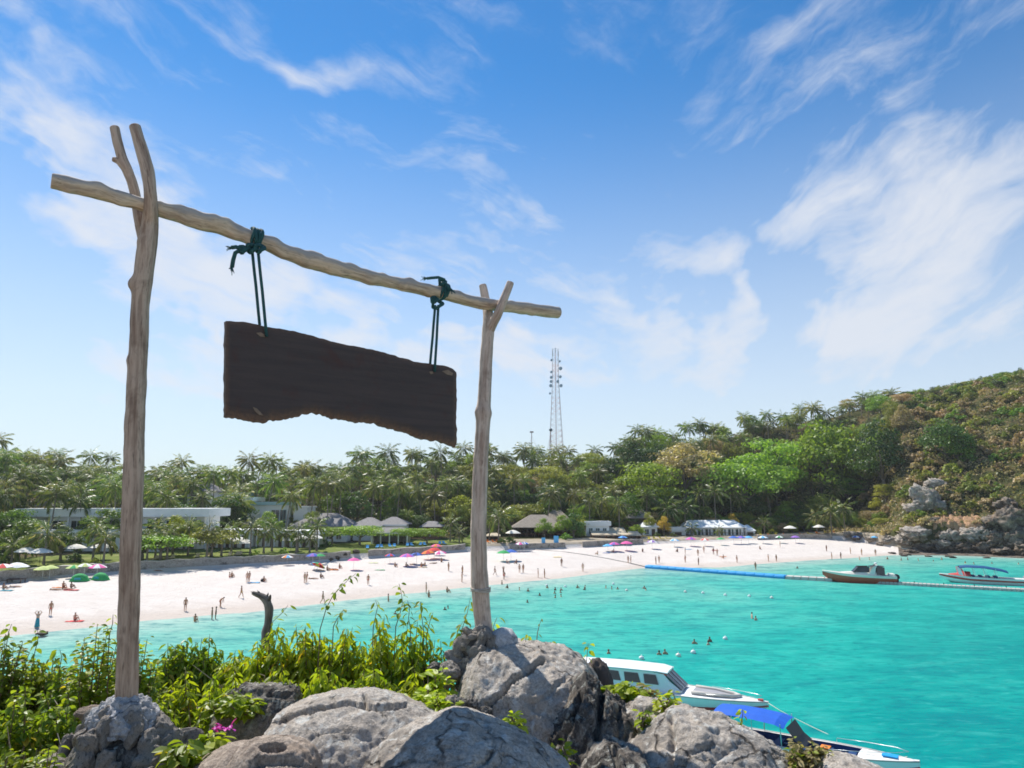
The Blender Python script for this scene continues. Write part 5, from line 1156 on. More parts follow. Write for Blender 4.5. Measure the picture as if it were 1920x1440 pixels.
for (px, py, cols, lb, h, r, t) in [(4, 1090, ['red', 'white'], 'red and white umbrella at the left edge of the beach', 1.9, 1.3, .1), (28, 1088, ['white'], 'large white umbrella by the sea wall at the left', 2.1, 1.4, 0), (79, 1087, ['lime'], 'left of two joined pale lime umbrellas by the sea wall', 2.0, 1.1, 0), (92, 1086, ['lime'], 'right of two joined pale lime umbrellas by the sea wall', 2.1, 1.0, 0),
        (137, 1084, ['lime', 'green'], 'lime and green umbrella behind the left green tent', 2.0, 1.0, 0), (157, 1083, ['lime', 'white'], 'lime and white umbrella behind the green tents', 2.2, 1.0, 0), (181, 1083, ['white', 'pink'], 'white and pink umbrella above the right green tent', 2.0, 1.15, 0),
        (538, 1060, ['orange', 'sky', 'white'], 'orange and pale blue umbrella at the foot of the sea wall', 1.9, .9, 0), (586, 1058, ['blue', 'purple'], 'blue and purple umbrella by the dark rocks', 2.0, 1.1, 0), (599, 1058, ['green'], 'green umbrella beside the blue and purple one', 2.0, .9, 0),
        (588, 1069, ['sky', 'purple'], 'pale blue umbrella lying open left of the red and yellow one', 1.4, .9, .5), (593, 1070, ['red', 'yellow', 'green'], 'red yellow and green striped umbrella leaning on the sand', 1.4, 1.05, .5), (663, 1068, ['pink'], 'bright pink umbrella alone on the upper sand', 2.1, 1.0, 0),
        (731, 1056, ['blue', 'red'], 'blue umbrella with red panels below the loungers', 1.9, .9, 0), (763, 1061, ['pink', 'purple'], 'dark pink umbrella left of the indigo one', 2.2, 1.25, 0), (781, 1058, ['navy', 'blue'], 'indigo umbrella right of the dark pink one', 2.2, 1.15, 0), (803, 1049, ['orange', 'red'], 'orange red umbrella low by the end of the sea wall', 1.8, 1.2, .1),
        (814, 1047, ['red'], 'plain red umbrella by the end of the sea wall', 2.1, 1.3, 0), (818, 1041, ['orange', 'pink'], 'orange and pink umbrella at the end of the sea wall', 2.4, 1.1, 0), (825, 1049, ['pink', 'white'], 'pink and white umbrella right of the red ones', 1.7, 1.2, .1), (944, 1052, ['green'], 'green umbrella right of the slim post', 2.1, 1.25, 0), (958, 1051, ['blue'], 'blue umbrella next to the green one right of the slim post', 2.2, 1.2, 0),
        (975, 1034, ['pink', 'white'], 'pink umbrella below the thatched restaurant', 2.1, 1.1, 0), (983, 1033, ['blue', 'white'], 'blue and white umbrella below the thatched restaurant', 2.1, 1.0, 0), (1152, 1033, ['purple', 'pink'], 'purple umbrella below the straw awning', 2.0, 1.2, 0), (1175, 1032, ['pink'], 'pink umbrella below the straw kiosk', 2.1, 1.3, 0),
        (1140, 1034, ['sky'], 'pale blue umbrella below the straw awning', 1.7, 1.1, 0), (1168, 1022, ['sky', 'blue'], 'sky blue umbrella standing before the kiosk', 2.2, 1.1, 0), (1223, 1029, ['purple', 'white'], 'pale purple umbrella below the white cottage', 2.1, 1.1, 0), (1265, 1025, ['sky', 'white'], 'pale blue umbrella left of the white restaurant', 2.0, 1.1, 0),
        (1296, 1024, ['pink', 'purple'], 'magenta umbrella below the white restaurant', 2.2, 1.3, 0), (1322, 1024, ['red', 'white'], 'red and white umbrella below the white restaurant', 2.0, 1.1, 0), (1352, 1022, ['green'], 'green umbrella below the white restaurant', 2.0, 1.0, 0), (1376, 1020, ['blue'], 'left blue umbrella below the restaurant end', 2.1, 1.2, 0),
        (1390, 1020, ['purple', 'blue'], 'violet umbrella between two blue ones below the restaurant end', 2.1, 1.2, 0), (1404, 1019, ['sky'], 'light blue umbrella below the restaurant end', 2.0, 1.1, 0), (1431, 1019, ['sky', 'white'], 'striped pale blue umbrella right of the restaurant', 2.0, 1.2, 0), (1462, 1018, ['green', 'white'], 'green and white umbrella under the cream parasols', 2.0, 1.0, 0),
        (1492, 1018, ['purple'], 'violet umbrella under the right cream parasol', 2.0, 1.1, 0), (1606, 1016, ['blue', 'white'], 'blue umbrella before the low grey rocks', 1.8, 1.1, 0), (1641, 1018, ['sky'], 'last pale blue umbrella at the far end of the beach', 1.8, .9, 0)]:
    parasol(px, py, cols, lb, h, r, t)
# ---- tents, towels, chairs, bags and boards
def tent(px, py, label):
    p = hit(px, py); root = thing('beach_tent', label, 'tent', p, prng.uniform(-.4, .4)); m = MB(); secs = []
    for i in range(9):
        t = -1 + i / 4; hh = 1.15 * (1 - t * t) ** .5 + .02; secs.append([(t * 1.35, .85 * math.cos(a) * (1 - .25 * t * t), hh * math.sin(a)) for a in np.linspace(0, math.pi, 9)])
    m.loft(secs).build('shell', CLOTH['green'], root, True); MB().box((0, -.80, .3), (.9, .04, .6), rot=Matrix.Rotation(.3, 3, 'X')).build('flap', CLOTH['teal'], root)
tent(149, 1090, 'left green dome tent on the sand by the sea wall'); tent(188, 1088, 'right green dome tent on the sand by the sea wall')
def towel(px, py, c, label, l=1.9, w=.9, rz=0.2):
    p = hit(px, py); m = MB(); n = 8
    for i in range(n):
        for j in range(4):
            x0, y0 = -l/2 + l * i / n, -w/2 + w * j / 4
            m.add([(x0, y0, .05 + .025 * math.sin(i * 1.7 + j)), (x0 + l/n, y0, .05 + .025 * math.sin((i+1) * 1.7 + j)), (x0 + l/n, y0 + w/4, .05 + .025 * math.sin((i+1) * 1.7 + j+1)), (x0, y0 + w/4, .05 + .025 * math.sin(i * 1.7 + j+1))], [(0, 1, 2, 3)])
    o = m.build('towel', CLOTH[c]); o.location = p; o.rotation_euler = (0, 0, rz); tag(o, label, 'towel')
for a in [(134, 1107, 'red', 'red towel under the person sitting left of the tall post'), (112, 1102, 'orange', 'orange towel near the green tents'), (10, 1108, 'teal', 'teal towel at the left edge of the sand'), (15, 1102, 'grey', 'grey towel at the left edge of the sand'), (476, 1093, 'sky', 'pale blue towel right of the standing pair'),
          (625, 1069, 'orange', 'orange towel beside the striped umbrella'), (700, 1056, 'lime', 'lime towel spread on the upper sand'), (712, 1069, 'green', 'dark green towel on the open sand'), (792, 1064, 'straw', 'straw coloured towel under the indigo umbrella'), (770, 1064, 'sky', 'pale blue towel under the dark pink umbrella'),
          (1045, 1045, 'yellow', 'yellow towel on the sand right of the slim post'), (1340, 1032, 'red', 'red towel below the white restaurant'), (1290, 1030, 'sky', 'sky blue towel below the magenta umbrella'), (1355, 1044, 'orange', 'orange towel on the far sand'), (1136, 1037, 'blue', 'blue towel below the straw awning'), (140, 1166, 'red', 'red cloth under the sitting person in black')]: towel(*a)
def lounger_mesh():
    m = MB(); m.box((0, -.25, .32), (.62, 1.3, .09)); m.box((0, .62, .55), (.62, .09, .62), rot=Matrix.Rotation(-.7, 3, 'X'))
    f = MB()
    for x in (-.26, .26):
        f.bar((x, -.85, .25), (x, .55, .25), .03, 5)
        for y in (-.75, .35): f.bar((x, y, 0), (x, y, .25), .03, 5)
    return m.mesh('cushion'), f.mesh('frame')
LM, LF = lounger_mesh()
def lounger(p, c, label, rz=0.0, group=None, fr=None):
    r = thing('sun_lounger', label, 'sun lounger', p, rz, group); link('cushion', LM, CLOTH[c], r); link('frame', LF, fr or M_dkwood, r)
for px in (692, 710, 718, 734, 742, 766, 774, 790, 798, 826, 834):
    Yb_ = float(col((px - 960) / F * CT, _yb)) + 2.4; lounger(lawn_at(px, 0, Yb_), 'sky', 'blue cushioned lounger above the sea wall under the rounded trees', .1 * (px % 5), 'blue loungers above the sea wall')
for px in (378, 398, 438, 456, 450, 300, 330):
    Yb_ = float(col((px - 960) / F * CT, _yb)) + 2.6; lounger(lawn_at(px, 0, Yb_), 'straw', 'wooden lounger on the lawn along the long sea wall', .1 * (px % 5), 'wooden loungers on the villa lawn')
for i, px in enumerate((905, 916, 927, 936)):
    lounger(lawn_at(px, 0, float(col((px - 960) / F * CT, _yb)) + 2), 'orange', 'orange chair in front of the small brown hut', .4 * i, 'orange chairs by the small brown hut')
for i, px in enumerate(range(1424, 1560, 15)):
    lounger(lawn_at(px, 0, float(col((px - 960) / F * CT, _yb)) + 2.5 + (i % 3)), 'orange' if i % 2 else 'yellow', 'orange beach chair on the far terrace below the trees' if i % 2 else 'yellow beach chair on the far terrace below the trees', .3 * i, 'beach chairs on the far terrace')
for i, px in enumerate((1215, 1226, 1238, 1250)):
    lounger(lawn_at(px, 0, float(col((px - 960) / F * CT, _yb)) + 2), 'yellow', 'yellow chair in front of the white cottage', .4 * i, 'yellow chairs before the white cottage')
def board(px, py, c, label, w, h):
    p = hit(px, py); m = mpp(p.y); o = MB().box((0, 0, h * m / 2), (w * m, .12, h * m)).box((0, .1, h * m / 2 - .3), (w * m * .3, .06, h * m)).build('standing_board', CLOTH[c]); o.location = p; tag(o, label, 'board')
board(1043, 1026, 'sky', 'tall cyan board standing against the dark terrace wall', 9, 19); board(1019, 1025, 'sky', 'smaller pale blue board against the dark terrace wall', 7, 13)
# dark rocks and a heap of gear where the sea wall breaks
for k, (px, py, w, h) in enumerate([(618, 1048, 16, 10), (632, 1046, 14, 12), (645, 1039, 12, 6), (668, 1034, 16, 8)]):
    far_rock(px, py, hit(px, py + 4).y, w, h, 2, M_dark, ['dark rock left at the break of the sea wall', 'dark rock right at the break of the sea wall', 'small dark rock on top of the sea wall break', 'flat dark rock beside the lounger wall'][k], k + 2)
b = hit(492, 1091); o = MB().ball((0, 0, .2), (.35, .25, .25), 10, 6).tube([(-.2, 0, .4), (-.1, 0, .56), (.1, 0, .56), (.2, 0, .4)], .02, 5).build('beach_bag', CLOTH['black'], None, True); o.location = b; tag(o, 'dark bag lying beside the sitting person in red', 'bag')
# mat tables behind the white umbrella at the left
b = hit(30, 1093); r = thing('massage_table', 'dark low table with four posts under the large white umbrella', 'table', b)
MB().box((0, 0, .55), (2.2, 1.2, .12)).build('tabletop', M_dkwood, r)
for sx in (-1, 1):
    for sy in (-1, 1): MB().box((sx * 1.0, sy * .5, .25), (.1, .1, .48)).build('leg', M_dkwood, r)
# pipe running down the sand to the boom
pp = [hit(px, py) for px, py in [(1000, 1031), (1030, 1033), (1065, 1036), (1100, 1041), (1140, 1048), (1180, 1056), (1213, 1064)]]
o = MB().tube([p - pp[0] + Vector((0, 0, .06)) for p in pp], .09, 6).build('hose', plain('hose_grey', (.38, .34, .30), .8), None, True); o.location = pp[0]; tag(o, 'long thin grey hose running down the sand to the blue boom', 'hose')
# ================================================================ BOATS AND FLOATS
M_hullw = plain('boat_white', (0.84, 0.84, 0.82), 0.28, 0.04, 0.8, .5)
M_boatcream = plain('boat_cream', (0.76, 0.72, 0.64), 0.35, 0.05, 0.8, .5)
M_boatred = plain('boat_red', (0.55, 0.06, 0.05), 0.35, 0.08, 1, .5)
M_boatbrown = plain('boat_brown', (0.52, 0.105, 0.06), 0.45, 0.12, 1, .5)
M_navy = plain('boat_navy', (0.02, 0.06, 0.17), 0.6, 0.1)
M_blue = plain('canopy_blue', (0.01, 0.10, 0.50), 0.7, 0.08)
M_black = plain('boat_black', (0.02, 0.02, 0.023), 0.4, 0.2)
M_chrome = plain('boat_rail', (0.62, 0.62, 0.62), 0.3, 0.05, metal=.7)
M_float = plain('float_grey', (0.50, 0.47, 0.43), 0.8, 0.15, 1)
M_boom = plain('boom_blue', (0.015, 0.30, 0.66), 0.6, 0.12, 1)
M_tint = plain('tinted_glass', (0.03, 0.035, 0.04), 0.1, 0.1, 1, .6)
def hull(L, B, z_s, z_b, stern_t=0.0, n=22, flare=.72, drop=.45):
    """sections from stern (x = -L/2) to bow (x = +L/2): keel, chine, rubbing line, gunwale"""
    secs = []
    for i in range(n + 1):
        t = i / n; x = -L / 2 + L * t
        b = B / 2 * (1 - max(0, (t - .45) / .55) ** 2.3) * (.92 + .08 * min(1, t * 4))
        zs = z_s + (z_b - z_s) * t ** 2.2; zk = -drop + (drop + z_b * .62) * max(0, (t - .72) / .28) ** 2
        zc = -.05 + (z_b * .72) * max(0, (t - .6) / .4) ** 1.8
        b = max(b, .015); secs.append((x, b, zs, zk, min(zc, zs - .1)))
    return secs
def hull_parts(root, secs, m_low, m_high, split, m_deck, deck_drop=.0, stripe=None):
    lo, hi, st, dk, gw = MB(), MB(), MB(), MB(), MB(); A, Bm, C, D, E = [], [], [], [], []
    for (x, b, zs, zk, zc) in secs:
        zm = zc + (zs - zc) * split; bm = b * (.80 + .20 * split)
        A.append([(x, bm, zm), (x, b * .78, zc), (x, 0, zk), (x, -b * .78, zc), (x, -bm, zm)])
        Bm.append([(x, b, zs), (x, b * .97, zm + (zs - zm) * .5), (x, bm, zm)]); C.append([(x, -bm, zm), (x, -b * .97, zm + (zs - zm) * .5), (x, -b, zs)])
        if stripe: D.append(((x, b, bm, zm, zs)))
        E.append([(x, b * .985, zs - deck_drop), (x, b * .5, zs - deck_drop + .06), (x, 0, zs - deck_drop + .09), (x, -b * .5, zs - deck_drop + .06), (x, -b * .985, zs - deck_drop)])
    lo.loft(A); hi.loft(Bm); hi.loft(C)
    x, b, zs, zk, zc = secs[0]; zm = zc + (zs - zc) * split; bm = b * (.80 + .2 * split)
    lo.add(A[0], [(0, 1, 2, 3, 4)]); hi.add([(x, b, zs), (x, bm, zm), (x, -bm, zm), (x, -b, zs)], [(0, 1, 2, 3)])
    lo.build('hull', m_low, root, True); hi.build('topside', m_high, root, True)
    if m_deck: dk.loft(E); dk.build('deck', m_deck, root, True)
    if stripe:
        for s in (1, -1):
            q = [[(x, s * (bm + .012), zm - .05), (x, s * (bm + .02 + (b - bm) * .25), zm + (zs - zm) * .22)] for (x, b, bm, zm, zs) in D]; st.loft(q)
        st.build('stripe', stripe, root)
    for s in (1, -1):
        gw = MB(); gw.tube([(x, s * b, zs + .01) for (x, b, zs, zk, zc) in secs], .045, 6); gw.build('rub_rail', m_high if m_high != M_hullw else M_float, root, True)
def outboard(root, x, y, z, cowl=M_black):
    m = MB(); m.loft([[(x + dx * k, y + dy * k, z + zz) for dx, dy in ((-.28, -.2), (.28, -.2), (.28, .2), (-.28, .2))] for zz, k in ((-.1, .75), (.1, 1), (.4, .95), (.58, .6))], True, True)
    m.box((x, y, z - .45), (.2, .14, .8)); m.box((x + .02, y, z - .95), (.5, .1, .12))
    m.build('outboard_motor', cowl, root)
def boat_root(name, label, stern_px, bow_px, L=None, zb=0.0):
    a, b = G(*stern_px), G(*bow_px, zb); a.z = b.z = 0; d = b - a; c = (a + b) / 2 if L is None else b - d.normalized() * L / 2
    return thing(name, label, 'boat', (c.x, c.y, 0), math.atan2(d.y, d.x)), d.length
# -- near white boat with a long cabin
r, L = boat_root('cabin_speedboat', 'white speedboat with a long windowed cabin moored behind the rocks', (1118, 1300), (1441, 1318), 13.2, .8)
L = 13.2; S = hull(L, 3.3, 1.0, .82); hull_parts(r, S, M_hullw, M_hullw, .22, M_hullw, 0, M_boatred)
CSX, CSZ = -1.35, .84
def shift(m):
    m.v = [(x + CSX, y, .95 + (z - .95) * CSZ if z > .95 else z) for x, y, z in m.v]; return m
cab = MB(); secs = []
for x, w, z0, z1, rake in ((-5.2, 1.28, .95, 2.45, 0), (-2, 1.32, .95, 2.55, 0), (.2, 1.28, .98, 2.55, 0), (1.1, 1.22, 1.0, 2.45, 0), (1.45, 1.18, 1.0, 1.95, 0), (2.35, 1.0, 1.05, 1.18, 0)):
    secs.append([(x, w, z0), (x, w * .93, z0 + (z1 - z0) * .55), (x, w * .86, z1 - .08), (x, w * .5, z1), (x, 0, z1 + .03), (x, -w * .5, z1), (x, -w * .86, z1 - .08), (x, -w * .93, z0 + (z1 - z0) * .55), (x, -w, z0)])
cab.loft(secs, False, False); cab.add(secs[0], [tuple(range(9))]); shift(cab); cab.build('cabin', M_hullw, r)
ro = MB(); ro.loft([[(x, w, z), (x, w * .5, z + .09), (x, -w * .5, z + .09), (x, -w, z), (x, -w, z - .07), (x, w, z - .07)] for x, w, z in ((-5.7, 1.25, 2.52), (-2, 1.34, 2.62), (.6, 1.24, 2.62), (1.35, 1.05, 2.5))], True, True); shift(ro).build('roof', M_hullw, r)
for s in (1, -1):
    for x0, x1 in ((-4.9, -3.7), (-3.5, -2.0), (-1.8, -.55), (-.35, .75)):
        shift(MB().add([(x0 + .1, s * 1.30, 1.55), (x1, s * 1.29, 1.55), (x1 - .22, s * 1.185, 2.28), (x0, s * 1.19, 2.28), (x0 + .1, s * 1.24, 1.55), (x1, s * 1.23, 1.55), (x1 - .22, s * 1.12, 2.28), (x0, s * 1.12, 2.28)], [(0, 1, 2, 3), (7, 6, 5, 4), (0, 4, 5, 1), (1, 5, 6, 2), (2, 6, 7, 3), (3, 7, 4, 0)])).build('window', M_tint, r)
shift(MB().add([(1.2, 1.02, 2.38), (1.2, -1.02, 2.38), (2.35, -.98, 1.24), (2.35, .98, 1.24), (1.1, 1.0, 2.30), (1.1, -1.0, 2.30), (2.2, -.95, 1.2), (2.2, .95, 1.2)], [(0, 1, 2, 3), (4, 7, 6, 5), (0, 4, 5, 1), (1, 5, 6, 2), (2, 6, 7, 3), (3, 7, 4, 0)])).build('windscreen', M_tint, r)
for y in (-.34, .34): shift(MB().bar((1.22, y, 2.40), (2.37, y * .95, 1.25), .035, 5)).build('windscreen_bar', M_hullw, r)
shift(MB().box((.95, -1.0, 2.36), (.7, .1, .12))).build('roof_trim', M_boatred, r); shift(MB().box((.95, 1.0, 2.36), (.7, .1, .12))).build('roof_trim', M_boatred, r)
cu = MB(); cu.tube([(1.6, .85, 1.12), (3.0, .75, 1.10), (4.3, .42, 1.06), (4.8, 0, 1.04), (4.3, -.42, 1.06), (3.0, -.75, 1.10), (1.6, -.85, 1.12)], .12, 8); cu.build('bow_seat', M_float, r, True)
MB().loft([[(1.6, .7, 1.10), (1.6, -.7, 1.10)], [(3.0, .6, 1.08), (3.0, -.6, 1.08)], [(4.5, .1, 1.0), (4.5, -.1, 1.0)]]).build('foot_well', CLOTH['grey'], r)
for s in (1, -1): MB().tube([(2.6, s * 1.2, .98), (2.7, s * 1.15, 1.18), (4.6, s * .75, 1.2), (5.9, s * .28, 1.2), (6.2, 0, 1.2)], .014, 5).build('bow_rail', M_chrome, r, True)
MB().box((6.1, 0, .93), (.35, .22, .12)).build('anchor_roller', M_boatred, r)
ropeA = r
# -- near open boat with a blue canopy
r, L = boat_root('longboat', 'open white boat with a bright blue canopy and orange seat pad behind the slab rock', (1380, 1396), (1724, 1425), 10.4, 1.1)
L = 10.4; r.location.z = -.05; S = hull(L, 2.5, .75, 1.05); hull_parts(r, S, M_boatred, M_hullw, .34, None, 0)
inner = MB(); rows = []
for (x, b, zs, zk, zc) in S[1:17]: rows.append([(x, b * .86, zs), (x, b * .80, zs - .38), (x, -b * .80, zs - .38), (x, -b * .86, zs)])
inner.loft(rows, False, True); inner.build('cockpit', M_navy, r)
for s in (1, -1): MB().loft([[(x, s * b * .99, zs + .005), (x, s * b * .84, zs + .02)] for (x, b, zs, zk, zc) in S[:18]]).build('side_deck', M_hullw, r)
MB().loft([[(x, b * .99, zs + .006), (x, 0, zs + .10), (x, -b * .99, zs + .006)] for (x, b, zs, zk, zc) in S[16:]]).build('foredeck', M_hullw, r, True)
MB().box((3.85, .0, 1.10), (.75, .5, .05)).build('hatch', M_boom, r); MB().box((3.05, .1, 1.0), (.7, .7, .05)).build('hatch', M_boatcream, r)
for x in (-3.2, -1.9, -.6, .7, 1.9): MB().box((x, 0, .62), (.42, 1.7, .1)).build('thwart', M_navy, r)
MB().box((.55, .42, .72), (.5, .55, .14)).build('seat_pad', CLOTH['orange'], r); MB().box((.1, -.95, .84), (1.1, .18, .12)).build('seat_pad', M_navy, r)
can = MB(); can.loft([[(x, 1.28, 2.0 + dz), (x, .65, 2.16 + dz), (x, 0, 2.2 + dz), (x, -.65, 2.16 + dz), (x, -1.28, 2.0 + dz)] for x, dz in ((-5.3, -.1), (-4.2, 0), (-2.9, 0), (-1.7, -.07), (-1.2, -.22))]); can.build('canopy', M_blue, r)
for x in (-5.0, -3.0, -1.4):
    for s in (1, -1): MB().bar((x, s * 1.12, .7), (x, s * 1.24, 2.0), .03, 6).build('canopy_pole', M_chrome, r)
MB().loft([[(x, 1.0 * k, z), (x, -1.0 * k, z)] for x, z, k in ((-1.15, 1.8, 1), (-.7, 1.2, .95), (-.25, .9, .9))]).build('spray_cover', M_black, r)
for s in (1, -1): MB().tube([(1.0, s * 1.12, .86), (1.05, s * 1.08, 1.15), (2.6, s * .92, 1.28), (4.2, s * .45, 1.42), (4.75, 0, 1.46)], .014, 5).build('bow_rail', M_chrome, r, True)
outboard(r, -5.5, 0, .75)
# mooring rope from the cabin boat's bow to the open boat
a = ropeA.matrix_basis @ Vector((6.45, 0, .86)); b = r.matrix_basis @ Vector((4.6, .3, 1.1))
pts = [a.lerp(b, t) + Vector((2.2 * math.sin(math.pi * t) * .6, 0, -1.15 * math.sin(math.pi * t) ** .8 * .9)) for t in np.linspace(0, 1, 14)]
MB().tube(pts, .022, 5).build('rope_line', plain('rope_white', (.72, .68, .55), .9), None, True, rel=a).location = a
tag(bpy.data.objects['rope_line'], 'pale slack mooring rope between the two near boats', 'rope'); bpy.data.objects['rope_line'].name = 'mooring_rope'
# -- brown cruiser
r, L = boat_root('motor_cruiser', 'brown hulled motor cruiser with a cream deck and black bimini by the pontoon', (1667, 1094), (1556, 1090))
L = 11.8; S = hull(L, 3.4, 1.32, 1.9, drop=.3); hull_parts(r, S, M_boatbrown, M_boatcream, .74, M_boatcream, 0)
cb = MB(); cb.loft([[(x, w, z0), (x, w * .9, z1), (x, 0, z1 + .1), (x, -w * .9, z1), (x, -w, z0)] for x, w, z0, z1 in ((-3.6, 1.3, 1.25, 1.75), (-.5, 1.3, 1.3, 1.9), (1.0, 1.1, 1.4, 1.85), (2.9, .65, 1.55, 1.7))]); cb.build('coachroof', M_boatcream, r, True)
ws = MB()
for s in (1, -1): ws.add([(-1.7, s * 1.25, 1.9), (.9, s * 1.1, 1.85), (.1, s * .98, 2.75), (-1.7, s * 1.1, 2.8), (-1.7, s * 1.2, 1.9), (.9, s * 1.05, 1.85), (.1, s * .93, 2.75), (-1.7, s * 1.05, 2.8)], [(0, 1, 2, 3), (7, 6, 5, 4), (0, 4, 5, 1), (1, 5, 6, 2), (2, 6, 7, 3), (3, 7, 4, 0)])
ws.add([(.9, 1.1, 1.85), (1.15, 0, 1.95), (.9, -1.1, 1.85), (.1, -.98, 2.75), (.3, 0, 2.8), (.1, .98, 2.75)], [(0, 1, 4, 5), (1, 2, 3, 4)]); ws.build('windscreen', M_tint, r)
fr = MB()
for s in (1, -1): fr.tube([(.95, s * 1.12, 1.85), (.1, s * 1.0, 2.78), (-1.7, s * 1.12, 2.82)], .05, 5)
fr.tube([(.1, 1.0, 2.78), (.3, 0, 2.82), (.1, -1.0, 2.78)], .05, 5); fr.build('windscreen_frame', M_black, r)
ar = MB()
for s in (1, -1): ar.loft([[(-1.4, s * 1.42, 1.4), (-2.5, s * 1.42, 1.4)], [(-2.1, s * 1.25, 2.6), (-2.7, s * 1.25, 2.6)], [(-2.7, s * 1.1, 3.15), (-3.05, s * 1.1, 3.15)]])
ar.loft([[(-2.7, 1.1, 3.15), (-3.05, 1.1, 3.15)], [(-2.75, 0, 3.22), (-3.1, 0, 3.22)], [(-2.7, -1.1, 3.15), (-3.05, -1.1, 3.15)]]); ar.build('radar_arch', M_boatcream, r)
MB().loft([[(x, 1.2, z), (x, 0, z + .12), (x, -1.2, z)] for x, z in ((-1.6, 2.85), (-2.7, 3.0), (-4.1, 2.85))]).build('bimini', M_black, r)
sc = MB()
for s in (1, -1): sc.add([(-2.8, s * 1.3, 1.5), (-4.1, s * 1.3, 1.45), (-4.1, s * 1.18, 2.8), (-2.9, s * 1.18, 2.9)], [(0, 1, 2, 3)])
sc.build('side_curtain', M_tint, r); MB().ball((-2.9, 0, 3.4), (.28, .28, .16), 10, 6).build('radar_dome', M_hullw, r)
for y in (-.6, .6): outboard(r, -6.15, y, 1.0)
MB().box((-5.2, 0, 1.45), (.9, 2.4, .5)).build('sun_pad', M_boatcream, r)
# -- red and white speedboat
r, L = boat_root('canopy_speedboat', 'white speedboat with a red stripe and blue canopy beyond the pontoon at the right', (1908, 1097), (1776, 1091))
L = 12.6; S = hull(L, 3.0, 1.05, 1.4, drop=.3); hull_parts(r, S, M_hullw, M_hullw, .42, M_hullw, 0)
for s in (1, -1): MB().loft([[(x, s * (b * .93 + .05), zc + (zs - zc) * .47), (x, s * (b * .99 + .035), zc + (zs - zc) * (.72 + .2 * max(0, i - 14) / 8))] for i, (x, b, zs, zk, zc) in enumerate(S)]).build('stripe', M_boatred, r)
MB().loft([[(x, w, z0), (x, w * .85, z1), (x, 0, z1 + .08), (x, -w * .85, z1), (x, -w, z0)] for x, w, z0, z1 in ((1.6, 1.25, 1.1, 1.9), (2.6, 1.15, 1.15, 1.95), (3.6, .95, 1.25, 1.6), (4.9, .5, 1.3, 1.4))]).build('bow_fairing', M_boatred, r, True)
MB().loft([[(2.5, 1.1, 1.95), (2.9, 0, 1.98), (2.5, -1.1, 1.95)], [(3.1, .98, 2.75), (3.3, 0, 2.8), (3.1, -.98, 2.75)]]).build('windscreen', M_tint, r)
MB().loft([[(x, 1.35, z - .28), (x, 1.2, z - .06), (x, 0, z + .1), (x, -1.2, z - .06), (x, -1.35, z - .28)] for x, z in ((3.2, 2.85), (2, 3.0), (-.6, 2.95), (-3.0, 2.55), (-3.9, 2.25))], False).build('canopy', plain('canopy_navy', (.02, .09, .22), .6), r, True)
for x in (2.4, .8, -.8, -2.4):
    for s in (1, -1): MB().bar((x, s * 1.28, 1.1), (x + .3, s * 1.28, 2.62), .04, 6).build('canopy_pole', M_hullw, r)
MB().loft([[(3.4, 1.3, 1.5), (2.7, 1.3, 1.3)], [(3.6, 1.15, 2.7), (3.1, 1.15, 2.7)]]).loft([[(3.4, -1.3, 1.5), (2.7, -1.3, 1.3)], [(3.6, -1.15, 2.7), (3.1, -1.15, 2.7)]]).build('canopy_arch', M_hullw, r)
for x in (1.2, .1, -1.0, -2.1): MB().box((x, 0, 1.22), (.5, 2.2, .35)).build('bench', M_navy, r)
for y in (-.8, 0, .8): outboard(r, -6.5, y, .95, CLOTH['grey'])
# -- floating walkway of cubes
a, b = G(1560, 1089), G(1990, 1113); d = (b - a); n = int(d.length / .62); u = d.normalized(); pr = Vector((-u.y, u.x, 0)); rz = math.atan2(u.y, u.x)
root = thing('pontoon', 'long floating walkway of pale cubes behind the two moored motorboats', 'pontoon', a)
decks, gaps = MB(), MB()
for i in range(n):
    p = u * (i * .62 + .3)
    for j in (-1, 0, 1): decks.box(p + pr * (j * .62) + Vector((0, 0, .20)), (.58, .58, .42), rz, taper=.9)
    if i % 2 == 0: decks.box(p - pr * .96 + Vector((0, 0, .12)), (.22, .16, .22), rz)
o = decks.build('float_cube', M_float, root); o['kind'] = 'stuff'
MB().box(u * (d.length / 2) + Vector((0, 0, -.05)), (d.length, 1.5, .12), rz).build('float_keel', M_black, root)
for i in range(0, n, 7): MB().bar(u * (i * .62) + pr * .9 + Vector((0, 0, .35)), u * (i * .62) + pr * .9 + Vector((0, 0, .62)), .06, 6).build('mooring_bollard', M_black, root)
a, b = G(1474, 1085), G(1562, 1089.5); d = b - a; rz = math.atan2(d.y, d.x); root = thing('pontoon', 'short pale smooth float joining the blue boom to the brown cruiser', 'pontoon', a); u = d.normalized()
for i in range(6): MB().box(u * d.length * (i + .5) / 6 + Vector((0, 0, .25)), (d.length / 6 - .05, 2.3, .6), rz, taper=.93).build('float_section', M_float, root)
# -- blue boom
a, b = G(1213, 1065), G(1474, 1085); d = b - a; u = d.normalized(); root = thing('floating_boom', 'bright blue floating boom running from the sand to the pale pontoon', 'boom', a); n = 16
for i in range(n):
    p0, p1 = u * d.length * (i + .004) / n, u * d.length * (i + .996) / n; z = Vector((0, 0, .22)); m = MB()
    for s in (-1, 1): m.tube([p0 + z + Vector((-u.y, u.x, 0)) * s * .42, p0.lerp(p1, .1) + z + Vector((-u.y, u.x, 0)) * s * .42, p0.lerp(p1, .9) + z + Vector((-u.y, u.x, 0)) * s * .42, p1 + z + Vector((-u.y, u.x, 0)) * s * .42], [.44, .46, .46, .44], 8)
    m.build('boom_section', M_boom, root, True)
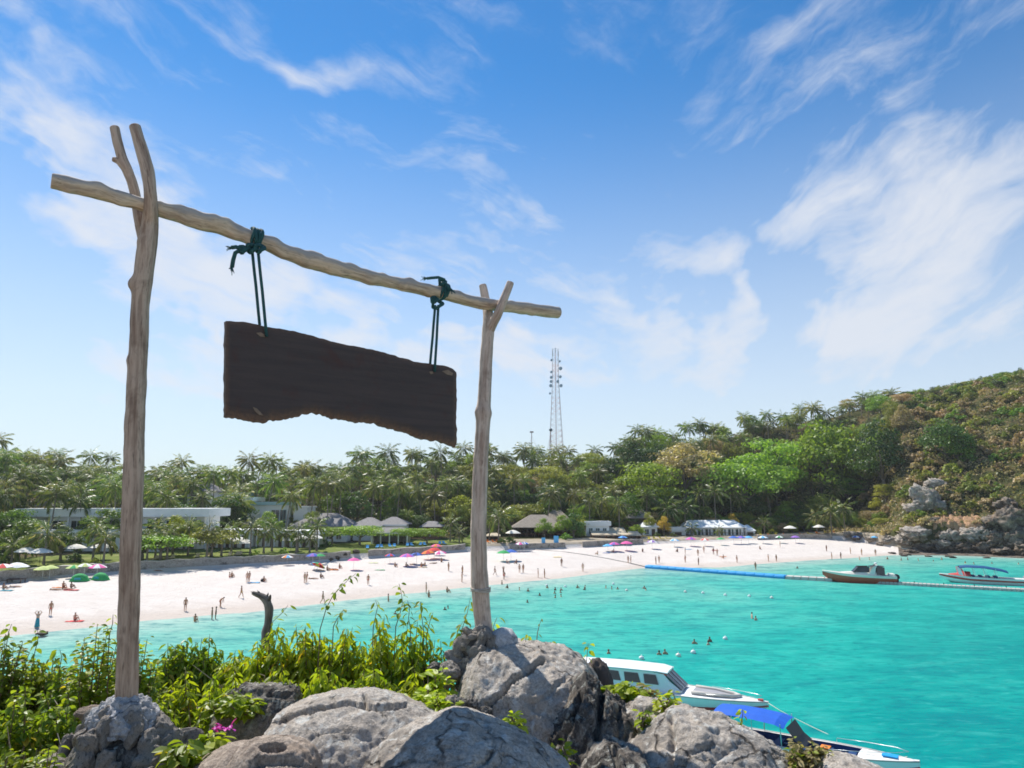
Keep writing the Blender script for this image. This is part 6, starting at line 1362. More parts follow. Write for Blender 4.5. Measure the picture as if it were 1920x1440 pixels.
# -- buoys
for k, (px, py) in enumerate([(1285, 1111), (1318, 1113), (1360, 1117), (1405, 1119), (1447, 1122), (1025, 1099), (1060, 1101), (1150, 1096), (1175, 1108), (1300, 1225), (1360, 1199), (1203, 1236), (1272, 1231)]):
    p = G(px, py); o = MB().tube([(0, 0, -.1), (0, 0, .06), (0, 0, .22), (0, 0, .3)], [.12, .24, .22, .06], 10).bar((0, 0, .3), (0, 0, .42), .03, 5).build('buoy', CLOTH['white'] if k % 4 else M_boatcream, None, True); o.location = p
    tag(o, 'small white buoy of the swimming line' if k < 9 else 'small pale float near the snorkellers', 'buoy', 'buoys of the swimming line' if k < 9 else 'floats near the snorkellers')
# ================================================================ FOREGROUND: the headland under the camera
def near_ground(x, y):
    x = np.asarray(x, float); y = np.asarray(y, float)
    z = H - 1.42 + 0 * x
    z = z + .12 * smoothstep((y - 3.4) / 1.5) * smoothstep((.2 - x) / .8)      # bank under the shrubs
    edge = np.interp(x, [-9, -5, -3, -1.2, .2, .7, 1.3, 2.2, 4], [5.4, 5.2, 5.2, 5.3, 5.0, 4.6, 3.7, 3.0, 2.2])
    over = np.clip(y - edge, 0, None); z = z - over * .85 - np.clip(over - 1.2, 0, None) * .6
    rt = np.clip(x - .75, 0, None) * smoothstep((y - .6) / 1.2); z = z - rt * .55
    return z
def near_mesh():
    xs = np.concatenate([np.linspace(-16, -4, 30), np.linspace(-3.9, 3, 130), np.linspace(3.1, 9, 20)]); ys = np.concatenate([np.linspace(-3, 1.5, 14), np.linspace(1.6, 7, 110), np.linspace(7.2, 24, 40)])
    X, Y = np.meshgrid(xs, ys); x, y = X.ravel(), Y.ravel(); z = near_ground(x, y)
    z = z + fbm(np.stack([x * 1.3, y * 1.3, 0 * x], 1), 4) * .16 + fbm(np.stack([x * 7, y * 7, 0 * x], 1), 3) * .025
    n, m = len(ys), len(xs); idx = np.arange(n * m).reshape(n, m)
    f = np.stack([idx[:-1, :-1].ravel(), idx[:-1, 1:].ravel(), idx[1:, 1:].ravel(), idx[1:, :-1].ravel()], 1)
    return mesh_np('headland', np.stack([x, y, np.maximum(z, -1.5)], 1), f, True)
M_litter = ground_mat('leaf_litter', [(0.3, (0.06, 0.045, 0.03)), (0.5, (0.16, 0.12, 0.08)), (0.7, (0.30, 0.23, 0.16))], 6.0, .02)
tag(link('headland', near_mesh(), M_litter), kind='structure')

# ---- driftwood frame
def wood_mat(name, light, dark, scale=1.0, side_tone=None):
    m, nt, N, L, bs = _new(name)
    uv = N('ShaderNodeAttribute'); uv.attribute_name = 'grain'            # x along, yz round the stem
    mp = N('ShaderNodeMapping'); mp.inputs['Scale'].default_value = (3.0, 40, 40); L(uv.outputs['Vector'], mp.inputs['Vector'])
    g1 = _noise(N, L, mp.outputs[0], scale, 6, 0.65, .25)
    mp2 = N('ShaderNodeMapping'); mp2.inputs['Scale'].default_value = (7, 12, 12); L(uv.outputs['Vector'], mp2.inputs['Vector'])
    g2 = _noise(N, L, mp2.outputs[0], 1.0, 6, .65, .4)
    mp3 = N('ShaderNodeMapping'); mp3.inputs['Scale'].default_value = (14, 130, 130); L(uv.outputs['Vector'], mp3.inputs['Vector'])
    g3 = _noise(N, L, mp3.outputs[0], 1.0, 4, .6)
    c = _ramp(N, L, g1, [(0.36, dark), (0.58, light)])
    c = _mix(N, L, _ramp(N, L, g2, [(0.52, 0.0), (0.68, 0.6)]), c, tuple(a * .62 for a in dark))
    c = _mix(N, L, _ramp(N, L, g2, [(0.30, 0.55), (0.44, 0.0)]), c, tuple(min(.75, a * 1.18) for a in light))
    c = _mix(N, L, _ramp(N, L, g3, [(0.30, 0.7), (0.42, 0.0)]), c, tuple(a * .4 for a in dark))
    if side_tone:                                                              # second tone along one side of the stem
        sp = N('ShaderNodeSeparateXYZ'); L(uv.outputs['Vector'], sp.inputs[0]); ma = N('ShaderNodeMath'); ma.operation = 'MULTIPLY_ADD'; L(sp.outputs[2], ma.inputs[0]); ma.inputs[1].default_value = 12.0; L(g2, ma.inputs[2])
        c = _mix(N, L, _ramp(N, L, ma.outputs[0], [(.42, 0.0), (.68, .8)]), c, side_tone)
    L(c, bs.inputs['Base Color']); bs.inputs['Roughness'].default_value = .85; bs.inputs['Specular IOR Level'].default_value = .2
    b1 = _bump(N, L, g1, 1.0, .009, bs); _bump(N, L, g3, 1.0, .004, bs, b1); return m
M_post = wood_mat('driftwood_post', (0.56, 0.42, 0.31), (0.27, 0.18, 0.125))
M_post2 = wood_mat('driftwood_pale', (0.66, 0.53, 0.43), (0.38, 0.275, 0.21))
M_beam = wood_mat('driftwood_beam', (0.68, 0.53, 0.37), (0.36, 0.26, 0.175), 1.0, (0.40, 0.37, 0.335))  # grey tone along the upper side, warmer tone below
M_cut = plain('cut_wood', (0.40, 0.33, 0.26), .9, .3, 60)
def limb(name, pts, rads, mat, parent, rel, n=20, sub=9, knots=(), wob=.06, seed=0, cap=True):
    """a natural round stem: smooth path, uneven girth, knots that swell the side; carries its grain as an attribute"""
    P_ = [Vector(p) for p in pts]; path, rr, tt = [], [], []; acc = 0
    for i in range(len(P_) - 1):
        p0, p1, p2, p3 = P_[max(i-1, 0)], P_[i], P_[i+1], P_[min(i+2, len(P_)-1)]
        for k in range(sub if i < len(P_) - 2 else sub + 1):
            t = k / sub; q = .5 * ((2*p1) + (p2 - p0)*t + (2*p0 - 5*p1 + 4*p2 - p3)*t*t + (3*p1 - p0 - 3*p2 + p3)*t**3)
            path.append(q); rr.append(rads[i] + (rads[i+1] - rads[i]) * t)
    V, A = [], []; up = None; m = len(path); L0 = 0
    for i, p in enumerate(path):
        if i: L0 += (p - path[i-1]).length
        t = (path[min(i+1, m-1)] - path[max(i-1, 0)]).normalized()
        if up is None: up = Vector((0, 1, 0)) if abs(t.y) < .8 else Vector((0, 0, 1))
        x = (up - t * up.dot(t)).normalized(); y = t.cross(x); up = x
        for k in range(n):
            a = 2 * math.pi * k / n; d = x * math.cos(a) + y * math.sin(a); V.append(p + d * rr[i]); A.append((L0 + seed * 3.1, math.cos(a) * rr[i], math.sin(a) * rr[i]))
    v = np.array([tuple(q) for q in V]); ctr = np.repeat(np.array([tuple(p) for p in path]), n, 0); dirs = v - ctr; rad = np.linalg.norm(dirs, axis=1)[:, None]; dirs = dirs / rad
    k1 = 1 + wob * fbm(v * 9 + seed * 7, 3) * 1.6 + wob * .45 * fbm(np.array(A) * np.array([10, 70, 70]) + seed, 3)
    v = ctr + dirs * rad * k1[:, None]
    for (kp, kd, kr, kh) in knots:                                        # place, direction, radius, height
        kp = np.array(kp); dd = np.linalg.norm(v - kp, axis=1); kd = np.array(kd) / np.linalg.norm(kd)
        fac = np.exp(-(dd / kr) ** 2) * np.clip((dirs @ kd) * .7 + .45, 0, 1); v = v + kd * (kh * fac)[:, None]
    f = []
    for i in range(m - 1):
        for k in range(n): a, b = i*n + k, i*n + (k+1) % n; f.append((a, b, b+n, a+n))
    if cap:
        for base, s in ((0, 1), ((m-1)*n, -1)):
            c = v[base:base+n].mean(0); ring = c + (v[base:base+n] - c) * .9 ; nrm = np.array(path[0] - path[1] if base == 0 else path[-1] - path[-2]); nrm = nrm / np.linalg.norm(nrm)
            b0 = len(v); v = np.concatenate([v, ring + nrm * .004, [c + nrm * .003]]); A += [A[base + k] for k in range(n)] + [A[base]]
            for k in range(n):
                q = (base+k, base+(k+1) % n, b0+(k+1) % n, b0+k); f.append(q if s < 0 else q[::-1]); q = (b0+k, b0+(k+1) % n, b0+n); f.append(q if s < 0 else q[::-1])
    me = mesh_np(name, v - np.array(rel), f, True); at = me.attributes.new('grain', 'FLOAT_VECTOR', 'POINT'); at.data.foreach_set('vector', np.array(A, np.float32).ravel())
    return link(name, me, mat, parent)
YL, YR = 3.0, 4.2
def pth(l, Y, dy=0.0): return [tuple(P(x, y, Y + (dy if len(q) < 4 else q[3]))) for q in l for (x, y) in [q[:2]]], [q[2] * mpp(Y) for q in l]
lp, lr = pth([(236, 1352, 18.5), (239, 1250, 18), (242, 1130, 18), (246, 1000, 18), (250, 880, 18), (254, 770, 17.5), (258, 690, 17), (261, 620, 16.5), (264, 560, 17), (270, 505, 18), (277, 455, 17.5), (281, 420, 15.5), (283, 392, 13, -.03), (282, 360, 12, -.05), (277, 322, 12.5, -.05), (268, 288, 12, -.05), (259, 258, 11.5, -.05), (253, 238, 11.5, -.05)], YL)
root = thing('forked_post', 'tall forked driftwood post at the left, standing in a cemented stone mound', 'post', lp[0])
def kn(px, py, Y, dx, r, h, dy=-.3, dz=0): return (tuple(P(px, py, Y - .02)), (dx, dy, dz), r, h)
limb('shaft', lp, lr, M_post, root, lp[0], 22, 12, [kn(250, 530, YL, -1, .028, .020), kn(249, 536, YL, -1, .016, .012), kn(246, 676, YL, -.6, .022, .010), kn(244, 800, YL, -1, .018, .008), kn(238, 968, YL, -1, .018, .008), kn(232, 1035, YL, -1, .02, .006), kn(231, 1190, YL, -1, .02, .007), kn(262, 452, YL, -1, .02, .006)], .07, 1)
bp, br = pth([(274, 470, 11, .02), (266, 430, 11.5, .05), (259, 395, 10.5, .075), (250, 350, 10, .08), (240, 322, 10.5, .08), (229, 296, 9.5, .08), (221, 268, 9.5, .08), (215, 240, 9.2, .08)], YL)
limb('fork_branch', bp, br, M_post, root, lp[0], 16, 8, [kn(224, 306, YL + .08, -1, .02, .018, -.2, .3)], .08, 2)
sp_, sr_ = pth([(232, 312, 6, .075), (221, 302, 6.5, .07), (213, 299, 5, .065)], YL); limb('branch_stub', sp_, sr_, M_post, root, lp[0], 10, 5, (), .1, 3)
rp, rr_ = pth([(908, 1186, 16), (904, 1150, 16), (901, 1108, 16), (898, 1060, 15.5), (897, 1000, 15), (899, 930, 14.3), (902, 860, 14), (906, 790, 14), (909, 730, 12.5), (912, 670, 12), (915, 625, 12), (916, 600, 11), (913, 575, 9.5, .05), (909, 555, 8.5, .06), (905, 535, 7.5, .06)], YR)
root2 = thing('forked_post', 'slim pale forked post at the right, standing on top of the big grey rock', 'post', rp[0])
limb('shaft', rp, rr_, M_post2, root2, rp[0], 22, 12, [kn(896, 772, YR, -1, .035, .016), kn(922, 775, YR, 1, .03, .012), kn(906, 770, YR, 0, .03, .012, -1), kn(907, 655, YR, -.5, .012, .006), kn(906, 728, YR, -.5, .012, .006), kn(890, 950, YR, -1, .02, .006), kn(894, 862, YR, -1, .02, .006)], .06, 4)
bp, br = pth([(917, 622, 10, .0), (925, 604, 9.5, -.03), (934, 588, 9, -.055), (943, 565, 8, -.065), (951, 546, 7.5, -.065), (957, 530, 7, -.065)], YR)
limb('fork_branch', bp, br, M_post2, root2, rp[0], 16, 8, (), .06, 5)
tw = MB()
for k in range(3):
    z = k * .008; tw.tube([(rp[2][0] + math.cos(a) * .058, rp[2][1] + math.sin(a) * .058, rp[2][2] + z + .004 * math.sin(a * 2 + k)) for a in np.linspace(0, 2 * math.pi, 22)], .0042, 5)
tw.build('twine_band', plain('twine', (.45, .40, .34), .9, .2, 40), root2, True, rel=rp[0])
def bd(px): return 1 / (1 / 2.97 + (px - 268) / (922 - 268) * (1 / 4.18 - 1 / 2.97))           # depth of the beam along its line
def pb(px, py, off=0.0): return P(px, py, bd(px) + off)
BEAM = [(98, 340, 16), (125, 346, 17), (160, 354, 16), (205, 366, 15), (250, 378, 14), (285, 389, 14), (330, 401, 16), (372, 413, 17.5), (410, 423, 16), (455, 440, 15.5), (500, 456, 15), (540, 474, 14.5), (580, 488, 16), (622, 500, 15.5), (660, 511, 14), (700, 521, 13.5), (745, 531, 12.5), (790, 541, 12.5), (835, 552, 12), (880, 564, 12), (925, 572, 11.5), (970, 577, 12), (1010, 582, 12), (1046, 586, 11.5)]
bpts = [tuple(pb(a, b)) for a, b, c in BEAM]; brad = [c * mpp(bd(a)) for a, b, c in BEAM]
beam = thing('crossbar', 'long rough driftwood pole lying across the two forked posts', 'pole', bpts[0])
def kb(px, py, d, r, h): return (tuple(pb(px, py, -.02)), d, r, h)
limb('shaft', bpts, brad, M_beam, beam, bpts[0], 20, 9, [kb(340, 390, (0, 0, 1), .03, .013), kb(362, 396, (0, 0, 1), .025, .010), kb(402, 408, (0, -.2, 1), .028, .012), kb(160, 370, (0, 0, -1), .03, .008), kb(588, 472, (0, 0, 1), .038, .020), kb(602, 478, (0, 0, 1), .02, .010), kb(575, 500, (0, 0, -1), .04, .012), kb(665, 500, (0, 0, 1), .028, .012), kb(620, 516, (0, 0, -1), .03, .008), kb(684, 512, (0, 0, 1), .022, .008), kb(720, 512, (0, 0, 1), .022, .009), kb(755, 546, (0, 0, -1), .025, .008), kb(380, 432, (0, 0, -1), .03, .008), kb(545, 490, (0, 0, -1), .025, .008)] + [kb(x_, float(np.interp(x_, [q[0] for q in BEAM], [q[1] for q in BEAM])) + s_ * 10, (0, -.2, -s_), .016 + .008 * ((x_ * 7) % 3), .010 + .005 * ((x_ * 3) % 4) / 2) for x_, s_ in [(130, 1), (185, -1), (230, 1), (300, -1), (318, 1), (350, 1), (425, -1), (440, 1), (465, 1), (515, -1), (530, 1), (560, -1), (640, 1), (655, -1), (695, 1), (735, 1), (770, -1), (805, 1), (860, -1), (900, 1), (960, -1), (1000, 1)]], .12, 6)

# ---- hanging board
pA, pB = pb(475, 445), pb(826, 550); bdir = Vector((pB.x - pA.x, pB.y - pA.y, 0)).normalized(); bn = Vector((bdir.y, -bdir.x, 0))     # bn faces the camera
if bn.y > 0: bn = -bn
p0 = Vector((pA.x, pA.y, 0))
def onb(px, py, off=0.0): return on_plane(px, py, p0 + bn * off, bn)
TOP = [(424, 601), (460, 603), (500, 612), (540, 618), (580, 627), (620, 639), (650, 646), (700, 655), (740, 666), (780, 678), (810, 682), (838, 686), (850, 691), (857, 698)]
BOT = [(857, 838), (845, 834), (828, 827), (806, 824), (790, 822), (768, 812), (745, 806), (720, 799), (705, 793), (672, 791), (655, 788), (625, 784), (605, 776), (585, 774), (568, 777), (545, 784), (528, 788), (512, 787), (498, 792), (480, 791), (455, 786), (440, 783), (424, 781)]
def board_mesh():
    # dense strip between top and bottom edges, ragged outline, chamfered rim, 4.5 cm thick
    n = 150; m = 26; xs = np.linspace(424, 857, n); ty = np.interp(xs, [a for a, b in TOP], [b for a, b in TOP]); bx = sorted(BOT); by = np.interp(xs, [a for a, b in bx], [b for a, b in bx])
    rg = np.random.RandomState(4); jit = fbm(np.stack([xs / 9, 0 * xs, 0 * xs], 1), 4)
    by = by + jit * 5; ty = ty + fbm(np.stack([xs / 14, 0 * xs + 5, 0 * xs], 1), 3) * 2
    front = []
    for j in range(m):
        for i in range(n):
            t = j / (m - 1); t = t; px = xs[i]
            if i in (0, n - 1): px = xs[i] + (fbm(np.array([[j * .5, 3.3 + i, 0]]), 3)[0] * 3)
            front.append(onb(px, ty[i] + (by[i] - ty[i]) * t))
    v = np.array([tuple(q) for q in front]); g = np.array([(q.dot(bdir), q.z, 0) for q in front])
    rel_ = (np.arange(m)[:, None] / (m - 1) + 0 * np.arange(n)[None]).ravel(); ii = (np.arange(n)[None] + 0 * np.arange(m)[:, None]).ravel()
    edge = np.minimum(np.minimum(rel_ * 1.0, 1 - rel_) * m, np.minimum(ii, n - 1 - ii) * .6); ch = np.clip(1 - edge / 1.6, 0, 1)
    lowrag = np.clip(1 - (1 - rel_) * m / 3.0, 0, 1) * (0.4 + .6 * np.clip(fbm(np.stack([ii / 9, 0 * ii, 0 * ii + 2.], 1), 3) + .5, 0, 1))
    depth = ch * .006 + lowrag * .016 + .0012 * fbm(g * np.array([7, 60, 1]), 4) + .002 * fbm(g * 22, 3)
    f0 = v - np.array(bn) * depth[:, None]; bk = v - np.array(bn) * (.046 - .5 * ch * .006)[:, None]
    V = np.concatenate([f0, bk]); N = n * m; idx = np.arange(N).reshape(m, n); F = []
    for j in range(m - 1):
        for i in range(n - 1):
            a, b, c, d = idx[j, i], idx[j, i+1], idx[j+1, i+1], idx[j+1, i]; F.append((a, d, c, b)); F.append((N+a, N+b, N+c, N+d))
    per = [idx[0, i] for i in range(n)] + [idx[j, n-1] for j in range(1, m)] + [idx[m-1, i] for i in range(n-2, -1, -1)] + [idx[j, 0] for j in range(m-2, 0, -1)]
    for k in range(len(per)): a, b = per[k], per[(k+1) % len(per)]; F.append((a, b, N+b, N+a))
    me = mesh_np('sign_board', V, F, False); G2 = np.concatenate([g, g + [0, 0, .046]]); wear = np.concatenate([np.clip(ch * .6 + lowrag * .75, 0, 1), np.ones(N) * .8])
    a = me.attributes.new('grain', 'FLOAT_VECTOR', 'POINT'); a.data.foreach_set('vector', G2.astype(np.float32).ravel()); a = me.attributes.new('bare', 'FLOAT', 'POINT'); a.data.foreach_set('value', wear.astype(np.float32))
    return me
def board_mat():
    m, nt, N, L, bs = _new('dark_board'); uv = N('ShaderNodeAttribute'); uv.attribute_name = 'grain'; be = N('ShaderNodeAttribute'); be.attribute_name = 'bare'
    mp = N('ShaderNodeMapping'); mp.inputs['Scale'].default_value = (2.0, 30, 30); L(uv.outputs['Vector'], mp.inputs['Vector']); g1 = _noise(N, L, mp.outputs[0], 1, 7, .65, .4)
    g2 = _noise(N, L, uv.outputs['Vector'], 7, 6, .65, .4); g3 = _noise(N, L, uv.outputs['Vector'], 60, 5, .7)
    c = _ramp(N, L, g1, [(.3, (.060, .048, .045)), (.62, (.082, .062, .056))])
    c = _mix(N, L, _ramp(N, L, g2, [(.55, 0.0), (.72, .6)]), c, (.085, .042, .034))
    c = _mix(N, L, _ramp(N, L, g3, [(.66, 0.0), (.78, .45)]), c, (.16, .12, .10))
    mm = N('ShaderNodeMath'); mm.operation = 'MULTIPLY'; L(be.outputs['Fac'], mm.inputs[0]); L(_ramp(N, L, g3, [(.35, .25), (.6, 1.0)]), mm.inputs[1])
    c = _mix(N, L, mm.outputs[0], c, (.21, .125, .08)); L(c, bs.inputs['Base Color']); bs.inputs['Roughness'].default_value = .75; bs.inputs['Specular IOR Level'].default_value = .25
    b1 = _bump(N, L, g1, .5, .0015, bs); _bump(N, L, g3, .5, .002, bs, b1); return m
M_board = board_mat(); bo = link('sign_board', board_mesh(), M_board); c0 = onb(640, 640)
bo.data.transform(Matrix.Translation(-c0)); bo.location = c0; tag(bo, 'blank dark wooden board with a ragged lower edge hanging from the crossbar', 'board')
def worn(name, quad, mat):
    m = MB(); a = [onb(x, y, .003) for x, y in quad]; b = [onb(x, y, -.006) for x, y in quad]; k = len(quad); m.add(a + b, [tuple(range(k))] + [tuple(range(2*k-1, k-1, -1))] + [(i, i + k, (i+1) % k + k, (i+1) % k) for i in range(k)]); m.build(name, mat, bo, rel=c0)
M_bare = plain('bare_wood', (.24, .175, .125), .9, .25, 40)
worn('worn_hole', [(480, 624), (489, 623), (496, 627), (497, 632), (488, 631)], M_bare); worn('worn_hole', [(805, 697), (811, 696), (813, 700), (808, 702)], M_bare); worn('chipped_patch', [(829, 696), (840, 693), (850, 700), (848, 704), (838, 702)], M_bare)
worn('chipped_patch', [(474, 763), (482, 766), (494, 779), (486, 778), (478, 771)], M_bare)
# ---- ropes
def rope_mat():
    m, nt, N, L, bs = _new('teal_rope'); w = N('ShaderNodeTexWave'); w.inputs['Scale'].default_value = 55; w.inputs['Distortion'].default_value = 1.5; w.bands_direction = 'DIAGONAL'; tc = N('ShaderNodeTexCoord'); L(tc.outputs['Object'], w.inputs['Vector'])
    n = _noise(N, L, tc.outputs['Object'], 60, 4, .7); c = _ramp(N, L, w.outputs[1], [(.3, (.012, .05, .06)), (.7, (.03, .13, .13))]); c = _mix(N, L, _ramp(N, L, n, [(.5, 0.0), (.7, .6)]), c, (.04, .16, .10))
    L(c, bs.inputs['Base Color']); bs.inputs['Roughness'].default_value = .8; _bump(N, L, w.outputs[1], .8, .003, bs); return m
M_rope = rope_mat()
def rope_set(label, wx, wy, wr, s1, s2, tail, knots, tail_r):
    b0 = pb(wx, wy); root = thing('hanging_rope', label, 'rope', b0); k = mpp(bd(wx)); bax = (Vector(pb(wx + 20, wy + 6)) - Vector(pb(wx - 20, wy - 6))).normalized()
    v1 = Vector((0, 0, 1)); v1 = (v1 - bax * v1.dot(bax)).normalized(); v2 = bax.cross(v1); wp = []
    for t in np.linspace(0, 3.4 * 2 * math.pi, 70): wp.append(b0 + bax * ((t / (6.8 * math.pi) - .5) * .045 + .004 * math.sin(t * 2.3)) + (v1 * math.cos(t) + v2 * math.sin(t)) * (wr * k + .007 + .003 * math.sin(t * 1.7)))
    MB().tube(wp, .0085, 7).build('rope_wrap', M_rope, root, True, rel=b0)
    for st in (s1, s2):
        (x0, y0, o0), (x1, y1, o1) = st; a = pb(wx, y0, o0); a = P(x0, y0, bd(wx) + o0); b = onb(x1, y1, o1); mid = a.lerp(b, .5)
        MB().tube([a, a.lerp(b, .3), mid + Vector((.001, 0, 0)), a.lerp(b, .8), b], .0078, 8).build('rope_strand', M_rope, root, True, rel=b0)
    for (x, y, r, o) in knots:
        c = P(x, y, bd(wx) + o); kp = [c + Vector((math.cos(t) * r * k * (1 + .25 * math.cos(3 * t)), math.sin(t * 2) * r * k * .5, math.sin(t) * r * k * .8)) for t in np.linspace(0, 4 * math.pi, 44)]
        kp = [q + Vector((0, 0, .004 * math.sin(i * .45))) for i, q in enumerate(kp)]; MB().tube(kp, .0085, 7).build('knot', M_rope, root, True, rel=b0)
    for t in tail:
        MB().tube([P(x, y, bd(wx) + o) for x, y, o in t], tail_r, 7).build('rope_tail', M_rope, root, True, rel=b0)
        e = P(t[-1][0], t[-1][1], bd(wx) + t[-1][2]); d = (e - P(t[-2][0], t[-2][1], bd(wx) + t[-2][2])).normalized(); fz = MB(); rg = random.Random(int(wx))
        for q in range(14): fz.bar(e - d * .004, e + d * rg.uniform(.012, .03) + Vector((rg.uniform(-1, 1), rg.uniform(-1, 1), rg.uniform(-1, 1))) * .012, .0018, 4)
        fz.build('frayed_end', M_rope, root, rel=b0)
    return root
rope_set('left dark teal rope tied round the crossbar with a short hanging tail', 478, 447, 15.5, ((472, 462, -.03), (487, 610, -.05)), ((483, 462, -.04), (500, 631, .010)), [[(470, 466, -.05), (452, 468, -.06), (441, 474, -.06), (437, 488, -.06), (435, 501, -.06)], [(470, 464, -.05), (450, 466, -.06), (442, 463, -.06), (434, 464, -.06)]], [(472, 466, 9, -.05), (487, 466, 8, -.05), (455, 468, 7, -.06)], .0105)
rope_set('right dark teal rope tied round the crossbar with a frayed tail on top', 829, 546, 12.5, ((816, 572, -.04), (806, 688, -.05)), ((822, 572, -.04), (815, 697, .010)), [[(834, 533, -.04), (833, 524, -.05), (822, 520, -.06), (809, 521, -.06), (800, 522, -.06)], [(834, 530, -.05), (840, 538, -.06), (845, 543, -.06)]], [(819, 570, 10, -.04), (829, 529, 6, -.05), (814, 562, 6, -.05)], .009)
worn('rope_hole', [(497, 626), (503, 626), (503, 632), (497, 632)], M_board)

# ---- boulders
M_b1 = rockmat('boulder_grey', (0.74, 0.66, 0.565), (0.41, 0.35, 0.29), (0.12, 0.11, 0.10), 1.0, (0.56, 0.46, 0.36), .56, .014)
M_b2 = rockmat('boulder_dark', (0.68, 0.605, 0.52), (0.26, 0.225, 0.19), (0.045, 0.042, 0.04), 1.3, (0.36, 0.29, 0.22), .46, .018)
M_b3 = rockmat('boulder_tan', (0.55, 0.45, 0.36), (0.30, 0.23, 0.18), (0.10, 0.08, 0.065), 1.4, (0.50, 0.36, 0.25), .62, .010)
M_mort = rockmat('mortar_white', (0.82, 0.80, 0.78), (0.58, 0.56, 0.55), (0.36, 0.34, 0.33), 2.5, None, .70, .010)
M_lump = rockmat('cemented_stone', (0.70, 0.61, 0.52), (0.40, 0.335, 0.275), (0.13, 0.11, 0.09), 2.5, None, .58, .012)
def boulder(name, label, prof, Y, mat, depth, seed, sub=6, cracks=(), amp=.16, jag=.05, jfreq=3.0, freq=1.6, round_=2.4, pits=(), low=.9, ridge=0.0):
    """rock from its skyline: prof = [(px, py)] left to right along its upper outline at distance Y; depth = half thickness in metres"""
    xs = [P(a, b, Y).x for a, b in prof]; zs = [P(a, b, Y).z for a, b in prof]; x0, x1 = xs[0], xs[-1]; zb = min(zs) - low; cx, hw = (x0 + x1) / 2, (x1 - x0) / 2
    v, f = ico(sub); r = np.random.RandomState(seed); o = r.uniform(-40, 40, 3)
    sx = v[:, 0]; up = v[:, 2]; yy = v[:, 1]
    s = np.sign(v) * np.abs(v) ** (1.0); 
    px_ = cx + hw * np.clip(sx * 1.0, -1, 1); tz = np.interp(px_, xs, zs)
    side = np.sqrt(np.clip(1 - sx ** 2, 0, 1)) + 1e-6; u = np.clip(up / side, -1, 1)            # height share on this slice
    w = np.clip(yy / side, -1, 1)
    zc = (tz + zb) / 2; hz = (tz - zb) / 2
    k = (np.abs(u) ** round_ + np.abs(w) ** round_ + 1e-9) ** (-1 / round_)                        # squarish section
    Z = zc + hz * np.clip(u * k, -1, 1); Yv = Y + depth * w * k * (side ** .45) 
    X = px_
    V = np.stack([X, Yv, Z], 1); c = np.array([cx, Y, (max(zs) + zb) / 2]); d = V - c; dl = np.linalg.norm(d, axis=1)[:, None]; nr = d / dl; sc = min(hw, depth)
    q = V / sc
    disp = amp * .5 * fbm(q * freq + o, 4) + jag * (ridged(q * jfreq + o, 4) - .45) + .022 * fbm(q * 14 + o, 4) + .035 * np.minimum(fbm(q * np.array([5, 5, 9]) + o, 3), .12) - .03 * np.clip(ridged(q * 4.2 - o, 3) - .80, 0, 1) * 4
    if ridge: disp = disp - ridge * np.clip(ridged(q * 1.3 + o * .7, 3) - .72, 0, 1) * 3
    V = V + nr * (disp * sc)[:, None]
    for (cp, wd, dp) in cracks:                                                                    # polyline in photo pixels seen on the near face
        pts = np.array(cp, float); pr = np.stack([960 + V[:, 0] / np.maximum((V[:, 1] * CT + (V[:, 2] - H) * ST), .1) * F, 720 - ((V[:, 2] - H) * CT - V[:, 1] * ST) / np.maximum(V[:, 1] * CT + (V[:, 2] - H) * ST, .1) * F], 1)
        jx = fbm(q * 9 + 3, 3)[:, None] * np.array([4, 4]); pr = pr + jx; best = np.full(len(V), 1e9)
        for a, b in zip(pts[:-1], pts[1:]):
            t = np.clip(((pr - a) @ (b - a)) / max(((b - a) @ (b - a)), 1e-6), 0, 1); best = np.minimum(best, np.linalg.norm(pr - (a + t[:, None] * (b - a)), axis=1))
        near = (V[:, 1] < Y + depth * .35); V = V - nr * (dp * np.clip(1 - best / wd, 0, 1) ** .7 * near)[:, None]
    for (ax, ay, rx_, ry_, dp) in pits:
        pr0 = 960 + V[:, 0] / np.maximum(V[:, 1] * CT + (V[:, 2] - H) * ST, .1) * F; pr1 = 720 - ((V[:, 2] - H) * CT - V[:, 1] * ST) / np.maximum(V[:, 1] * CT + (V[:, 2] - H) * ST, .1) * F
        e = ((pr0 - ax) / rx_) ** 2 + ((pr1 - ay) / ry_) ** 2; V = V - np.array([0, -.45, .9]) * (dp * np.clip(1 - e, 0, 1) ** .5 * (V[:, 1] < Y + depth * .5))[:, None]
    b0 = (cx, Y, zb); o_ = link(name, mesh_np(name, V - np.array(b0), f, True), mat); o_.location = b0
    return tag(o_, label, 'rock')
boulder('boulder', 'broad smooth grey boulder with a long crack under its crown, lower middle', [(492, 1400), (510, 1352), (530, 1326), (580, 1308), (640, 1301), (700, 1303), (750, 1315), (800, 1340), (850, 1362), (905, 1400), (930, 1440)], 3.35, M_b1, .52, 1, 7, [([(518, 1352), (560, 1338), (610, 1326), (655, 1318), (685, 1325), (715, 1328), (760, 1322)], 5, .075), ([(684, 1306), (690, 1328)], 5, .06), ([(600, 1372), (640, 1370), (660, 1375)], 4, .010)], .10, .012, 3, 1.4, 2.3)
boulder('boulder', 'front grey boulder crossed by the shadow of the board, bottom middle', [(672, 1470), (690, 1425), (725, 1392), (770, 1368), (820, 1350), (845, 1343), (880, 1346), (930, 1362), (985, 1388), (1030, 1415), (1062, 1437), (1090, 1475)], 2.75, M_b1, .50, 2, 7, [([(770, 1372), (740, 1400), (700, 1440)], 5, .012), ([(880, 1440), (915, 1425), (925, 1410)], 4, .02)], .11, .015, 3, 1.5, 2.3, low=.7)
